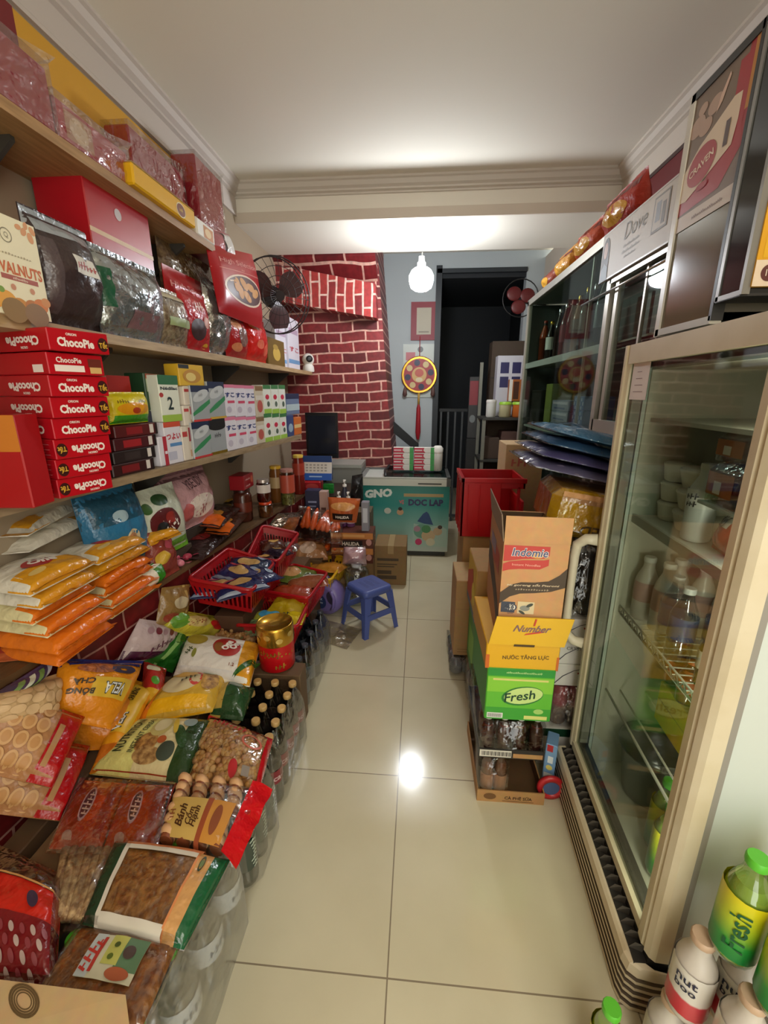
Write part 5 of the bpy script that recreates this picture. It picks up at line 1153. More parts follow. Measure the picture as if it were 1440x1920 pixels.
for i in range(8):
    cake(i, i < 3, S3+.001+i*hh+(0.0 if i < 7 else .002), hh-.001, .0095*i+(.008 if i == 7 else 0), 1.0 if i != 6 else .93, 1 if i == 6 else 0)
# big red and orange box before them
c = Carton(at(-70, 945, Z=S3)*1.0, at(54, 948, Z=S3), .15, .10)
c = Carton((-1.215, .965, S3+.001), (-.985, .985, S3+.001), .235, .075); m = MB(); c.shell(m, mt('a8141a', .35), .003); m.rect(c.front, 0, c.H*.62, c.W, c.H, mt('c9782a', .35)); m.disc(c.front, c.W*.3, c.H*.3, .03, .035, mt('d8983c', .4), .001); m.text(c.front, 'Tết', c.W*.6, c.H*.78, .018, mt('8a3a14', .4)); tag(m.build('gift_box', origin=c.c), 'red box with an orange upper band, before the red cake cartons', 'box')
# ---- the row beside and beyond the cake stack
PLA = (-1.075, 1.25, -.985, 1.95); PLB = (-1.0, 1.75, -.855, 2.95); PLC = (-1.13, 1.25, -1.03, 1.95)
GBR = mt('3a2a24', .4)
for k in range(4):
    zz = S3+.001+k*.044
    bx('coffee_box', ['lowest','second','third','topmost'][k]+' dark red and black flat box in the pile beyond the red cake cartons', 'box', 214+k*1, 290+k*2, 860, zz, None, PLA, .1, mt(['3a1c1c','2a2020','4a1a1e','5a1c1c'][k], .35), lambda c, m, k=k: (m.rect(c.front, c.W*(.2+.05*(k%2)), c.H*.2, c.W*.62, c.H*.8, mt(['7a2024','3a3030','a0242a','8a2024'][k], .35)), m.rect(c.front, c.W*.8, c.H*.15, c.W*.9, c.H*.9, mt('d8cfc8', .4)), m.rect(c.front, c.W*.94, 0, c.W, c.H, mt('241a1a', .4))), 'dark flat boxes', H=.043)
def snk(p, m): p.R(m, 0, .02, 1, .28, foil('3f9a20')); p.D(m, .5, .48, .4, .2, foil('e09a1c')); p.D(m, .5, .42, .1, .1, foil('a83a1c'), .002); p.S(m, '~~~~~', .25, .72, .014, mt('6a4a10', .4), bold=.03); p.S(m, '~~~~~', .72, .72, .014, mt('6a4a10', .4), bold=.03)
sp('snack_bag', 'yellow and green snack bag lying on the pile of dark flat boxes', 'bag', 212, 284, 735, S3+.18, None, PLA, .04, foil('dccb18'), snk, amp=.004, seal=.06)
bx('sweet_tin', 'brown tub with a round red lid behind the yellow snack bag', 'tub', 214, 254, 730, S3+.001, None, PLC, .05, mt('5a3226', .4), None, H=.19)
bx('chocolate_pouch', 'pale pouch with a red dome top and chocolates, over the yellow snack bag', 'pouch', 212, 254, 690, S3+.192, None, PLC, .05, mt('a89a84', .4), lambda c, m: (m.rect(c.front, 0, c.H*.45, c.W, c.H, mt('a8261e', .35)), m.disc(c.front, c.W*.35, c.H*.22, c.W*.15, c.H*.12, mt('4a241c', .4), .001), m.disc(c.front, c.W*.65, c.H*.25, c.W*.15, c.H*.12, mt('4a241c', .4), .001)), H=.155)
bx('green_box', 'dark green box with a white panel, before the white number carton', 'box', 278, 306, 700, S3+.22, None, PLC, .09, mt('2a4a30', .4), lambda c, m: (m.rect(c.front, c.W*.1, c.H*.5, c.W*.95, c.H*.98, mt('b0b8a0', .4)), m.rect(c.front, c.W*.1, c.H*.85, c.W*.95, c.H*.98, mt('a04a30', .4), .001), m.disc(c.front, c.W*.5, c.H*.68, c.W*.2, c.H*.12, mt('3a5a40', .4), .001)))
bx('coffee_box', 'navy coffee box under the dark green box', 'box', 283, 308, 760, S3+.11, None, PLC, .08, mt('2a3048', .4), lambda c, m: (m.rect(c.front, 0, c.H*.1, c.W, c.H*.45, mt('8a9088', .4)), m.text(c.front, '~~~~', c.W*.5, c.H*.28, c.H*.2, BLACK)), H=.108)
bx('coffee_box', 'brown carton under the navy coffee box', 'box', 280, 310, 830, S3+.001, None, PLC, .08, mt('4a3428', .4), None, H=.108)
def red_white(c, m): m.rect(c.front, c.W*.55, 0, c.W, c.H, mt('b03040', .4)); m.rect(c.front, c.W*.65, c.H*.4, c.W*.95, c.H*.5, MW, .001)
bx('medicine_box', 'narrow white and red box at the edge of the third shelf', 'box', 303, 318, 818, S3+.001, None, PLA, .06, MW, red_white)
def tsu(c, m): m.rect(c.front, 0, c.H*.88, c.W, c.H, mt('c8503a', .4)); m.text(c.front, 'つよい', c.W*.52, c.H*.66, c.H*.16, mt('c02a3a', .4), w=c.W*.85, bold=.03); m.rect(c.front, c.W*.25, c.H*.42, c.W*.98, c.H*.5, mt('5a8ac0', .4)); m.rect(c.front, c.W*.1, c.H*.1, c.W*.6, c.H*.3, mt('b8b8cc', .4))
o, c0 = bx('milk_carton', 'white and orange milk carton with red Japanese lettering', 'carton', 316, 346, 790, S3+.001, None, PLA, .09, MW, tsu)
zt = S3+.002+c0.H
def two(c, m): m.rect(c.front, 0, c.H*.8, c.W, c.H, mt('2f6a44', .4)); m.text(c.front, 'Nédilac', c.W*.5, c.H*.72, c.H*.07, mt('28303a', .4), w=c.W*.85, bold=.03); m.text(c.front, '2', c.W*.48, c.H*.4, c.H*.28, mt('2a3a3a', .4), bold=.02); m.rect(c.front, 0, 0, c.W, c.H*.15, mt('9aba4a', .4)); m.disc(c.front, c.W*.08, c.H*.58, c.W*.1, c.H*.05, mt('b03a3a', .4))
bx('milk_carton', 'white and green milk carton with a large dark numeral two', 'carton', 306, 342, 704, zt, None, PLA, .09, mt('dfe2d4', .4), two)
def cer(c, m): m.disc(c.front, c.W*.5, c.H*.45, c.W*.36, c.H*.32, mt('c08a3a', .4)); m.disc(c.front, c.W*.45, c.H*.42, c.W*.2, c.H*.2, mt('e2c87a', .4), .001); m.rect(c.front, 0, c.H*.8, c.W*.4, c.H*.98, BLACK)
PLB2 = (-1.03, 1.75, -.885, 2.95)
def rw2(c, m): m.rect(c.front, c.W*.5, c.H*.55, c.W, c.H*.95, mt('9a2430', .4)); m.rect(c.front, c.W*.05, c.H*.7, c.W*.4, c.H*.85, mt('b84040', .4)); m.rect(c.front, c.W*.5, c.H*.1, c.W*.9, c.H*.3, mt('caa080', .4))
zz = S3+.001
for k in range(3):
    o, c0 = bx('biscuit_box', ['lowest','middle','upper'][k]+' white and dark red box in the column under the yellow cereal box', 'box', 347, 371, (798, 760, 724)[k], zz, None, PLA, .09, mt('ddd2c4', .4), rw2, 'white and dark red boxes'); zz += c0.H+.001
bx('cereal_box', 'yellow cereal box on top of the white and dark red boxes', 'box', 338, 384, 684, zz, None, PLA, .07, mt('d8ac2e', .4), cer)
def ens(g):
    def d(c, m):
        W, H = c.W, c.H
        m.rect(c.front, 0, H*.82, W, H, mt('26304e', .35)); m.disc(c.front, W*.5, H*.72, W*.46, H*.14, mt('c4c8cc', .3), .001, rot=.3); m.shape(c.front, [(0,H*.25),(W*.4,H*.42),(W,H*.62),(W,H*.5),(W*.5,H*.3),(0,H*.16)], mt('3a8a5a', .35), .001)
        m.rect(c.front, 0, 0, W, H*.06, mt(g, .35)); m.text(c.front, '~~~', W*.5, H*.74, H*.1, mt('8a8f94', .35), shear=.3, off=.002)
    return d
SG = mt('b4bac0', .3, metal=.3)
rows = [(366, 399, 788, 723, 'c03a3a'), (397, 427, 786, 716, 'c8a040')]
zt = None
for k, (a, b_, y0, y1, g) in enumerate(rows):
    o, c0 = bx('milk_carton', ('silver milk carton with a green swoosh, lower one, next to the dark red boxes', 'silver milk carton with a black top and gold foot, lower row')[k], 'carton', a, b_, (790, 785)[k], S3+.001, None, PLB, .09, SG, ens(g) if k == 0 else (lambda c, m: (m.rect(c.front, 0, c.H*.78, c.W, c.H, BLACK), m.disc(c.front, c.W*.5, c.H*.78, c.W*.5, c.H*.1, BLACK), m.text(c.front, '~~~~', c.W*.5, c.H*.55, c.H*.14, mt('4a4a50', .4), shear=.2), m.rect(c.front, 0, 0, c.W, c.H*.08, GOLD))))
    bx('milk_carton', ('silver milk carton with a green swoosh, upper one, next to the dark red boxes', 'silver milk carton with a green swoosh and a gold foot, upper row')[k], 'carton', a-2, b_-2, y1, S3+.002+c0.H, None, PLB, .09, SG, ens(g))
def pinkm(c, m): W, H = c.W, c.H; m.rect(c.front, 0, H*.9, W, H, PNK); m.text(c.front, 'すこ', W*.55, H*.68, H*.16, mt('2a3a7a', .4), w=W*.85, bold=.04); m.rect(c.front, W*.3, H*.42, W*.95, H*.5, mt('d04a6a', .4)); m.disc(c.front, W*.4, H*.22, W*.22, H*.1, mt('c0b8c8', .4))
for k, (a, b_) in enumerate(((426, 446), (446, 465), (465, 483))):
    o, c0 = bx('milk_carton', ORD[k]+' pink-topped white milk carton of the lower row, counted from the silver cartons', 'carton', a, b_, 781, S3+.001, None, PLB, .08, MW, pinkm, 'pink-topped milk cartons')
    bx('milk_carton', ORD[k]+' pink-topped white milk carton of the upper row, counted from the silver cartons', 'carton', a-3, b_-3, (721, 722, 723)[k], S3+.002+c0.H, None, PLB, .08, MW, pinkm, 'pink-topped milk cartons')
def tan(c, m): m.rect(c.front, 0, c.H*.85, c.W, c.H, mt('8a6a4a', .4)); m.disc(c.front, c.W*.5, c.H*.35, c.W*.35, c.H*.2, mt('b85a50', .4)); m.rect(c.front, 0, c.H*.55, c.W, c.H*.7, mt('d8d0c4', .4), .001)
o, c0 = bx('milk_tin', 'beige and white milk box, lower one, between the pink and green topped cartons', 'box', 484, 498, 782, S3+.001, None, PLB, .07, mt('c9bda8', .4), tan)
bx('milk_tin', 'beige and white milk box, upper one, between the pink and green topped cartons', 'box', 482, 496, 724, S3+.002+c0.H, None, PLB, .07, mt('c9bda8', .4), tan)
def grn(c, m): W, H = c.W, c.H; m.rect(c.front, 0, H*.86, W, H, mt('3f7a48', .4)); m.rect(c.front, 0, 0, W, H*.16, mt('9ac04a', .4)); m.disc(c.front, W*.5, H*.58, W*.25, H*.09, mt('c8304a', .4)); m.disc(c.front, W*.6, H*.33, W*.18, H*.1, mt('5a6a5a', .4))
for k, (a, b_) in enumerate(((498, 512), (513, 526), (527, 539))):
    o, c0 = bx('milk_carton', ORD[k]+' green-topped white milk carton of the lower row, counted from the beige boxes', 'carton', a, b_, 775, S3+.001, None, PLB, .07, mt('e2e4da', .4), grn, 'green-topped milk cartons')
    bx('milk_carton', ORD[k]+' green-topped white milk carton of the upper row, counted from the beige boxes', 'carton', a-2, b_-2, 722, S3+.002+c0.H, None, PLB, .07, mt('e2e4da', .4), grn, 'green-topped milk cartons')
o, c0 = bx('milk_carton', 'navy and silver carton, lower one, past the green-topped cartons', 'carton', 540, 552, 778, S3+.001, None, PLB, .07, mt('3a4a78', .4), lambda c, m: m.disc(c.front, c.W*.5, c.H*.4, c.W*.35, c.H*.2, mt('9ab0c0', .4)))
bx('milk_carton', 'navy and silver carton, upper one, past the green-topped cartons', 'carton', 538, 562, 738, S3+.002+c0.H, None, PLB, .07, mt('6a7a98', .4), lambda c, m: (m.rect(c.front, 0, c.H*.75, c.W, c.H, mt('26304e', .4)), m.rect(c.front, 0, c.H*.2, c.W, c.H*.5, mt('b0c0c4', .4))))
bx('spice_box', 'small orange tin at the far end of the milk carton row', 'tin', 553, 566, 782, S3+.001, None, PLB, .05, mt('c86a30', .4), lambda c, m: m.rect(c.front, 0, c.H*.4, c.W, c.H*.6, mt('e0c080', .4)))
# ================================================================ things on the low counter
Z4 = S4+.001
def lay(name, label, cat, pts, z, T=.04, mats=None, deco=None, group=None, **k):
    """bag lying down: four photo points a,b,c,d of its outline on level z (or four levels)"""
    p = Pouch(*quadS(pts, z), T, **k)
    m = MB(); p.shell(m, mats, 24, 24); deco and deco(p, m)
    return tag(m.build(name, origin=p.c), label, cat, group)
OR1 = foil('e2761a', .25); OR2 = foil('dc9a22', .25); WHT = foil('e2dccc', .3); GRN = foil('2f7d1e', .28); CRY = foil('e2d8a8', .3)
# noodle packs: two columns, ends towards the aisle
def noodle(x0, y0, x1, y1, z, T, main, end, label, seed, k=0, logo=False):
    a, b, c, d = V((x0-.30, y0+.03, z)), V((x0, y0, z)), V((x1, y1, z)), V((x1-.30, y1+.03, z))
    a.x = max(a.x, XL+.012); d.x = max(d.x, XL+.012)
    p = Pouch(a, b, c, d, T, seal=.015, seed=seed, amp=.005, flat=.05, pw=.22)
    m = MB(); p.shell(m, main, 20, 18); p.R(m, .62, .0, 1, 1, end); 
    if logo: p.D(m, .56, .5, .17, .2, mt('b0282a', .35), .002); p.S(m, 'One', .50, .62, .034, mt('f0e8dc', .4), 1.2, bold=.05, off=.003); p.S(m, 'One', .58, .55, .034, mt('f0e8dc', .4), 1.2, bold=.05, off=.003); p.D(m, .8, .3, .06, .12, mt('e0c070', .4), .002)
    # end seam fin
    e0 = p.q[1]*.98+p.q[2]*.02; e1 = p.q[1]*.02+p.q[2]*.98; o = V((.022, -.004, .0)); n = 10; vs = []
    for i in range(n+1):
        q = e0+(e1-e0)*(i/n); w = noise.noise(V((i*.6, seed*2.1, 0)))*.012
        vs += [q+V((-.002,0,T*.25)), q+o+V((0,0,T*.45+w))]
    m.add(vs, [(2*i, 2*i+2, 2*i+3, 2*i+1) for i in range(n)], end, True); m.add([v+V((0,0,.001)) for v in vs], [(2*i, 2*i+1, 2*i+3, 2*i+2) for i in range(n)], end, True)
    return tag(m.build('noodle_pack', origin=p.c), label, 'pack', 'noodle packs on the low counter')
lv = ['lowest','second','third','fourth','fifth','sixth','seventh']
za = Z4+.004
NC = [(OR1,OR1,.046),(OR1,OR1,.046),(CRY,OR1,.044),(CRY,OR1,.044),(WHT,OR2,.044),(WHT,OR2,.046)]
for i, (a, b_, T) in enumerate(NC):
    dx = (.075,.09,.06,.035,.06,.05)[i]
    noodle(-1.085+dx, .975-.01*(i%2), -1.08+dx, 1.195, za, T*.93, a, b_, (lv[i] if i < 5 else 'topmost')+[' orange',' orange',' cream and orange',' cream and orange',' white and yellow',' white and yellow'][i]+' noodle pack in the column closest to the window end', 10+i, logo=(i == 5)); za += T
zb_ = Z4+.004
NC2 = [(CRY,OR1,.04),(CRY,OR1,.04),(CRY,OR1,.04),(OR1,OR1,.04),(OR2,OR2,.04),(WHT,OR2,.042)]
for i, (a, b_, T) in enumerate(NC2):
    dx = (.04,.05,.03,.04,.03,.03)[i]
    noodle(-1.085+dx, 1.24, -1.075+dx, 1.50-.02*(i%2), zb_, T*.93, a, b_, (lv[i] if i < 5 else 'topmost')+[' cream and orange',' cream and orange',' cream and orange',' orange',' yellow',' white and yellow'][i]+' noodle pack in the column farther from the window end', 30+i, logo=(i == 5)); zb_ += T
noodle(-1.07, 1.54, -1.03, 1.70, Z4+.16, .04, OR2, OR2, 'single yellow noodle pack poking out past the two columns', 51)
# support for it: green and white onion pack standing
sp('noodle_bag', 'green and white upright bag under the single yellow noodle pack', 'bag', 272, 312, 1058, Z4, None, (-1.05, 1.48, -1.02, 1.75), .05, WHT, lambda p, m: (p.R(m, .45, .0, 1, 1, GRN), p.R(m, .1, .1, .38, .3, mt('d8d8cc', .4))))
# two packs lying across the top of the first column
lay('noodle_pack', 'white and green noodle pack laid slantwise under the top one, near the shelf', 'pack', [(-60,1045),(55,1035),(200,962),(60,955)], [.945,.95,.96,.955], .035, WHT, lambda p, m: (p.R(m, 0, 0, .3, .35, GRN), p.R(m, .72, .6, 1, 1, OR2)), 'noodle packs on the low counter', seed=61, pw=.3)
lay('noodle_pack', 'white noodle pack with an orange end, laid on top right under the shelf', 'pack', [(-80,1010),(52,1005),(178,935),(40,932)], [1.0,1.0,1.01,1.01], .04, WHT, lambda p, m: (p.R(m, 0, 0, 1, .28, OR2), p.D(m, .55, .42, .1, .12, mt('e6e0d4', .4)), p.D(m, .55, .42, .1, .12, mt('6a4a3a', .4), .002, 0, .88), p.R(m, .78, .75, 1, 1, GRN)), 'noodle packs on the low counter', seed=63, pw=.3)
PLD = (-1.12, 1.35, -1.03, 2.0)
BLU = foil('2f6f96', .22)
sp('snack_bag', 'blue snack bag leaning behind the noodle packs under the third shelf', 'bag', 196, 296, 905, Z4+.06, None, PLD, .07, BLU, lambda p, m: (p.R(m, 0, .62, 1, .99, foil('1e4a60')), p.D(m, .55, .42, .14, .1, foil('d8c8a0')), p.D(m, .52, .42, .1, .07, foil('b8825a'), .002), p.D(m, .45, .68, .12, .06, foil('9ab0b8')), p.D(m, .5, .12, .4, .08, foil('7a8a80'))), amp=.012, seed=71, lean=.1)
bx('carton', 'low brown box hidden behind the noodle packs, carrying the blue snack bag', 'carton', 205, 292, 1000, Z4, None, (-1.16, 1.35, -1.07, 2.0), .08, card('5a4a3a'), H=.055)
def plum(p, m):
    p.R(m, 0, .0, 1, .2, foil('6aa02e')); p.D(m, .45, .5, .3, .2, mt('5a1a1c', .4)); p.D(m, .35, .42, .12, .1, BLACK, .002); p.D(m, .55, .55, .1, .08, mt('8a2a24', .4), .002); p.S(m, '~~~~', .5, .42, .05, mt('e6e0d8', .4), .5, bold=.04, shear=.3, off=.003); p.D(m, .5, .82, .16, .08, mt('2a4a2a', .4)); p.D(m, .2, .75, .08, .08, mt('3a5a2a', .4)); p.D(m, .3, .25, .2, .03, mt('9aa49a', .4), .002, .5)
sp('snack_bag', 'white, red and green snack bag leaning between the blue bag and the pink bag', 'bag', 280, 362, 912, Z4+.06, None, (-1.10, 1.55, -1.02, 2.2), .06, foil('c8ccba', .3), plum, amp=.01, seed=73, lean=.15)
def pinkb(p, m):
    p.R(m, 0, .86, 1, .99, foil('8a6068')); p.S(m, 'YBEIDY', .55, .76, .045, mt('5a3a44', .4), .1, w=.15, bold=.0); p.D(m, .6, .34, .3, .2, foil('e0d0c4')); p.D(m, .3, .3, .1, .15, foil('b85a5a'), .002); p.S(m, '~~~', .6, .3, .06, mt('a04a50', .4), .3, w=.07, bold=-.01)
sp('snack_bag', 'dusty pink snack bag with dark lettering leaning behind the dark cookie bags', 'bag', 326, 412, 880, Z4+.10, None, (-1.12, 1.9, -1.04, 2.5), .07, foil('c89aa0', .25), pinkb, amp=.012, seed=75, lean=.15)
bx('carton', 'brown box hidden under the pink snack bag on the low counter', 'carton', 330, 415, 980, Z4, None, (-1.15, 1.9, -1.07, 2.5), .08, card('3a2c22'), H=.095)
bx('carton', 'brown box hidden under the white and red snack bag on the low counter', 'carton', 285, 362, 1000, Z4, None, (-1.13, 1.55, -1.05, 2.2), .08, card('4a3a2c'), H=.055)
DKC = foil('2a1a16', .25)
for k, (pts, z, col, l) in enumerate((([(315,1045),(380,1050),(450,985),(400,985)], Z4+.01, '2a1a18', 'dark brown cookie bag lying at the counter edge'), ([(370,1000),(430,1005),(470,960),(420,958)], Z4+.05, '3a2014', 'brown cookie bag with orange flame print lying before the dark jar'), ([(355,985),(412,992),(455,950),(405,945)], Z4+.085, '2c1812', 'dark bag with an orange tip on top of the flame-print bag'))):
    lay('cookie_bag', l, 'bag', pts, z, .04, foil(col, .2), (lambda p, m: (p.R(m, .2, .02, .95, .3, foil('d8641e')), p.R(m, .0, .3, .8, .42, foil('a8702a')))) if k else (lambda p, m: p.D(m, .4, .4, .3, .1, foil('7a1f1c'))), seed=80+k, amp=.01)
for k, (x, y, c) in enumerate(((330,1052,'c8506a'),(345,1042,'d8a83a'),(322,1040,'b83a4a'),(360,1034,'c85a7a'),(338,1062,'d07a8a'),(352,1050,'a83a50'),(318,1066,'c89a3a'))):
    q = at(x, y, Z=Z4); t = thing('wrapped_sweet', 'small wrapped sweet in the pink and yellow heap at the counter edge', 'sweet', q, k*.8, 'loose sweets at the counter edge'); m = MB(); m.ball((0,0,.017), .017, foil(c, .2), 10, 7, (1.3,1,1)); m.add([(-.05,-.018,.02),(-.02,0,.017),(-.05,.018,.024)], [(0,1,2)], foil(c, .2)); m.add([(.05,-.018,.02),(.02,0,.017),(.05,.018,.024)], [(2,1,0)], foil(c, .2)); m.build('wrapper', t)
sp('sweet_bag', 'mixed red and yellow sweet bag between the blue bag and the counter edge', 'bag', 300, 345, 985, Z4, None, (-1.045, 1.5, -.99, 2.0), .05, foil('8a3a2e', .25), lambda p, m: (p.D(m, .3, .4, .2, .12, foil('c8a03a')), p.D(m, .7, .6, .2, .1, foil('b04a5a'))), amp=.015, seed=84, lean=.3)
# jars
def jar(name, label, px, pyb, H, R, body, lidm, labm=None, lab=(.2,.7), fill=None, z=Z4, X=None, nk=.82, lh=.02):
    q = at(px, pyb, Z=z) if X is None else V((X, at(px, pyb, X=X).y, z))
    t = thing(name, label, 'jar', q)
    m = MB(); m.lathe([(R*.9,0),(R,.01),(R,H*.78),(R*nk,H*.9),(R*nk,H-lh)], body, 22); m.build('body', t)
    if fill: m = MB(); m.lathe([(R*.92,.004),(R*.94,H*.7)], fill, 18); m.build('filling', t)
    m = MB(); m.lathe([(R*nk*1.06,H-lh),(R*nk*1.08,H-lh*.3),(R*nk,H)], lidm, 22); m.build('lid', t)
    if labm: m = MB(); m.lathe([(R+.001,H*lab[0]),(R+.001,H*lab[1])], labm, 22, capb=False, capt=False); m.build('label', t)
    return t
BRJ = mt('4a2218', .12); 
jar('snack_jar', 'large dark brown jar carrying a red box on the low counter', 458, 975, .20, .055, BRJ, mt('3a1a14', .3), mt('6a2a1c', .25), (.3,.6))
q = at(458, 975, Z=Z4); c = Carton(q+V((.05,-.075,.202)), q+V((.05,.075,.202)), .085, .09); m = MB(); c.shell(m, mt('8e1820', .35), .004); m.text(c.front, '~~~~~~~~~', .06, .06, .012, mt('e0b0a8', .4), bold=.02); m.text(c.front, '~~~~~~~~~', .06, .022, .012, mt('e0b0a8', .4), bold=.02); m.disc(c.front, .12, .05, .018, .022, mt('b85a40', .4)); tag(m.build('sweet_box', origin=c.c), 'dark red box balanced on the large brown jar', 'box')
jar('spice_jar', 'orange-lidded jar of nuts in front of the tall jars at the counter edge', 499, 968, .10, .045, mt('d8c8b0', .08, 'pet'), mt('d8481e', .35), None, fill=mt('8a5a30', .5, 'food'))
jar('honey_jar', 'jar with a pale neck label and a silver lid, on the nut jar', 496, 945, .14, .042, mt('a86a50', .12, 'pet'), mt('b8aca4', .3, metal=.6), mt('d8ccc4', .4), (.42,.78), mt('b04a3a', .4, 'food'), z=Z4+.102, X=at(499, 968, Z=Z4).x)
jar('pickle_jar', 'tall clear jar with a red and green label and brown lid', 541, 945, .25, .05, mt('dcdcc8', .08, 'pet'), mt('a8746a', .4), mt('b8503c', .35), (.35,.85), mt('9a9a5a', .5, 'food'))
jar('sauce_jar', 'yellow-lidded jar behind the pale-labelled jar', 520, 940, .26, .045, mt('7a4a22', .12), mt('d8a82e', .35), mt('c8a878', .4), (.4,.7))
jar('sauce_jar', 'small red jar with a yellow lid under the end of the third shelf', 562, 925, .30, .045, mt('7a2018', .15), mt('d8b84a', .4), mt('a83a28', .4), (.5,.8))
# golden ribbon packs between
lay('sweet_bag', 'black and gold bag on the low counter behind the flame-print bag', 'bag', [(405,975),(440,972),(455,935),(425,940)], Z4+.03, .05, foil('2a2010', .2), lambda p, m: (p.D(m, .5, .6, .4, .15, foil('c8a02a')), p.D(m, .4, .3, .3, .1, foil('8a6a1a'))), amp=.015, seed=88)
# ================================================================ desk at the end, screen, calendar, pump bottles
t = thing('desk', 'dark desk at the back carrying the screen, the calendar and small tins', 'desk', (-.80, 3.5, 0)); o_ = t.location.copy(); DKW = mt('3a2c22', .5, 'wood')
m = MB(); m.box(-1.24, 3.23, .60, -.55, 3.74, .63, DKW); m.build('desk_top', t, o_)
for x, y in ((-1.2,3.26),(-.58,3.26),(-1.2,3.70),(-.58,3.70)): m = MB(); m.box(x-.02, y-.02, .001, x+.02, y+.02, .60, DKW); m.build('leg', t, o_)
m = MB(); m.box(-1.2, 3.245, .30, -.58, 3.255, .60, DKW); m.build('front_panel', t, o_)
ZD = .631
# flat screen
t = thing('flat_screen', 'black flat screen on the desk in front of the brick casing', 'monitor', (-.86, 3.7, ZD)); o_ = t.location.copy()
A = at(573, 790, Y=3.70); B = at(633, 790, Y=3.70)
m = MB(); m.box(A.x, 3.69, .86, B.x, 3.72, 1.25, mt('0f0f12', .35)); m.build('bezel', t, o_)
m = MB(); m.box(A.x+.018, 3.687, .90, B.x-.018, 3.691, 1.225, mt('23262f', .12)); m.build('screen_panel', t, o_)
m = MB(); m.box(-.90, 3.70, ZD+.012, -.82, 3.72, .87, BLACK); m.build('neck', t, o_)
m = MB(); m.lathe([(.10,0),(.10,.008),(.05,.013)], BLACK, 24, O=(-.86, 3.69, ZD)); m.build('stand', t, o_)
# desk calendar
t = thing('desk_calendar', 'white desk calendar with a blue foot band before the dark screen', 'calendar', (-.80, 3.30, .745)); o_ = t.location.copy()
A = at(562, 898, Y=3.27); B = at(622, 898, Y=3.27); z0 = .748; 
c = Carton((A.x, 3.265, z0), (B.x, 3.265, z0), .19, .006, tilt=-.2); m = MB(); c.shell(m, mt('e6e2dc', .5), 0); m.rect(c.front, 0, 0, c.W, .055, mt('1f5ab8', .4)); m.text(c.front, 'LỊCH BÀN', c.W/2, .03, .012, mt('a8c8f0', .4), bold=.02) if False else m.rect(c.front, c.W*.3, .024, c.W*.7, .034, mt('a8c8f0', .4), .001)
for i in range(7):
    for j in range(3): m.rect(c.front, .02+i*.03, .07+j*.022, .038+i*.03, .082+j*.022, mt('a8a4a0' if i else 'c86a60', .5))
m.disc(c.front, .06, .16, .018, .01, mt('d8a84a', .5)); m.rect(c.front, .11, .155, .16, .165, mt('b8b0a8', .5)); m.build('page', t, o_)
c = Carton((A.x, 3.31, z0), (B.x, 3.31, z0), .19, .005, tilt=.12); m = MB(); c.shell(m, mt('2a4a88', .5), 0); m.build('back_board', t, o_)
bx('sweet_box', 'red tub under the desk calendar', 'tub', 562, 602, 897, ZD+.012, None, (-1.3, 3.25, -.3, 3.25), .10, mt('a81c24', .35), lambda c, m: m.disc(c.front, c.W*.6, c.H*.55, c.W*.3, c.H*.25, mt('c84a48', .35)), e=.012, H=.10)
bx('tin_box', 'navy box with pale lettering lines on the desk edge, under the red tub', 'box', 574, 600, 920, .50, None, (-1.3, 3.06, -.3, 3.06), .09, mt('2a2c48', .4), lambda c, m: (m.rect(c.front, c.W*.2, c.H*.55, c.W*.8, c.H*.62, mt('8a90b0', .4)), m.rect(c.front, c.W*.25, c.H*.4, c.W*.75, c.H*.45, mt('8a90b0', .4))))
bx('tin_box', 'slim pinkish box with a photo beside the navy box', 'box', 600, 615, 922, .50, None, (-1.3, 3.06, -.3, 3.06), .07, mt('b89a90', .45), lambda c, m: m.rect(c.front, c.W*.2, c.H*.1, c.W*.8, c.H*.4, mt('5a3a34', .4)))
bx('snack_bag', 'small bright green packet beside the desk calendar', 'packet', 606, 625, 900, ZD+.012, None, (-1.3, 3.26, -.3, 3.26), .04, foil('1f8a34'), None, H=.075)
bx('carton', 'dark low carton before the desk, carrying the navy box', 'carton', 566, 618, 980, .001, None, (-1.3, 3.05, -.3, 3.05), .14, card('3a2a20'), H=.497)
# crate of sauce cartons with pump bottles on it
for k, (z, h) in enumerate(((.001,.22),(.222,.115),(.338,.115))):
    A = at(620, 1000, Y=2.86); B = at(694, 1000, Y=2.86); 
    lab_ = ['plain kraft carton under the dark wafer cartons', 'lower dark wafer carton with white block lettering', 'upper dark wafer carton with white block lettering'][k]
    c = Carton((A.x, 2.86, z), (B.x+.02, 2.86, z), h, .18); m = MB(); c.shell(m, card('8a6a44') if not k else mt('5a2a1c', .4), .002)
    if k: m.rect(c.front, 0, h*.6, c.W, h, mt('c07a3a', .4)); m.rect(c.front, .0, h*.72, c.W*.8, h*.9, mt('d8a060', .4), .001); m.rect(c.front, c.W*.2, h*.08, c.W*.75, h*.5, mt('1f1210', .4), .001); m.text(c.front, 'HALIDA', c.W*.47, h*.29, h*.24, mt('e6dcd0', .4), w=c.W*.42, bold=.05, off=.002); m.disc(c.front, c.W*.9, h*.4, .02, .025, mt('c08a80', .4)); [m.disc(c.right, .02+.03*i, h*(.25+.3*(i%2)), .009, .009, mt('d8b090', .4)) for i in range(5)]
    tag(m.build('wafer_carton' if k else 'kraft_carton', origin=c.c), lab_, 'carton')
p = Pouch(at(618, 978, Y=2.84), at(668, 980, Y=2.84), at(676, 935, Y=2.84), at(615, 932, Y=2.84), .05, seal=.05, seed=5, amp=.008, flat=.3)
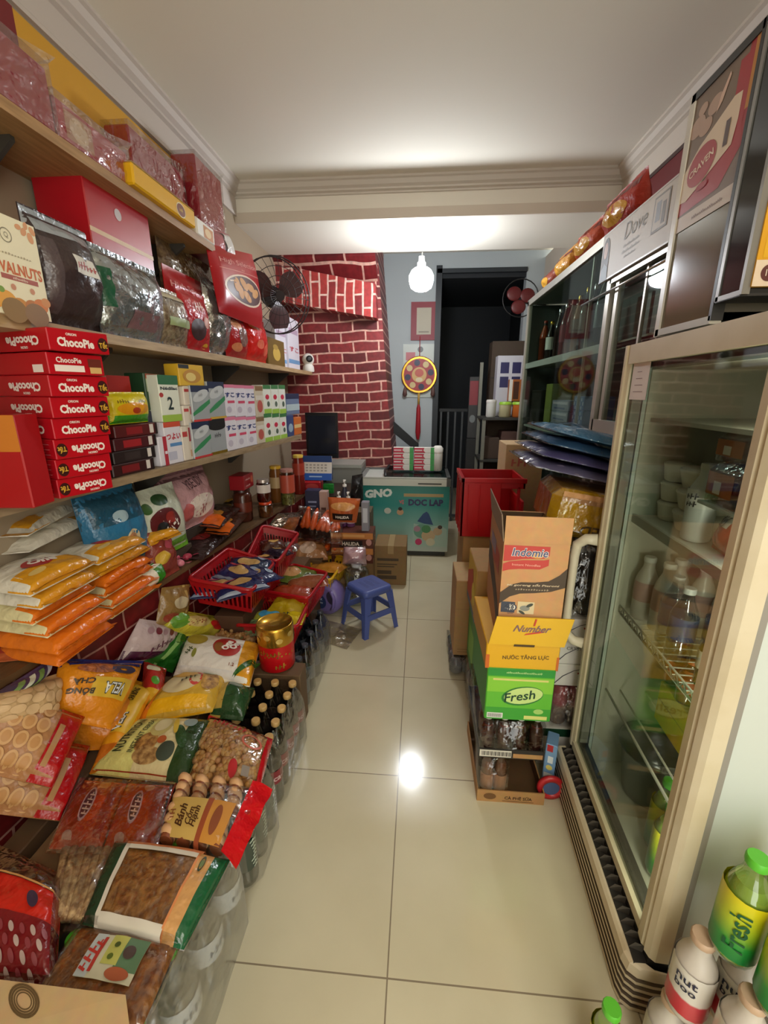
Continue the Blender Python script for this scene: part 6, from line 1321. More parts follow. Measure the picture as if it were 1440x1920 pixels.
m = MB(); p.shell(m, foil('b85a2a'), 16, 16); p.R(m, .15, .12, .85, .42, mt('1f1210', .4)); p.S(m, 'HALIDA', .5, .27, .022, mt('e6dcd0', .4), 0, w=.1, bold=.05, off=.003); p.D(m, .5, .7, .4, .16, foil('d89a5a')); tag(m.build('wafer_bag', origin=p.c), 'orange wafer bag with a dark lettered band leaning on the wafer cartons', 'bag')
bx('wafer_box', 'grey and white packet leaning beside the orange wafer bag on the wafer cartons', 'box', 678, 692, 942, .454, None, (-1, 2.90, .5, 2.90), .06, mt('8a8a94', .4), lambda c, m: m.rect(c.front, c.W*.2, c.H*.3, c.W*.8, c.H*.8, mt('c8ccd4', .4)))
for i, (px, y, z) in enumerate(((624,3.02,.384),(641,3.02,.384),(657,3.02,.384),(632,3.03,.53),(650,3.03,.53),(641,3.03,.62))):
    q = at(px, 940, Y=y); 
    if z > .6: q = (at(632, 940, Y=y)+at(650, 940, Y=y))/2
    t = thing('pump_bottle', ['first','second','third'][i]+' purple pump bottle of the row behind the wafer cartons, from the brick side' if i < 3 else ['pump bottle with a white head behind the row, brick side','pump bottle with a white head behind the row, aisle side','tallest pump bottle, its white head above all the others'][i-3], 'bottle', (q.x, y+(0 if i < 3 else .07+.06*(i == 5)), .454), 0, 'pump bottles')
    H = (.11,.11,.11,.19,.19,.27)[i]
    m = MB(); m.lathe([(.028,0),(.032,.008),(.032,H*.75),(.014,H*.95),(.013,H)], mt('7a4a78', .25) if i < 3 else mt('3a3a4a', .3), 16); m.build('body', t)
    m = MB(); m.lathe([(.0325,H*.25),(.0325,H*.6)], mt('d8c8d4', .4) if i < 3 else mt('c8b060', .4), 16, capb=False, capt=False); m.build('label', t)
    m = MB(); m.lathe([(.016,H),(.016,H+.018),(.006,H+.02),(.006,H+.04),(.012,H+.041),(.012,H+.052)], WHITE, 12); m.tube([(0,0,H+.047),(0,-.035,H+.043)], .005, WHITE, 8); m.build('pump_head', t)
# dark plastic bag behind
p = Pouch(at(655, 950, Y=3.18), at(682, 950, Y=3.18), at(680, 888, Y=3.18), at(660, 892, Y=3.18), .07, seed=15, amp=.02, flat=.6); m = MB(); p.shell(m, foil('1a1a1c', .3), 16, 16); tag(m.build('plastic_bag', origin=p.c), 'black plastic bag bunched behind the pump bottles', 'bag')
plain('kraft_carton', 'kraft carton standing behind the pump bottles, under the black plastic bag', (-.53, 3.24, .001), (-.37, 3.24, .001), .50, .2, card('6a5a44'))
# brown carton on the floor and the water jugs before it
A = at(697, 1096, Z=0); A = V((-.325, 2.97, .001)); B = V((-.075, 3.03, .001))
c = Carton((-.315, 2.985, .001), (-.075, 2.985, .001), .315, .27); m = MB(); KB = card('8f7148'); c.shell(m, KB, .002); f = c.front
m.rect(c.top, c.W*.42, 0, c.W*.6, c.D, mt('a58a60', .35), .0006); m.rect(f, c.W*.42, c.H*.8, c.W*.6, c.H, mt('a58a60', .35))
for b_, w_, h_ in ((.62,.75,.035),(.52,.7,.015),(.46,.6,.015),(.28,.5,.05),(.15,.68,.05)): m.rect(f, .02, c.H*b_, .02+c.W*w_*.9, c.H*b_+h_*.6, mt('4a3a28', .6))
tag(m.build('kraft_carton', origin=c.c), 'closed brown carton standing on the floor before the green freezer', 'carton')
def jug(q, label, col, H=.30):
    t = thing('water_jug', label, 'jug', q); m = MB(); R = .083
    m.lathe([(R*.9,0),(R,.012),(R*.96,.04),(R,.06),(R,.10),(R*.95,.12),(R,.14),(R,.17),(R,.235),(R*.75,.262),(R*.4,.27),(R*.36,.275)], mt(col, .15, 'haze'), 24); m.build('body', t)
    m = MB(); m.lathe([(.034,.262),(.036,.29),(.03,.30)], mt('d8d8dc', .4), 18); m.build('cap', t)
    return t
jug(V((-.41, 2.70, .001)), 'clear water jug on the floor between the wafer cartons and the blue stool', 'dfe6e2')
c = Carton((-.49, 2.66, .302), (-.335, 2.66, .302), .11, .13); p = Pouch(V((-.495,2.63,.305)), V((-.33,2.63,.305)), V((-.34,2.66,.43)), V((-.485,2.66,.43)), .07, seed=21, amp=.014, flat=.6)
t = thing('tissue_pack', 'pale pink packs in clear film on top of the water jug', 'pack', p.c); m = MB(); p.shell(m, foil('cfa0a8', .3), 16, 16); m.build('pack_body', t, p.c); m = MB(); p2 = Pouch(*p.q, .082, seed=21, amp=.014, flat=.75); p2.shell(m, CLEAR, 16, 16); m.build('clear_film', t, p.c)
# purple detergent jug lying against the baskets
t = thing('detergent_jug', 'lilac detergent jug with a round blue label on the floor beside the stool', 'jug', (-.575, 2.53, .001)); LIL = mt('7a6aa8', .35)
m = MB(); R = .115
ang = rad(-20)
def jp(a, b, d): return V((a*math.cos(ang)-d*math.sin(ang), a*math.sin(ang)+d*math.cos(ang), .122+b))
ax = (V((math.cos(ang), math.sin(ang), 0)), V((0,0,1)), V((math.sin(ang), -math.cos(ang), 0)))
m.lathe([(R*.7,-.06),(R*.95,-.05),(R,-.02),(R,.02),(R*.95,.05),(R*.7,.06)], LIL, 30, O=(0,0,.122), ax=ax); m.build('body', t)
m = MB(); jf = lambda a, b, off=0: V((0,0,.122))+ax[0]*a+ax[1]*b+ax[2]*(.0605+off)
m.disc(jf, -.03, -.02, .05, .05, mt('2a3a6a', .4)); m.disc(jf, -.045, .04, .03, .02, mt('a83a50', .4), .001); m.text(jf, 'MAX', -.03, .0, .016, mt('d8e0f0', .4), bold=.03, off=.002); m.text(jf, 'CLEAN', -.03, -.025, .012, mt('d8e0f0', .4), bold=.03, off=.002); m.build('label', t)
m = MB(); m.disc(jf, .055, .02, .03, .045, mt('3a3044', .5), .001, rot=.3); m.tube([jf(.06,.07,.005), jf(.085,.03,.01), jf(.08,-.03,.008), jf(.06,-.06,.004)], .011, LIL, 10); m.build('handle', t)
m = MB(); m.lathe([(.03,0),(.03,.03)], mt('5a4a88', .4), 16, O=(-.02,0,.225)); m.build('cap', t)
# blue plastic stool
st = thing('plastic_stool', 'blue plastic stool standing on the floor tiles before the brown carton', 'stool', (-.288, 2.40, 0), rad(43)); BLS = mt('4a5a9c', .42)
HS_, TW, BW_ = .285, .100, .130
m = MB(); n = 12
def rr(w, r, z, k=6):
    o = []
    for sx, sy, a0 in ((1,1,0),(-1,1,PI/2),(-1,-1,PI),(1,-1,1.5*PI)):
        for i in range(k+1):
            a = a0+PI/2*i/k; o.append(V((sx*(w-r)+r*math.cos(a), sy*(w-r)+r*math.sin(a), z)))
    return o
rings = [rr(TW-.012,.02,HS_), rr(TW,.025,HS_-.004), rr(TW+.004,.026,HS_-.012), rr(TW+.006,.026,HS_-.04), rr(TW+.002,.024,HS_-.04), rr(TW-.006,.02,HS_-.008)]
k = len(rings[0]); vs = [p for r_ in rings for p in r_]
m.add(vs, [(j*k+i, j*k+(i+1)%k, (j+1)*k+(i+1)%k, (j+1)*k+i)[::-1] for j in range(5) for i in range(k)], BLS, True); m.add(rings[0], [list(range(k))], BLS); m.add(rings[5], [list(range(k))[::-1]], BLS)
sf2 = lambda a, b, off=0: V((a, b, HS_+off))
for a in (-.04, 0, .04): m.rect(sf2, a-.012, -.05, a+.012, .05, mt('43528e', .5), .0008)
m.disc(sf2, 0, 0, .02, .02, mt('3c4a84', .5), .0014, r0=.8); m.build('seat', st)
for sx in (1, -1):
    for sy in (1, -1):
        m = MB(); T0, T1 = TW+.004, BW_; vs = []
        w0, w1 = .052, .030
        for z, c, w in ((HS_-.035, T0, w0), (HS_*.5, (T0+T1)/2-.002, .040), (.0, T1, w1)):
            for (dx, dy) in ((0,0), (-w,0), (-w,-.006), (-.007,-.007), (-.006,-w), (0,-w)): vs.append(V((sx*(c+dx), sy*(c+dy), z)))
        fs = [(j*6+i, j*6+(i+1)%6, (j+1)*6+(i+1)%6, (j+1)*6+i) for j in range(2) for i in range(6)]+[[0,1,2,3,4,5],[17,16,15,14,13,12]]
        m.add(vs, fs if sx*sy < 0 else [f[::-1] for f in map(list, fs)], BLS); m.build('leg', st, bevel=.002)
for ax_ in range(2):
    for s_ in (1, -1):
        m = MB(); z0, z1 = .105, .142; c0 = TW+.004+(BW_-TW)*(1-.142/HS_)+.0; c = c0-.004
        b0, b1 = -c+.02, c-.02
        if ax_ == 0: m.box(b0, s_*c-.004, z0, b1, s_*c+.004, z1, BLS)
        else: m.box(s_*c-.004, b0, z0, s_*c+.004, b1, z1, BLS)
        m.build('stretcher', st)
# crumpled clear bag on the floor
m = MB(); n = 16; q0 = at(632, 1190, Z=0); vs = []
for j in range(n+1):
    for i in range(n+1):
        u, v = i/n-.5, j/n-.5; r_ = .5+.5*noise.noise(V((u*3, v*3, 1)))
        vs.append(V((q0.x+u*.23+v*.06, q0.y+v*.22-u*.09, .004+max(0, .035*abs(noise.noise(V((u*7, v*7, 4))))*(1-3*u*u-3*v*v)))))
m.add(vs, [(j*(n+1)+i, j*(n+1)+i+1, (j+1)*(n+1)+i+1, (j+1)*(n+1)+i) for j in range(n) for i in range(n)], mt('dcd8cc', .12, 'clear'), True)
tag(m.build('plastic_bag', origin=(q0.x, q0.y, .004)), 'flat crumpled clear plastic bag lying on the tiles before the stool', 'bag')
# ================================================================ freezers at the back
t = thing('chest_freezer', 'green-fronted ice cream chest freezer with a glass lid at the end of the aisle', 'freezer', (-.11, 3.9, 0)); o_ = t.location.copy()
fx0, fx1, fy0, fy1 = -.50, .272, 3.59, 4.10
TEAL = grad_label('freezer_front', [(0,'b8c4bc'),(.35,'8ab8ae'),(.7,'2f8f88'),(1,'1c8078')])
m = MB(); m.box(fx0, fy0+.004, .05, fx1, fy1, .70, mt('d0d4cc', .4)); m.box(fx0+.02, fy0+.03, .001, fx1-.02, fy1-.03, .05, mt('3a3a38', .5)); m.build('cabinet', t, o_)
m = MB(); m.box(fx0+.001, fy0, .055, fx1-.001, fy0+.004, .645, TEAL); ff = lambda a, b, off=0: V((fx0+a, fy0-off, b)); W = fx1-fx0
m.text(ff, 'GNO', .16, .575, .075, mt('e2ece6', .4), .08, w=.24, bold=.06, shear=.1); m.text(ff, 'KEM TƯƠI MÁT LẠNH', .54, .565, .03, mt('c8a870', .4), w=.34, bold=.05) if False else m.rect(ff, .38, .55, .72, .578, mt('b8a070', .4)); m.text(ff, 'DOC LAP', .57, .50, .06, mt('2a2a5a', .4), w=.30, bold=.05); m.text(ff, 'VỊ', .36, .50, .04, mt('c86a70', .4), bold=.05)
m.shape(ff, [(.50,.33),(.55,.40),(.58,.42),(.60,.40),(.64,.30),(.56,.31)], mt('2a4a7a', .4)); m.shape(ff, [(.47,.31),(.60,.28),(.70,.30),(.76,.26),(.76,.1),(.46,.1)], mt('a8c4b8', .4), .0005); 
for a, b, r_, cc in ((.24,.42,.03,'c8ccc0'),(.35,.41,.03,'c8a07a'),(.35,.44,.018,'2a2420'),(.54,.24,.07,'6aa08a'),(.60,.20,.06,'c8b08a'),(.68,.24,.04,'c0a888'),(.70,.28,.02,'4a3a30'),(.5,.26,.03,'b08a9a'),(.58,.26,.04,'4a8a5a'),(.62,.14,.04,'d0ccb0')): m.disc(ff, a, b, r_, r_*.9, mt(cc, .4), .001)
m.disc(ff, .515, .14, .03, .03, mt('c8346a', .4), .0015); m.build('printed_front', t, o_)
m = MB(); m.box(fx0-.004, fy0-.006, .645, fx1-.03, fy0+.02, .70, mt('d4d6ca', .4)); m.rect(lambda a, b, off=0: V((a, fy0-.006-off, b)), .0, .66, .2, .672, mt('4a4a44', .5)); m.box(fx0, fy0-.004, .70, fx1+.006, fy0+.03, .715, mt('b8bab0', .35)); m.box(fx1-.03, fy0-.006, .645, fx1+.006, fy1, .715, mt('4a4c4a', .4)); m.box(fx0-.004, fy0, .645, fx0+.03, fy1, .715, mt('8a8c88', .4)); m.box(fx0, fy1-.03, .645, fx1, fy1, .715, mt('6a6c6a', .4)); m.build('rim', t, o_)
m = MB(); m.prism([(fx0+.22, fy0+.03, .715), (fx1-.03, fy0+.03, .715), (fx1-.03, fy1-.03, .735), (fx0+.22, fy1-.03, .735)], (0,0,.006), mt('a8b4b4', .04, 'glass')); m.tube([(fx0+.22, fy0+.03, .72), (fx0+.2, fy0+.2, .74), (fx0+.22, fy1-.03, .74)], .012, mt('2a2c2c', .4), 8); m.build('glass_lid', t, o_)
for k, (x, y, cc) in enumerate(((-.15,3.75,'c8a8a0'),(.02,3.72,'a04a48'),(.12,3.85,'7a8a90'))):
    tag(MB().box(x-.06, y-.05, .7005, x+.06, y+.05, .714, mt(cc, .5)).build('ice_cream_box', origin=(x, y, .70)), ['pale','dark red','grey'][k]+' packet lying under the freezer lid glass', 'packet')
t = thing('chest_freezer', 'grey glass-topped chest freezer against the brick casing, partly behind the green one', 'freezer', (-.70, 4.0, 0)); o_ = t.location.copy()
m = MB(); m.box(-.90, 3.78, .001, -.512, 4.11, .76, mt('8a8a84', .4)); m.build('cabinet', t, o_); m = MB(); m.box(-.90, 3.775, .761, -.512, 4.11, .79, mt('a4a69e', .35)); m.build('lid', t, o_)
# toothpaste boxes and a white tumbler on the glass lid
for c_ in range(2):
    for k in range(4):
        x0 = -.225+c_*.185
        cc = Carton((x0, 3.80, .742+.052*k), (x0+.178, 3.80, .742+.052*k), .05, .045); m = MB(); cc.shell(m, mt('e0dcd4', .4), .002); m.shape(cc.front, [(0,.004),(.10,.004),(.08,.025),(.09,.046),(0,.046)], mt('c02a44', .4)); m.rect(cc.front, .005, .02, .07, .03, mt('e8d0d0', .4), .001); m.rect(cc.front, .145, .0, .178, .05, mt('3a9a4a', .4))
        tag(m.build('toothpaste_box', origin=cc.c), ['lowest','second','third','topmost'][k]+' red and white toothpaste box of the '+('brick-side' if not c_ else 'passage-side')+' pile on the freezer', 'box', 'toothpaste boxes on the freezer')
t = thing('tumbler', 'white lidded tumbler beside the toothpaste boxes on the freezer', 'cup', (.17, 3.83, .74)); m = MB(); m.lathe([(.035,0),(.042,.01),(.045,.15),(.042,.17)], mt('dedad2', .4), 20); m.build('cup_body', t); m = MB(); m.lathe([(.046,.165),(.047,.2),(.03,.22)], mt('e8e4dc', .4), 20); m.build('lid', t)
# ================================================================ back wall and passage
xb = at(790, 600, Y=YB).x
m = MB(); c = Carton((at(770, 640, Y=4.89).x, 4.885, at(790, 638, Y=4.89).z), (at(818, 640, Y=4.89).x, 4.885, at(790, 638, Y=4.89).z), at(790, 566, Y=4.89).z-at(790, 638, Y=4.89).z, .01); c.shell(m, mt('8a2430', .5), 0); m.rect(c.front, c.W*.22, c.H*.15, c.W*.78, c.H*.85, mt('b8b09a', .5)); m.rect(c.front, c.W*.3, c.H*.2, c.W*.7, c.H*.24, mt('8a8070', .5), .001)
tag(m.build('wall_calendar', origin=c.c), 'dark red tear-off calendar board on the back wall under the bulb', 'calendar')
m = MB(); c = Carton((at(755, 745, Y=4.89).x, 4.89, at(780, 745, Y=4.89).z), (at(818, 745, Y=4.89).x, 4.89, at(780, 745, Y=4.89).z), at(780, 645, Y=4.89).z-at(780, 745, Y=4.89).z, .006); c.shell(m, mt('c4ccc4', .4), 0); m.rect(c.front, .03, c.H*.7, .13, c.H*.85, mt('c87a80', .5)); m.disc(c.front, c.W*.5, c.H*.9, .03, .03, mt('7a8080', .5))
tag(m.build('wall_poster', origin=c.c), 'pale sheet hanging on the back wall behind the round red ornament', 'poster')
t = thing('wall_ornament', 'round red and gold hanging ornament with a long red tassel on the back wall', 'ornament', at(786, 703, Y=4.86)); o_ = t.location.copy(); axw = (V((1,0,0)), V((0,0,1)), V((0,-1,0)))
R = .19; m = MB(); m.lathe([(R,-.02),(R*1.02,0),(R,.012),(R*.9,.014)], mt('8a1a22', .35), 36, O=o_, ax=axw)
of = lambda a, b, off=0: o_+V((a, -.014-off, b))
m.disc(of, 0, 0, R*.9, R*.9, mt('a83038', .4), .0005); m.disc(of, 0, 0, R*.98, R*.98, GOLD, .0008, r0=.9)
for k in range(8):
    a = 2*PI*k/8+.2; m.disc(of, R*.66*math.cos(a), R*.66*math.sin(a), R*.17, R*.17, mt('d8c088', .4) if k % 2 else mt('2a2a4a', .4), .001)
m.disc(of, 0, 0, R*.42, R*.42, mt('d8b070', .4), .0015); m.disc(of, 0, .02, R*.25, R*.22, mt('c86050', .4), .002); m.disc(of, 0, -.05, R*.2, R*.12, mt('e0d0a8', .4), .0025); m.build('disc', t, o_)
m = MB(); m.tube([o_+V((0,-.01,-R)), o_+V((0,-.01,-R-.12))], .012, mt('c8a050', .4), 8); m.lathe([(.012,-.12-R),(.022,-.16-R),(.03,-.42-R),(.012,-.5-R)], mt('a81c28', .5), 14, O=o_+V((0,-.01,0))); m.build('tassel', t, o_)
m = MB(); m.tube([o_+V((0,0,R)), o_+V((0,.01,R+.2))], .004, mt('a81c28', .5), 6); m.build('cord', t, o_)
for s_ in (-1, 1):
    m = MB(); m.lathe([(.004,0),(.018,-.03),(.026,-.09),(.006,-.11)], mt('6a4a44', .5), 10, O=o_+V((s_*R*.8,-.01,-R*.62))); m.build('side_tassel', t, o_)
# dark stair rail showing beside the casing
m = MB(); m.prism([at(738, 790, Y=4.6), at(738, 812, Y=4.6), at(785, 850, Y=4.6), at(785, 832, Y=4.6)], (0,.03,0), mt('1f2224', .5)); tag(m.build('stair_rail', origin=at(760, 820, Y=4.6)), 'dark slanting stair rail between the brick casing and the back wall', 'rail')
# goods rack beside the passage
t = thing('goods_rack', 'dark metal goods rack loaded with boxes beside the glass cabinet', 'rack', (.80, 4.3, 0)); o_ = t.location.copy(); RK = mt('7a7a6e', .5)
for x, y in ((.60,4.12),(1.02,4.12),(.60,4.5),(1.02,4.5)): m = MB(); m.box(x-.015, y-.015, .001, x+.015, y+.015, 1.18 if y < 4.3 else 1.7, RK); m.build('post', t, o_)
for z in (.35, .78, 1.17): m = MB(); m.box(.585, 4.1, z, 1.035, 4.52, z+.02, mt('3a3a36', .5)); m.build('rack_shelf', t, o_)
rk = [(.62,.72,1.192,.16,'d8d8d0','white tub at the passage side of the rack top','tub'),(.74,.86,1.192,.14,'b8b088','lime-lidded tub on the rack top','tub'),(.86,1.0,1.192,.14,'c86a2a','orange tub on the rack top beside the lime-lidded one','tub')]
for x0, x1, z, h, cc, l, ct in rk:
    t = thing('food_tub', l, ct, ((x0+x1)/2, 4.2, z)); m = MB(); r_ = (x1-x0)/2*.92; m.lathe([(r_*.85,0),(r_,.01),(r_,h*.82)], mt(cc, .4), 18); m.build('tub_body', t); m = MB(); m.lathe([(r_*1.05,h*.82),(r_*1.05,h*.93),(r_*.9,h)], mt('9ac83a' if 'lime' in l else 'd0ccc4', .4), 18); m.build('lid', t)
plain('tissue_carton', 'tall white carton with four dark blue squares on the goods rack', (.73, 4.36, 1.192), (.98, 4.36, 1.192), .56, .14, mt('c4c4cc', .45), lambda c, m: [m.rect(c.front, .03+.11*i, .40-.13*j, .11+.11*i, .50-.13*j, mt('2f2f5a', .45)) for i in range(2) for j in range(2)])
plain('carton', 'orange and brown carton before the tall white carton on the rack', (.84, 4.285, 1.335), (1.0, 4.285, 1.335), .2, .07, mt('a8602c', .5), lambda c, m: (m.rect(c.front, .0, 0, .03, c.H, mt('e0dcd4', .5)), m.rect(c.front, .04, .02, .09, c.H-.02, mt('4a2a1c', .5))))
for k, (x0, x1, z, h, cc) in enumerate(((.62,.76,.802,.2,'4a3a30'),(.78,.92,.802,.26,'5a4038'),(.93,1.02,.802,.2,'6a6a5a'),(.62,.78,.372,.28,'3a3a34'),(.80,1.0,.372,.22,'4a463c'))):
    plain('goods_box', ['dark brown box on the middle rack shelf, passage side','reddish-brown box in the centre of the middle rack shelf','grey box on the middle rack shelf, cabinet side','dark box on the low rack shelf, passage side','dark box on the low rack shelf, cabinet side'][k], (x0, 4.16, z), (x1, 4.16, z), h, .2, mt(cc, .6), None, 'box')
plain('carton', 'dark brown carton piled behind the goods rack by the doorway', (.70, 4.55, .001), (1.04, 4.55, .001), 1.9, .2, card('4a3c2e'), lambda c, m: m.rect(c.front, 0, 1.55, c.W, 1.56, mt('2a221a', .6)))
plain('notice_board', 'narrow board with a red notice leaning in the doorway', (.505, 4.62, .95), (.60, 4.62, .95), .62, .02, mt('3a3a3a', .5), lambda c, m: (m.rect(c.front, .005, .34, .09, .58, mt('8a3a40', .5)), m.disc(c.front, .045, .2, .03, .04, mt('7a8080', .5))), 'board')
t = thing('folding_gate', 'dark folding metal gate standing across the passage doorway', 'gate', (.38, 4.72, 0)); o_ = t.location.copy(); GT_ = mt('3c4042', .5)
for i in range(5): m = MB(); m.box(.22+i*.075, 4.71, .001, .24+i*.075, 4.73, 1.23, GT_); m.build('upright', t, o_)
m = MB(); m.box(.21, 4.705, 1.22, .56, 4.735, 1.25, mt('15181a', .5)); m.box(.21, 4.705, .05, .56, 4.735, .08, GT_); m.build('rail', t, o_)
plain('support_box', 'dark crate under the notice board in the doorway', (.50, 4.60, .001), (.61, 4.60, .001), .945, .08, mt('2a2a2a', .6), None, 'crate')
t = thing('red_fan', 'small red fan hanging in the dark beside the passage', 'fan', at(975, 560, Y=4.4)); o_ = t.location.copy(); m = MB()
for k in range(3): m.ball(o_+V((.07*math.cos(2*PI*k/3+.4), 0, .07*math.sin(2*PI*k/3+.4))), .068, mt('5a1416', .4), 12, 8, (1,.15,.9))
m.build('blade', t, o_); m = MB(); m.tube([o_+V((.16*math.cos(2*PI*k/24), -.02, .16*math.sin(2*PI*k/24))) for k in range(24)], .005, BLACK, 6, True); m.tube([o_, o_+V((.1,.2,.0)), (1.21, o_.y+.3, o_.z)], .012, BLACK, 6); m.build('guard_ring', t, o_)
# ================================================================ film-wrapped drinks along the floor, carrying the snack bags
def dpack(name, label, x0, y0, x1, y1, H, R, nx, ny, body, drink, cap, labm, lz, capr, text=None, tilt=0):
    t = thing(name, label, 'pack', ((x0+x1)/2, (y0+y1)/2, .001)); o = t.location.copy()
    pts = []
    e = .012
    pts = [(x0+.03,y0-e),(x1-.03,y0-e),(x1+e,y0+.04),(x1+e,y1-.04),(x1-.03,y1+e),(x0+.03,y1+e),(x0-e,y1-.04),(x0-e,y0+.04)]
    # film shell drawn tight between the bottles, with shoulder
    m = MB(); n = len(pts); lv_ = [(0.0,1.0),(H*.55,1.0),(H*.72,.975),(H*.9,.90),(H+.004,.80)]
    cx, cy_ = (x0+x1)/2, (y0+y1)/2; vs = []
    seg = []
    for i in range(n):
        p0, p1 = pts[i], pts[(i+1)%n]
        for k in range(6): seg.append((p0[0]+(p1[0]-p0[0])*k/6, p0[1]+(p1[1]-p0[1])*k/6))
    N_ = len(seg)
    for z, s_ in lv_:
        for i, (x, y) in enumerate(seg):
            w = 1+.012*noise.noise(V((i*.9, z*20, x0*9)))
            vs.append(V((cx+(x-cx)*s_*w, cy_+(y-cy_)*s_*w, z+.001)))
    m.add(vs, [(j*N_+i, j*N_+(i+1)%N_, (j+1)*N_+(i+1)%N_, (j+1)*N_+i) for j in range(len(lv_)-1) for i in range(N_)], mt('f4f6f8', .3, 'haze') if drink and cap == LIME else CLEAR, True); m.build('shrink_film', t, o)
    first = None
    for i in range(nx):
        for j in range(ny):
            x = x1-R-(x1-x0-2*R)*i/max(nx-1,1); y = y0+R+(y1-y0-2*R)*j/max(ny-1,1)
            if first is None:
                pr = [(R*.8,0),(R*.96,.006),(R,.02),(R,H*.30),(R*.94,H*.36),(R*.94,H*.5),(R,H*.56),(R*.98,H*.64),(R*.78,H*.75),(R*.5,H*.86),(capr*.9,H*.92),(capr*.9,H*.95)]
                m = MB(); m.lathe([(r, z) for r, z in pr], body, 16); first = m.build('bottle', t); first.location = V((x, y, .002))-o
                if drink: m = MB(); m.lathe([(r*.94, z+.003) for r, z in pr[:-4]], drink, 14); m.build('drink', first)
                m = MB(); m.lathe([(capr,H*.935),(capr*1.05,H*.945),(capr*1.05,H*.99),(capr*.9,H)], cap, 12); m.build('cap', first)
                if labm:
                    m = MB(); rl = R+.0012; m.lathe([(rl,H*lz[0]),(rl,H*(lz[0]+lz[1])/2),(rl,H*lz[1])], labm, 16, capb=False, capt=False)
                    if text:
                        f = lambda s_, t_, off=0: V((math.cos(-s_/rl+PI)*-(rl+off), math.sin(s_/rl)*(rl+off), t_))
                        for tx, zz, hh_, ro, cc in text: m.text(f, tx, -.012, zz*H, hh_, cc, ro, bold=.02, off=.0016)
                    m.build('label', first)
            else:
                c = first.copy(); COL.objects.link(c); c.location = V((x, y, .002))-o; c.rotation_euler = (0,0,(i*.7+j*.4)*.3)
                for g in list(first.children): d = g.copy(); COL.objects.link(d); d.parent = c
    return t
PX1 = -.455
dpack('water_pack', 'film-wrapped pack of clear water bottles on the floor, closest to the kraft carton', PX1-.30, .42, PX1, .84, .30, .044, 3, 4, mt('eef3f6', .08, 'pet'), mt('e2e8ec', .06, 'pet'), LIME, mt('dfe6ee', .35), (.34,.56), .016, [('~~~~~', .45, .022, 0, mt('3a5a7a', .4))])
dpack('water_pack', 'film-wrapped pack of dark green drinks on the floor between the water and the cola', PX1-.30, .875, PX1, 1.11, .28, .036, 4, 3, mt('9aa69c', .08, 'pet'), mt('39443a', .15), mt('2e3a30', .4), mt('3a463c', .3), (.24,.62), .015, [('~~~~~~~~', .44, .022, PI/2, mt('c8d8c8', .4))])
dpack('cola_pack', 'film-wrapped pack of gold-capped cola bottles on the floor beside the aisle', PX1-.30, 1.14, PX1-.005, 1.50, .272, .037, 4, 5, mt('b8b4b0', .06, 'pet'), mt('3c3836', .12), mt('c9a468', .35), mt('8a2a34', .3), (.34,.54), .0155, [('Coca-Cola', .44, .024, 0, mt('d8b8b8', .4))])
dpack('water_pack', 'film-wrapped grey pack on the floor under the red snack baskets', PX1-.30, 1.62, PX1-.03, 2.14, .25, .042, 3, 5, mt('9a9ca4', .1, 'pet'), mt('4a4e58', .2), mt('3a3e48', .4), mt('5a606c', .35), (.3,.6), .016)
# plain cartons behind the packs, filling the space to the counter
for k, (y0, y1, h) in enumerate(((.42,.84,.30),(.86,1.13,.285),(1.14,1.50,.275),(1.62,2.14,.26))):
    plain('kraft_carton', ['carton by the counter foot under the red toffee packs','carton by the counter foot under the orange bread bags','carton by the counter foot under the purple bag','carton by the counter foot under the blue snack basket'][k], (-.785, y0, .001), (-.785, y1, .001), h, .16, card('7a5a3a'))
plain('kraft_carton', 'carton in the gap behind the golden tin, under the crunchy nut bag', (-.80, 1.515, .001), (-.48, 1.515, .001), .262, .095, card('6a5036'))
# ---------------------------------------------------------------- bags on top, from the window end to the stool
Zp = .315
TAN = mt('b07a3c', .55, 'food'); FLO = mt('a2652c', .6, 'food'); EDG = foil('c79a5c', .3)
def clearbag(name, label, cat, pts, z, T, fillm, deco=None, fname='filling', stuff=False, **k):
    p = Pouch(*quadS(pts, z), T, **k); t = thing(name, label, cat, p.c)
    q = Pouch(*[p.c+(v-p.c)*.93 for v in p.q], T*.9, **k); m = MB(); q.shell(m, fillm, 24, 24); o = m.build(fname, t, p.c)
    if stuff: o['kind'] = 'stuff'
    m = MB(); p.shell(m, CLEAR, 24, 24); m.build('clear_film', t, p.c)
    if deco: m = MB(); deco(p, m); m.build('printed_band', t, p.c)
    return t
# 1 floss bag with a square sticker
def flo1(p, m):
    p.R(m, .30, .30, .78, .80, mt('c8c4a8', .4), .004); p.R(m, .58, .42, .78, .80, mt('5a7a5a', .4), .0046); p.R(m, .46, .46, .60, .80, mt('b8b860', .4), .0052); p.R(m, .30, .3, .4, .8, mt('b8c0c0', .4), .0054)
    p.D(m, .66, .62, .05, .08, mt('4a3a34', .4), .0062); p.D(m, .53, .68, .025, .035, mt('4a5a2a', .4), .0062); p.D(m, .52, .54, .025, .035, mt('5a6a2a', .4), .0062); p.R(m, .39, .36, .42, .76, mt('b03a30', .4), .006); p.S(m, '~~~~', .35, .55, .022, mt('b8382e', .4), PI/2-.2, off=.0075); p.D(m, .64, .38, .1, .07, mt('a85a3a', .4), .006)
clearbag('floss_bag', 'flat clear bag of brown meat floss with a square colour sticker', 'bag', [(40,1895),(268,1945),(345,1762),(150,1735)], [.335,.335,.325,.325], .03, FLO, flo1, 'floss', True, seed=101, pw=.25, seal=.02, amp=.004)
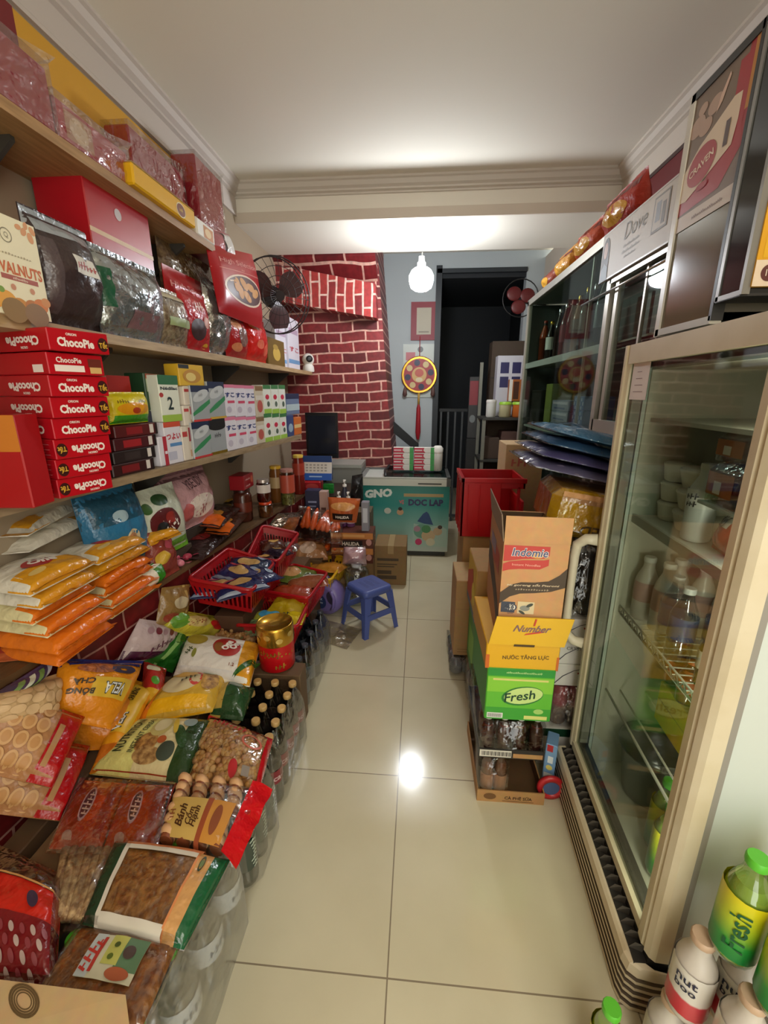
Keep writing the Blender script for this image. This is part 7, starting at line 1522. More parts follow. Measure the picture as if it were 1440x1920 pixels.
# 2 floss pack with green ends
def flo2(p, m):
    CRM2 = mt('d8d0c0', .4); p.R(m, 0, 0, .14, 1, foil('1f3a24', .25), .002); p.R(m, .14, .0, .18, 1, CRM2, .0026); p.R(m, .18, .0, .78, .10, CRM2, .0026); p.R(m, .18, .86, .78, .93, CRM2, .0026); p.R(m, .14, .93, .80, 1, foil('c8784a', .3), .0024)
    p.R(m, .78, 0, .90, 1, foil('cf9a5e', .3), .0026); p.R(m, .77, 0, .79, 1, mt('d88a52', .4), .0034); p.R(m, .90, 0, 1, 1, foil('1c5a36', .2), .003); p.D(m, .835, .80, .02, .1, mt('2a3a24', .4), .0044, 0, .7); p.D(m, .835, .80, .014, .05, mt('6a7a4a', .4), .0048)
clearbag('floss_bag', 'pack of brown meat floss with dark green ends and a cream-framed window', 'bag', [(150,1735),(345,1785),(432,1615),(215,1582)], [.345,.335,.335,.345], .035, TAN, flo2, 'floss', True, seed=102, pw=.22, seal=.02, amp=.004, sides='u')
# 3 breadsticks
p = Pouch(*quadS([(95,1745),(175,1752),(238,1590),(118,1590)], .325), .03, seed=103, pw=.3); t = thing('breadstick_bag', 'clear bag of pale breadsticks beside the green-ended floss pack', 'bag', p.c)
for i in range(7):
    m = MB(); u = .08+.13*i; m.tube([p.base(u, v)+V((0,0,.014+.002*(i%2))) for v in (.08,.36,.64,.92)], .011, mt('c9a878', .6, 'food'), 8); m.build('breadstick', t, p.c)
m = MB(); p.shell(m, CLEAR, 18, 18); m.build('clear_film', t, p.c)
# 4 red toffee packs
def tof(p, m):
    p.R(m, 0, .42, 1, .70, foil('c8281a', .22)); p.R(m, 0, 0, 1, .42, foil('7a1a1e', .25), .0012)
    for i in range(6):
        for j in range(4): p.D(m, .08+.13*i+.05*j, .06+.085*j, .028, .04, mt('b8a098' if (i+j)%2 else '8a3a40', .4), .004, .7)
    p.D(m, .7, .55, .07, .07, mt('3a2a40', .4), .004, .4); p.R(m, .0, .70, 1, .72, mt('d8a060', .4), .003)
lay('toffee_bag', 'red sweet bag with white oval prints and a clear gathered top, beside the floss', 'bag', [(-70,1860),(105,1862),(118,1640),(0,1585)], [.34,.34,.34,.35], .05, mt('dcc8c4', .1, 'clear'), tof, None, seed=104, pw=.35)
lay('toffee_bag', 'second red sweet bag half hidden under the first at the picture foot', 'bag', [(-140,1800),(20,1850),(60,1700),(-90,1640)], .318, .035, foil('9a1e1e', .25), tof, None, seed=105, pw=.35)
# 5 red wafer packs in film
for k, (pts, l) in enumerate((([(92,1592),(188,1596),(238,1470),(160,1464)], 'orange-red wafer pack with an oval logo, closer to the counter'), ([(192,1596),(288,1600),(318,1474),(241,1470)], 'orange-red wafer pack with an oval logo, next to the cookie tray'))):
    def waf(p, m): p.D(m, .45, .52, .12, .26, mt('c8a0a0', .4)); p.D(m, .45, .52, .09, .22, mt('4a2430', .4), .002); p.S(m, '~~~~~', .45, .52, .022, mt('d8b0a0', .4), PI/2, shear=.2, off=.003); p.D(m, .62, .85, .12, .08, mt('d8803a', .4)); p.R(m, .78, .05, .95, .95, foil('a02a20', .25)); p.D(m, .3, .1, .1, .06, mt('d0a090', .4))
    lay('wafer_pack', l, 'pack', pts, Zp+.012, .03, foil('c2401c', .22), waf, 'orange-red wafer packs', seed=106+k, pw=.25, amp=.004)
lay('clear_sleeve', 'clear film sleeve gathered over the orange-red wafer packs', 'film', [(85,1600),(292,1606),(326,1466),(150,1458)], Zp+.046, .008, CLEAR, None, None, seed=109, pw=.2, amp=.006)
# 6 cookie tray with red end
p = Pouch(*quadS([(290,1592),(440,1628),(502,1490),(326,1475)], [Zp+.01,Zp+.01,Zp+.01,Zp+.01]), .05, seed=110, pw=.2, seal=.02, amp=.002, sides='u'); t = thing('cookie_pack', 'pack of round cream cookies with a red crimped end and a cream label', 'pack', p.c)
for i in range(4):
    for j in range(2):
        c = p.base(.14+.19*i, (.82,.30)[j]); m = MB(); ax3 = ((p.q[1]-p.q[0]).normalized(), V((0,0,1)), -(p.q[3]-p.q[0]).normalized())
        for d in (-.034, -.004, .026): m.lathe([(.008,d-.0125),(.02,d-.011),(.023,d),(.02,d+.011),(.008,d+.0125)], mt('d8a878', .5), 14, O=c+V((0,0,.024)), ax=ax3); m.lathe([(.0185,d+.009),(.0185,d+.021)], mt('8a4a2a', .5), 12, O=c+V((0,0,.024)), ax=ax3)
        m.build('cookie', t, p.c)
m = MB(); p.shell(m, CLEAR, 20, 16); m.build('clear_film', t, p.c)
m = MB(); p.R(m, .10, .06, .50, .62, mt('c9a65a', .4), .002); p.R(m, .56, .06, .80, .62, mt('c98a3a', .4), .002); p.D(m, .66, .35, .05, .2, mt('8a4a2a', .4), .003); p.R(m, .50, .0, .56, .64, mt('9a4a2a', .4), .0016); p.R(m, .0, .0, .06, 1, foil('9a2a1c'), .002)
p.S(m, 'Bánh', .26, .34, .022, mt('4a2a14', .4), PI/2, shear=.3, off=.004); p.S(m, 'Cốm', .35, .34, .022, mt('4a2a14', .4), PI/2, shear=.3, off=.004); p.S(m, 'Hạnh', .43, .34, .022, mt('4a2a14', .4), PI/2, shear=.3, off=.004); p.S(m, 'TH', .15, .34, .016, mt('8a4a2a', .4), PI/2, off=.004); m.build('paper_label', t, p.c)
m = MB(); e0, e1 = p.base(.86, .0), p.base(.86, 1.0); o1, o2 = p.base(1.04, -.04), p.base(1.04, 1.04); n = 14; vs = []
for i in range(n+1):
    a = i/n; w = (noise.noise(V((a*6, 1, 2))))*.008; vs += [e0+(e1-e0)*a+V((0,0,.048)), (e0*.5+o1*.5)+((e1+o2)*.5-(e0+o1)*.5)*a+V((0,0,.036+w)), o1+(o2-o1)*a+V((0,0,.012+w*1.5))]
m.add(vs, [(3*i+k, 3*i+k+1, 3*i+4+k, 3*i+3+k) for i in range(n) for k in (0,1)], foil('c8121c', .2), True); m.add([v-V((0,0,.0015)) for v in vs], [(3*i+3+k, 3*i+4+k, 3*i+k+1, 3*i+k) for i in range(n) for k in (0,1)], foil('c8121c', .2), True); m.build('crimped_end', t, p.c)
# 7 cereal pouch
def cereal(p, m):
    p.R(m, .0, .0, .42, 1, foil('cfc878', .3), .001); p.R(m, .42, .0, .82, 1, foil('d0c090', .3), .001); p.S(m, 'NUTRITION', .17, .55, .030, mt('26301c', .4), PI/2, w=.135, bold=.03, off=.004); p.S(m, 'INSTANT CEREAL', .32, .55, .017, mt('3a4428', .4), PI/2, w=.14, bold=.02, off=.004)
    p.D(m, .50, .70, .12, .20, mt('b8a868', .4), .003); p.D(m, .50, .72, .09, .14, mt('d0c498', .4), .004); p.D(m, .66, .72, .03, .16, mt('c8a83a', .4), .005, .3); p.D(m, .70, .30, .09, .14, mt('3a4438', .4), .004); p.D(m, .52, .22, .15, .12, mt('b8925a', .5, 'food'), .003); p.D(m, .60, .45, .05, .06, mt('a8542a', .4), .004); p.D(m, .44, .4, .12, .16, mt('b88a4a', .5, 'food'), .0025)
    p.R(m, .80, 0, 1, 1, foil('27401f', .22), .0026); p.D(m, .80, .82, .08, .09, mt('8a9a98', .4), .0045); p.D(m, .78, .55, .06, .2, foil('2a4a24', .22), .004, .4); p.R(m, 0, 0, .8, .04, foil('9a3a20'), .002)
lay('cereal_pouch', 'yellow-green cereal pouch with dark vertical lettering and a dark green side', 'pouch', [(168,1452),(348,1472),(398,1352),(262,1350)], [Zp+.01,Zp+.01,Zp+.02,Zp+.02], .045, foil('c8c078', .3), cereal, None, seed=112, pw=.35, amp=.004, seal=.03)
# 8 and 18 crunchy nut bags
def nutbag(label, pts, z, T, seed, n, deco=None):
    p = Pouch(*quadS(pts, z), T, seed=seed, pw=.35, amp=.004, seal=.05); t = thing('nut_bag', label, 'bag', p.c); rd = random.Random(seed); m = MB(); cols = [mt(c, .5) for c in ('c99a58','b88444','d4aa6c','bf8a5a')]
    for i in range(n):
        u, v = rd.uniform(.06,.94), rd.uniform(.08,.92); r_ = rd.uniform(.009,.0125); m.ball(p.base(u, v)+p.nrm*(max(p.hgt(u, v)-r_-.001, r_*.4)), r_, cols[i%4], 8, 6)
    o = m.build('crunchy_nut', t, p.c); o['kind'] = 'stuff'
    q = Pouch(*[p.c+(v-p.c)*.95 for v in p.q], T*.55, seed=seed, pw=.35); m = MB(); q.shell(m, mt('a8743c', .6), 14, 14); m.build('inner_fill', t, p.c)
    m = MB(); p.shell(m, CLEAR, 22, 22); m.build('clear_film', t, p.c)
    if deco: m = MB(); deco(p, m); m.build('printed_band', t, p.c)
RF_ = foil('b81420', .2)
def nd(p, m): p.R(m, 0, .90, 1, 1, RF_, .002); p.R(m, 0, 0, 1, .05, RF_, .002); p.R(m, .95, .0, 1, 1, RF_, .002); p.S(m, '~~~~~~~~', .42, .80, .026, mt('b8202a', .4), -.08, w=.13, bold=.03, off=.004); p.R(m, .74, .12, .84, .24, mt('8a8078', .4), .003); p.D(m, .62, .18, .06, .1, mt('b0242c', .4), .003); p.D(m, .78, .62, .14, .12, mt('c8604a', .4), .002, 0, .8)
nutbag('clear bag full of round crunchy nuts with red printed edges, beside the cereal pouch', [(345,1474),(485,1492),(512,1388),(392,1342)], [Zp+.005,Zp,Zp,Zp+.01], .055, 113, 330, nd)
nutbag('smaller bag of pale crunchy nuts behind the white and yellow noodle pack', [(378,1212),(480,1222),(486,1172),(395,1160)], [.285,.285,.29,.29], .05, 114, 150, lambda p, m: (p.R(m, .1, .8, .9, 1, foil('a88a80', .2)), p.R(m, .6, .72, .9, .98, RF_, .002), p.R(m, .3, .75, .42, .95, mt('b8a898', .4), .002)))
# 9 chips bag
def chips(p, m): p.R(m, 0, 0, .9, .26, foil('e0a81a', .2)); p.D(m, .42, .55, .3, .24, mt('c8b890', .4), .002); p.D(m, .62, .62, .10, .2, mt('c03a30', .4), .002, .2, .7); p.D(m, .40, .72, .2, .1, mt('d0a050', .4), .003); p.S(m, '~~~~', .52, .60, .024, mt('3a3a2a', .4), .5, off=.004); p.D(m, .85, .6, .12, .25, mt('c89a50', .5, 'food'), .002); p.R(m, 0, 0, .12, .6, foil('dc7a1c', .2), .0014); p.D(m, .75, .9, .15, .06, foil('6a8a2a'), .002)
lay('snack_bag', 'yellow snack bag with a red arc, between the bread bags and the noodle pack', 'bag', [(250,1362),(398,1335),(425,1268),(335,1262)], [Zp+.01,Zp+.02,Zp+.03,Zp+.02], .06, foil('c9a03a', .22), chips, None, seed=115, pw=.45, amp=.008)
# 10 white and yellow noodle pack
def oneone(p, m): p.D(m, .62, .58, .18, .24, mt('a8302a', .35), .002); p.D(m, .52, .55, .06, .12, mt('8a5a2a', .4), .003); p.S(m, 'One', .62, .62, .034, mt('ece6dc', .4), 1.35, bold=.06, off=.0036); p.S(m, 'One', .72, .66, .034, mt('ece6dc', .4), 1.35, bold=.06, off=.0036); p.D(m, .2, .72, .14, .16, mt('a8923a', .4), .002, .4); p.S(m, '~~~', .14, .42, .026, mt('3a4424', .4), 1.0, off=.003); p.D(m, .22, .35, .03, .1, mt('8a8a3a', .4), .002); p.R(m, .82, 0, 1, 1, foil('dc9a22', .22), .0014); p.D(m, .92, .28, .035, .3, foil('2a5a22', .22), .003, -.5); p.S(m, '1.2', .74, .2, .016, mt('8a4a2a', .4), 0, off=.003); p.R(m, 0, 0, .8, .1, foil('d8d4d0', .3), .001)
lay('noodle_pack', 'white and yellow noodle pack with a red oval, lying flat before the golden tin', 'pack', [(325,1268),(468,1288),(488,1212),(352,1194)], [Zp+.03,Zp+.02,Zp+.02,Zp+.03], .055, foil('e4ded4', .3), oneone, None, seed=116, pw=.25, amp=.004, seal=.02)
lay('noodle_pack', 'second white and yellow noodle pack under the flat one', 'pack', [(330,1275),(466,1300),(482,1235),(352,1220)], [Zp-.03,Zp-.035,Zp-.03,Zp-.03], .045, foil('d89a2a', .25), None, None, seed=117, pw=.25, amp=.004)
lay('leek_bundle', 'dark green leafy packet tucked behind the flat noodle pack', 'packet', [(268,1240),(322,1262),(370,1185),(318,1168)], Zp-.01, .045, foil('1f5a1c', .25), lambda p, m: (p.R(m, .3, 0, .4, 1, foil('7aa05a')), p.R(m, .6, .2, .7, 1, foil('124a14'))), None, seed=118, amp=.012)
# 11 green bag
lay('snack_bag', 'dark green clear-fronted bag between the yellow snack bag and the cola bottles', 'bag', [(392,1345),(455,1352),(478,1290),(415,1278)], [Zp-.01,Zp-.02,Zp-.015,Zp], .055, foil('2a4c2c', .15), lambda p, m: (p.R(m, .0, 0, .32, 1, foil('b89a4a')), p.D(m, .55, .7, .2, .12, foil('6a7a70'))), None, seed=119, amp=.012)
# 12, 13 orange bread bags
def vela1(p, m): p.R(m, .0, .84, 1, 1, foil('232a68', .25), .002); p.R(m, .55, .40, .9, .62, mt('c8b048', .4), .002) if False else p.R(m, .30, .28, .86, .58, mt('d0a832', .4), .002); p.S(m, 'VELA', .62, .42, .042, mt('33332f', .4), PI, w=.082, bold=.08, off=.0036); p.S(m, 'VELA', .62, .42, .036, mt('d8d8d4', .4), PI, w=.076, bold=.02, off=.0044); p.D(m, .66, .74, .18, .08, mt('2a2440', .4), .003, 0, .3); p.D(m, .35, .75, .24, .1, mt('b8651c', .5, 'food'), .003); p.S(m, 'CHÀ', .2, .5, .026, mt('3a2a12', .4), PI, bold=.04, off=.004); p.S(m, 'BÔNG', .2, .34, .026, mt('3a2a12', .4), PI, bold=.04, off=.004)
lay('bread_bag', 'orange bread bag with silver upside-down lettering and a dark blue edge', 'bag', [(90,1345),(205,1368),(268,1240),(112,1236)], [.5,.40,.44,.5], .07, foil('d8861a', .22), vela1, None, seed=120, pw=.4, amp=.006)
def vela2(p, m): p.R(m, .25, .30, .98, .95, mt('d0a428', .4), .002); p.S(m, 'VELA', .5, .42, .034, mt('33332f', .4), PI/2, w=.08, bold=.08, off=.0036); p.S(m, 'VELA', .5, .42, .028, mt('d8d8d4', .4), PI/2, w=.074, bold=.02, off=.0044); p.S(m, 'CHÀ BÔNG', .45, .76, .026, mt('3a2a12', .4), PI/2, w=.07, bold=.04, off=.004); p.D(m, .8, .95, .1, .06, foil('4a8a2a'), .003); p.R(m, 0, 0, 1, .2, foil('b8641c', .25), .0016)
lay('bread_bag', 'narrow orange and yellow bread bag lying on edge beside the cereal pouch', 'bag', [(168,1452),(214,1438),(292,1288),(252,1275)], [.33,.335,.36,.36], .035, foil('d8901c', .22), vela2, None, seed=121, pw=.4, amp=.006)
lay('bread_bag', 'orange bread bag lower under the silver-lettered one', 'bag', [(120,1410),(215,1405),(262,1300),(140,1300)], [.33,.33,.36,.36], .06, foil('c9781a', .25), None, None, seed=122, amp=.006)
# 14 cookie bags with red ends
for k, (pts, z, l) in enumerate((([(-70,1440),(95,1478),(158,1345),(0,1290)], [.5,.44,.46,.5], 'cookie bag with a broad red end, upper one of the pair at the counter foot'), ([(-60,1520),(110,1540),(168,1400),(0,1370)], [.36,.335,.345,.37], 'cookie bag with a broad red end, lower one of the pair'))):
    def ckb(p, m):
        for i in range(4):
            for j in range(4): p.D(m, .08+.16*i, .14+.24*j, .075, .11, mt('c89a64', .5), .003); p.D(m, .08+.16*i, .14+.24*j, .05, .075, mt('b8854e', .5), .004)
        p.R(m, .70, 0, 1, 1, foil('a80c12', .25), .0025); p.R(m, .73, .15, .80, .7, mt('a87a4a', .5), .004)
    lay('cookie_bag', l, 'bag', pts, z, .045, mt('a9764a', .4, 'foil'), ckb, None, seed=124+k, pw=.25, amp=.004)
lay('cracker_bag', 'clear bag of round pale crackers above the cookie bags at the counter foot', 'bag', [(-70,1360),(85,1385),(110,1262),(-20,1245)], [.47,.47,.47,.47], .06, mt('c8a678', .35, 'foil'), lambda p, m: [p.D(m, .12+.19*i, .15+.23*j, .09, .105, mt('d2b084', .5), .003) for i in range(5) for j in range(4)], None, seed=127, pw=.3)
lay('vegetable_pouch', 'purple pouch with green sticks hanging over the counter edge under the noodle packs', 'pouch', [(-60,1300),(60,1290),(100,1200),(-10,1185)], [.58,.55,.58,.59], .04, foil('4a3a58', .3), lambda p, m: [p.R(m, .15+.2*i, .1, .27+.2*i, .9, foil(('7a9a5a','c8ccb8','6a8a4a','b8b8c4')[i]), .002) for i in range(4)], None, seed=128)
lay('cookie_bag', 'reddish cookie bag under the orange noodle packs at the window end', 'bag', [(-80,1250),(60,1235),(110,1168),(-20,1160)], [.665,.665,.668,.668], .03, foil('b8623a', .3), lambda p, m: (p.R(m, 0, .6, 1, .9, foil('b0a090')), p.D(m, .5, .3, .3, .2, foil('a03a2a'))), None, seed=129)
m = MB(); c0 = at(-10, 1520, Z=.34); 
for i in range(7): m.tube([c0+V((-.10+.0*i, -.06+.022*i, .02)), c0+V((.035, -.07+.022*i, .02))], .013, mt('6a7a2a' if i % 2 else '55661f', .4, 'foil'), 8)
tag(m.build('green_roll', origin=c0), 'green ribbed pack at the counter foot beside the cookie bags', 'pack')
plain('kraft_carton', 'kraft carton by the counter foot carrying the green ribbed pack and crackers', (-.965, .60, .001), (-.965, 1.40, .001), .318, .06, card('5a4028'))
# 15 purple prune bag at the counter foot, sweets and small bags
def prune(p, m): p.R(m, .0, .0, 1, .3, foil('4a1a3a', .25), .002); p.S(m, '~~~~~', .55, .5, .035, mt('5a1f3a', .4), .55, w=.11, bold=.03, shear=.2, off=.003); [p.D(m, .2+.15*i, .78, .06, .08, mt('6a1f2a' if i%2 else '9a7a80', .4), .002) for i in range(5)]
lay('prune_bag', 'white and purple dried fruit bag leaning at the brick counter foot', 'bag', [(215,1248),(290,1240),(345,1172),(262,1160)], [.30,.30,.36,.40], .05, foil('b8a4a4', .25), prune, None, seed=130)
def candy(p, m): p.D(m, .4, .5, .22, .22, mt('c8b070', .4), .002); p.S(m, '~~~~~', .4, .5, .03, mt('8a3a20', .4), .3, bold=.04, off=.003); p.D(m, .78, .45, .13, .2, mt('b01f1c', .3), .003, .6); p.R(m, 0, 0, .2, 1, foil('a8a02a', .2), .0015); p.D(m, .15, .5, .12, .3, foil('5a8a2a'), .002)
lay('candy_bag', 'yellow-green sweet bag with a red heart, before the first red basket', 'bag', [(300,1190),(405,1196),(418,1158),(312,1140)], [.31,.31,.33,.35], .06, foil('c2b43a', .2), candy, None, seed=131, amp=.012)
lay('candy_bag', 'crumpled yellow-green sweet bag between the heart bag and the leek packet', 'bag', [(330,1218),(385,1222),(395,1185),(345,1178)], [.29,.29,.30,.30], .05, foil('9aa028', .2), None, None, seed=132, amp=.016)
lay('candy_bag', 'gold and brown printed bag standing against the counter, before the green noodle bag', 'bag', [(290,1180),(345,1168),(355,1095),(300,1080)], [.33,.33,.50,.52], .04, foil('8a6a3a', .25), lambda p, m: (p.D(m, .5, .6, .25, .15, foil('b8a888')), p.D(m, .3, .25, .2, .12, foil('8a3a2a')), p.R(m, .7, 0, .8, 1, foil('b89a5a'))), None, seed=133, amp=.012)
lay('snack_bag', 'small red and green floral packet between the bread bags and the yellow snack bag', 'packet', [(262,1330),(300,1338),(312,1255),(270,1240)], [Zp+.01,Zp+.01,Zp+.03,Zp+.04], .05, foil('a82a22', .22), lambda p, m: (p.D(m, .4, .78, .3, .12, foil('d0c8a8')), p.D(m, .5, .45, .2, .08, foil('4a8a2a')), p.R(m, 0, 0, 1, .3, foil('c89a2a'))), None, seed=134)
# golden festive tin
t = thing('festive_tin', 'tall gold and red festive tin standing beside the cola bottles', 'tin', (-.60, 1.59, .268)); R = .076
m = MB(); m.lathe([(R*.94,0),(R,.006),(R,.062),(R*1.01,.066),(R,.07),(R,.125)], mt('b81018', .28), 36); m.build('body', t)
m = MB(); m.lathe([(R*1.01,.122),(R*1.03,.128),(R*1.03,.195),(R*1.0,.205),(R*.95,.206),(R*.93,.198),(R*.1,.198)], mt('c79a3a', .22, metal=.85), 36); tf = lambda a, b, off=0: V(((R*1.03+off)*math.sin(a/R), -(R*1.03+off)*math.cos(a/R), b))
for i in range(8): m.disc(tf, -.16+.05*i, .152+.018*(i%2), .014, .012, mt('e0c070', .25, metal=.7), .0012)
m.build('lid', t)
m = MB(); tg = lambda a, b, off=0: V(((R+off)*math.sin(a/R), -(R+off)*math.cos(a/R), b)); m.text(tg, '~~~~~~~', -.01, .095, .026, GOLD, bold=.02, off=.0012); m.text(tg, '~~~', .04, .032, .026, GOLD, bold=.02, off=.0012); [m.disc(tg, -.08+.018*i, .075+.004*(i%3), .004, .004, GOLD, .001) for i in range(12)]; m.build('gold_print', t)
# ---------------------------------------------------------------- plastic baskets with snacks
def basket(name, label, rim, depth, col, nb=12):
    a, b, c, d = rim; cc = sum(rim, V((0,0,0)))/4; t = thing(name, label, 'basket', (cc.x, cc.y, cc.z-depth)); o = t.location.copy(); mm = mt(col, .3)
    def lvl(k): return [cc+(p-cc)*(1-.16*k)+V((0,0,-depth*k)) for p in rim]
    L0, L1, L2, L3 = lvl(0), lvl(.28), lvl(.85), lvl(1); m = MB()
    for i in range(4):
        j = (i+1) % 4
        for A, B in ((L0, L1), (L2, L3)): m.add([A[i],A[j],B[j],B[i]], [(0,1,2,3)], mm); m.add([p+(cc-p).normalized()*.004 for p in (A[i],A[j],B[j],B[i])], [(3,2,1,0)], mm)
        for k in range(nb+1):
            s0, s1 = (k-.22)/nb, (k+.22)/nb; s0 = max(s0, 0); s1 = min(s1, 1)
            q = [L1[i].lerp(L1[j], s0), L1[i].lerp(L1[j], s1), L2[i].lerp(L2[j], s1), L2[i].lerp(L2[j], s0)]; w = (cc-(q[0]+q[2])/2); w.z = 0; w = w.normalized()*.004
            m.add(q+[p+w for p in q], [(0,1,2,3),(7,6,5,4),(0,4,5,1),(1,5,6,2),(2,6,7,3),(3,7,4,0)], mm)
    m.add(L3, [(0,1,2,3),(3,2,1,0)], mm); m.build('basket_wall', t, o)
    m = MB(); rr_ = []
    for i in range(4):
        p, q, r_ = rim[i-1], rim[i], rim[(i+1)%4]
        for k in range(5):
            s = k/4; rr_.append((q+(p-q).normalized()*.03)*(1-s)**2+q*2*s*(1-s)+(q+(r_-q).normalized()*.03)*s*s)
    m.tube(rr_, .009, mm, 8, True); m.build('rim', t, o)
    return t
def fill(rim, items, z, T=.04, group=None, scale=.42):
    a, b, c, d = rim; out = []
    for k, (u, v, ang, name, label, col, deco) in enumerate(items):
        q0 = (a*(1-u)+b*u)*(1-v)+(d*(1-u)+c*u)*v; q0 = V((q0.x, q0.y, z+.018*(k%3))); s = ((b-a).length+(d-a).length)*.25*scale*1.6
        x = V((math.cos(ang), math.sin(ang), 0))*s; y = V((-math.sin(ang), math.cos(ang), 0))*s*.75; tl = V((0,0,.02*math.sin(k*2.1)))
        p = Pouch(q0-x-y, q0+x-y+tl, q0+x+y, q0-x+y-tl, T, seed=200+k, amp=.01, pw=.45)
        m = MB(); p.shell(m, col, 14, 14); deco and deco(p, m); tag(m.build(name, origin=p.c), label, 'packet' if 'packet' in name else 'bag', group)
R1 = quadS([(352,1085),(472,1108),(514,1055),(428,1028)], .56); 
basket('snack_basket', 'red slotted basket of navy snack packets against the brick counter', R1, .13, 'a01018')
NV = foil('1c2450', .18)
def nv(p, m): p.D(m, .5, .4, .24, .16, foil('b8925a')); p.D(m, .3, .7, .2, .1, foil('b0404a')); p.R(m, 0, 0, 1, .12, foil('8a94a8')); p.D(m, .75, .7, .12, .1, foil('8a9ab0'), .002)
fill(R1, [(.30,.30,.2,'snack_packet','navy snack packet with a tan biscuit print in the red basket, counter side',NV,nv),(.70,.22,.6,'snack_packet','navy snack packet with a silver end hanging over the front of the red basket',NV,nv),(.55,.55,-.3,'snack_packet','navy and red snack packet in the middle of the red basket',foil('2a2a58', .18),nv),(.25,.72,.5,'snack_packet','deep blue snack packet at the back of the red basket',foil('20386a', .18),nv),(.78,.62,-.6,'snack_packet','navy snack packet by the aisle-side rim of the red basket',NV,nv),(.55,.85,.1,'snack_packet','dark blue snack packet at the far rim of the red basket',foil('1a2a4a', .18),nv)], .515, .045, 'navy snack packets in the basket', .46)
R2 = quadS([(462,1046),(522,1052),(560,1000),(492,985)], .56)
basket('snack_basket', 'red basket of dark sweets behind the navy-filled basket', R2, .14, 'a51420')
DB = foil('3a1a20', .2)
def dk(p, m): p.D(m, .5, .5, .2, .15, foil('c9a05a')); p.D(m, .25, .7, .12, .1, foil('5a2a30'))
fill(R2, [(.35,.3,.2,'sweet_packet','dark maroon packet in the back red basket, front one',DB,dk),(.65,.45,-.4,'sweet_packet','dark packet with golden discs in the back red basket',foil('2a2030', .2),dk),(.4,.7,.6,'sweet_packet','brown packet at the far side of the back red basket',foil('4a2418', .2),dk),(.72,.8,.1,'sweet_packet','silver-topped packet on the back red basket',mt('a8a8a4', .2, 'silver'),None)], .50, .035, 'dark packets in the basket', .36)
R3 = quadS([(492,1108),(578,1122),(614,1074),(548,1058)], .41)
basket('snack_basket', 'red basket of jerky bags beside the lilac jug', R3, .125, 'a81018')
def jk(p, m): p.R(m, 0, .5, 1, .98, foil('c4bcb0', .25)); p.D(m, .6, .7, .25, .12, foil('4a5a4a'), .002); p.D(m, .3, .68, .1, .08, foil('8a6a4a'), .002)
fill(R3, [(.45,.35,.15,'jerky_bag','clear and red jerky bag lying in the front of the red basket by the jug',foil('9a3a1c', .2),None),(.62,.68,.25,'jerky_bag','jerky bag with a white leafy header in the red basket by the jug',foil('8a4a2c', .2),jk),(.25,.75,-.2,'jerky_bag','green and tan bag at the counter side of the red basket by the jug',foil('5a6a2a', .2),lambda p, m: p.D(m, .4, .4, .3, .25, foil('b88a5a')))], .355, .04, None, .46)
R4 = quadS([(442,1172),(556,1176),(580,1126),(500,1114)], [.37,.37,.37,.37])
basket('snack_basket', 'red basket of yellow and blue packets behind the golden tin', R4, .105, 'b01a1e')
fill(R4, [(.32,.55,.3,'sweet_packet','yellow and blue packet in the basket behind the golden tin',foil('a8a83a', .2),lambda p, m: (p.D(m, .5, .5, .3, .3, foil('4a9ac0')), p.R(m, 0, .8, 1, 1, foil('c8ccc8')))),(.68,.42,.1,'sweet_packet','bright yellow packet with a dark letter in the basket behind the golden tin',foil('d0b81a', .2),lambda p, m: (p.S(m, '~~~', .5, .5, .03, BLACK, .2, bold=.05))),(.62,.8,-.1,'sweet_packet','golden packet at the back of the basket behind the tin',foil('b89a1a', .2),None),(.25,.25,.5,'sweet_packet','pale green packet at the front of the basket behind the tin',foil('7a8a5a', .2),None)], .315, .035, None, .38)
plain('kraft_carton', 'carton under the navy-filled basket beside the counter', (-.80, 1.72, .262), (-.80, 2.10, .262), .15, .14, card('5a3a24'))
plain('kraft_carton', 'tall carton under the back red basket', (-.92, 2.17, .001), (-.70, 2.17, .001), .37, .42, card('6a4a2c'))
plain('kraft_carton', 'carton under the yellow basket beside the water jug', (-.69, 2.25, .001), (-.62, 2.25, .001), .3, .3, card('6a4a2c'))
RY = quadS([(570,1078),(620,1088),(650,1046),(598,1034)], .275)
basket('snack_basket', 'yellow slotted basket beside the water jug', RY, .12, 'd8a818', 8)
plain('kraft_carton', 'low carton on the floor carrying the yellow basket', (-.62, 2.68, .001), (-.49, 2.68, .001), .145, .17, card('8a6a44'))
fill(RY, [(.3,.45,.3,'bread_bag','clear bag of green and brown buns in the yellow basket',foil('6a6a2a', .2),lambda p, m: p.D(m, .4, .5, .3, .3, foil('a8742a'))),(.65,.5,-.2,'bread_bag','golden brown bread bag in the yellow basket',foil('b87a2a', .2),None)], .235, .045, None, .42)
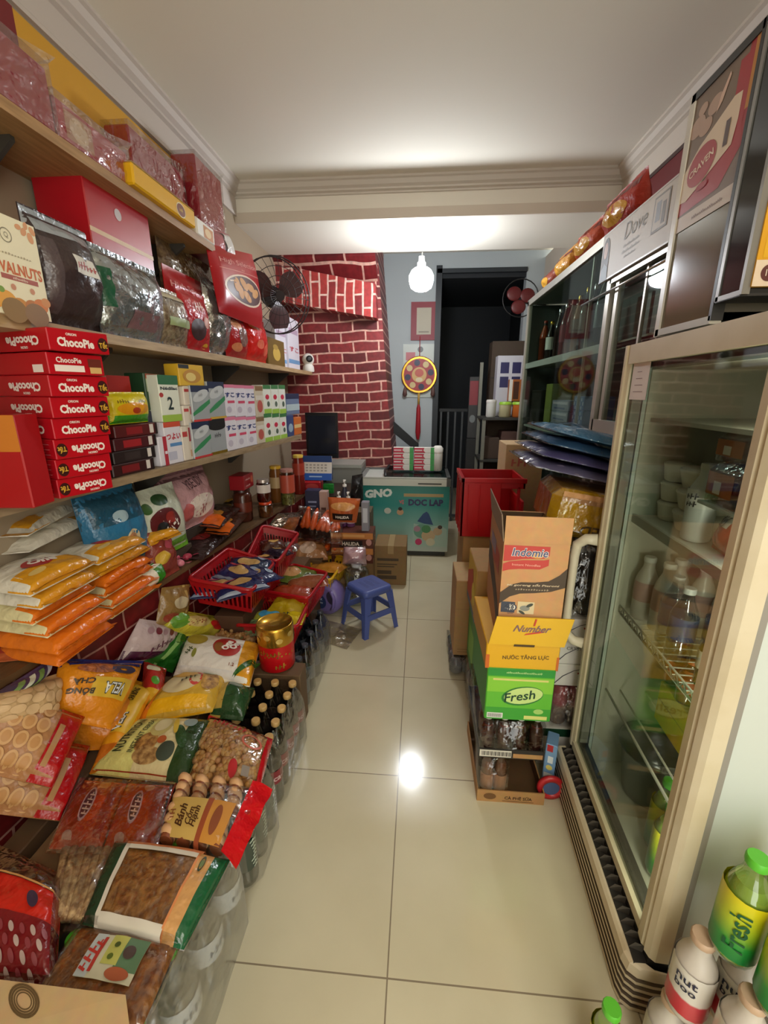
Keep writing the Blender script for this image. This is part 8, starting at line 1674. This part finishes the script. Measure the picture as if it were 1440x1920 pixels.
# carrots in clear bags on top
def carrot(label, pts, z, T, seed, n):
    p = Pouch(*quadS(pts, z), T, seed=seed, amp=.006, flat=.3); t = thing('carrot_bag', label, 'bag', p.c); rd = random.Random(seed)
    for i in range(n):
        u0, v0 = .12+.76*i/max(n-1,1), .15+rd.uniform(0,.1); a, b_ = p.base(u0, v0), p.base(min(max(u0+rd.uniform(-.2,.2),.1),.9), .85); m = MB()
        m.tube([a.lerp(b_, s)+V((0,0,T*.45)) for s in (0,.1,.5,.9,1)], [.008,.024,.022,.014,.004], mt('dc5f1e', .4), 10); m.build('carrot', t, p.c)
    m = MB(); p.shell(m, mt('f0e4dc', .12, 'clear'), 18, 18); m.build('clear_film', t, p.c)
carrot('clear bag of orange carrots heaped above the yellow basket', [(556,1012),(642,1022),(648,965),(560,948)], [.40,.40,.50,.50], .1, 301, 8)
carrot('lower clear bag of carrots lying across the yellow basket rim', [(585,1045),(652,1040),(655,1010),(600,1010)], [.30,.30,.31,.31], .05, 302, 4)
lay('bread_bag', 'clear bag with reddish print between the carrots and the jerky basket', 'bag', [(548,1052),(615,1050),(610,1015),(555,1008)], [.29,.29,.32,.32], .06, foil('a8744a', .2), lambda p, m: (p.D(m, .5, .7, .3, .12, foil('8a3a40')), p.D(m, .4, .35, .25, .2, foil('c8a890'))), None, seed=303, amp=.012)
plain('kraft_carton', 'carton beside the counter end, carrying the carrot bags', (-.86, 2.70, .001), (-.65, 2.70, .001), .30, .2, card('6a4e30'))
lay('snack_bag', 'silver and brown bag beyond the back red basket under the counter end', 'bag', [(490,1000),(545,1010),(565,960),(520,950)], [.50,.50,.54,.54], .06, mt('9a8a78', .2, 'silver'), lambda p, m: p.R(m, .4, 0, .9, .6, foil('8a4a1c')), None, seed=304, amp=.014)
# open kraft carton at the very front
t = thing('kraft_carton', 'open kraft carton with a spiral print in the foreground, flap standing up', 'carton', (-.62, .40, 0)); o_ = t.location.copy()
c = Carton((-.87, .315, .001), (-.475, .325, .001), .375, .075); m = MB(); c.shell(m, card('b48f5e'), .003, {'top': card('c0a070')}); m.build('carton_body', t, o_)
A, B, Cc, Dd = at(-60, 1950, Z=.385), at(248, 1962, Z=.385), at(236, 1868, Z=.40), at(-60, 1832, Z=.40)
m = MB(); m.prism([A, B, Cc, Dd], (0,0,.004), card('c4a374')); f = lambda a, b, off=0: (A*(1-a)+B*a)*(1-b)+(Dd*(1-a)+Cc*a)*b+V((0,0,.0045+off))
for k in range(4): m.disc(f, .36, .66, .05+.016*k, .16+.05*k, mt('5a4424', .6), .0006+k*.0002, r0=.86)
m.rect(f, .62, .1, .95, .2, mt('6a5434', .6)); m.rect(f, .65, .22, .95, .25, mt('6a5434', .6)); m.build('lid_flap', t, o_)
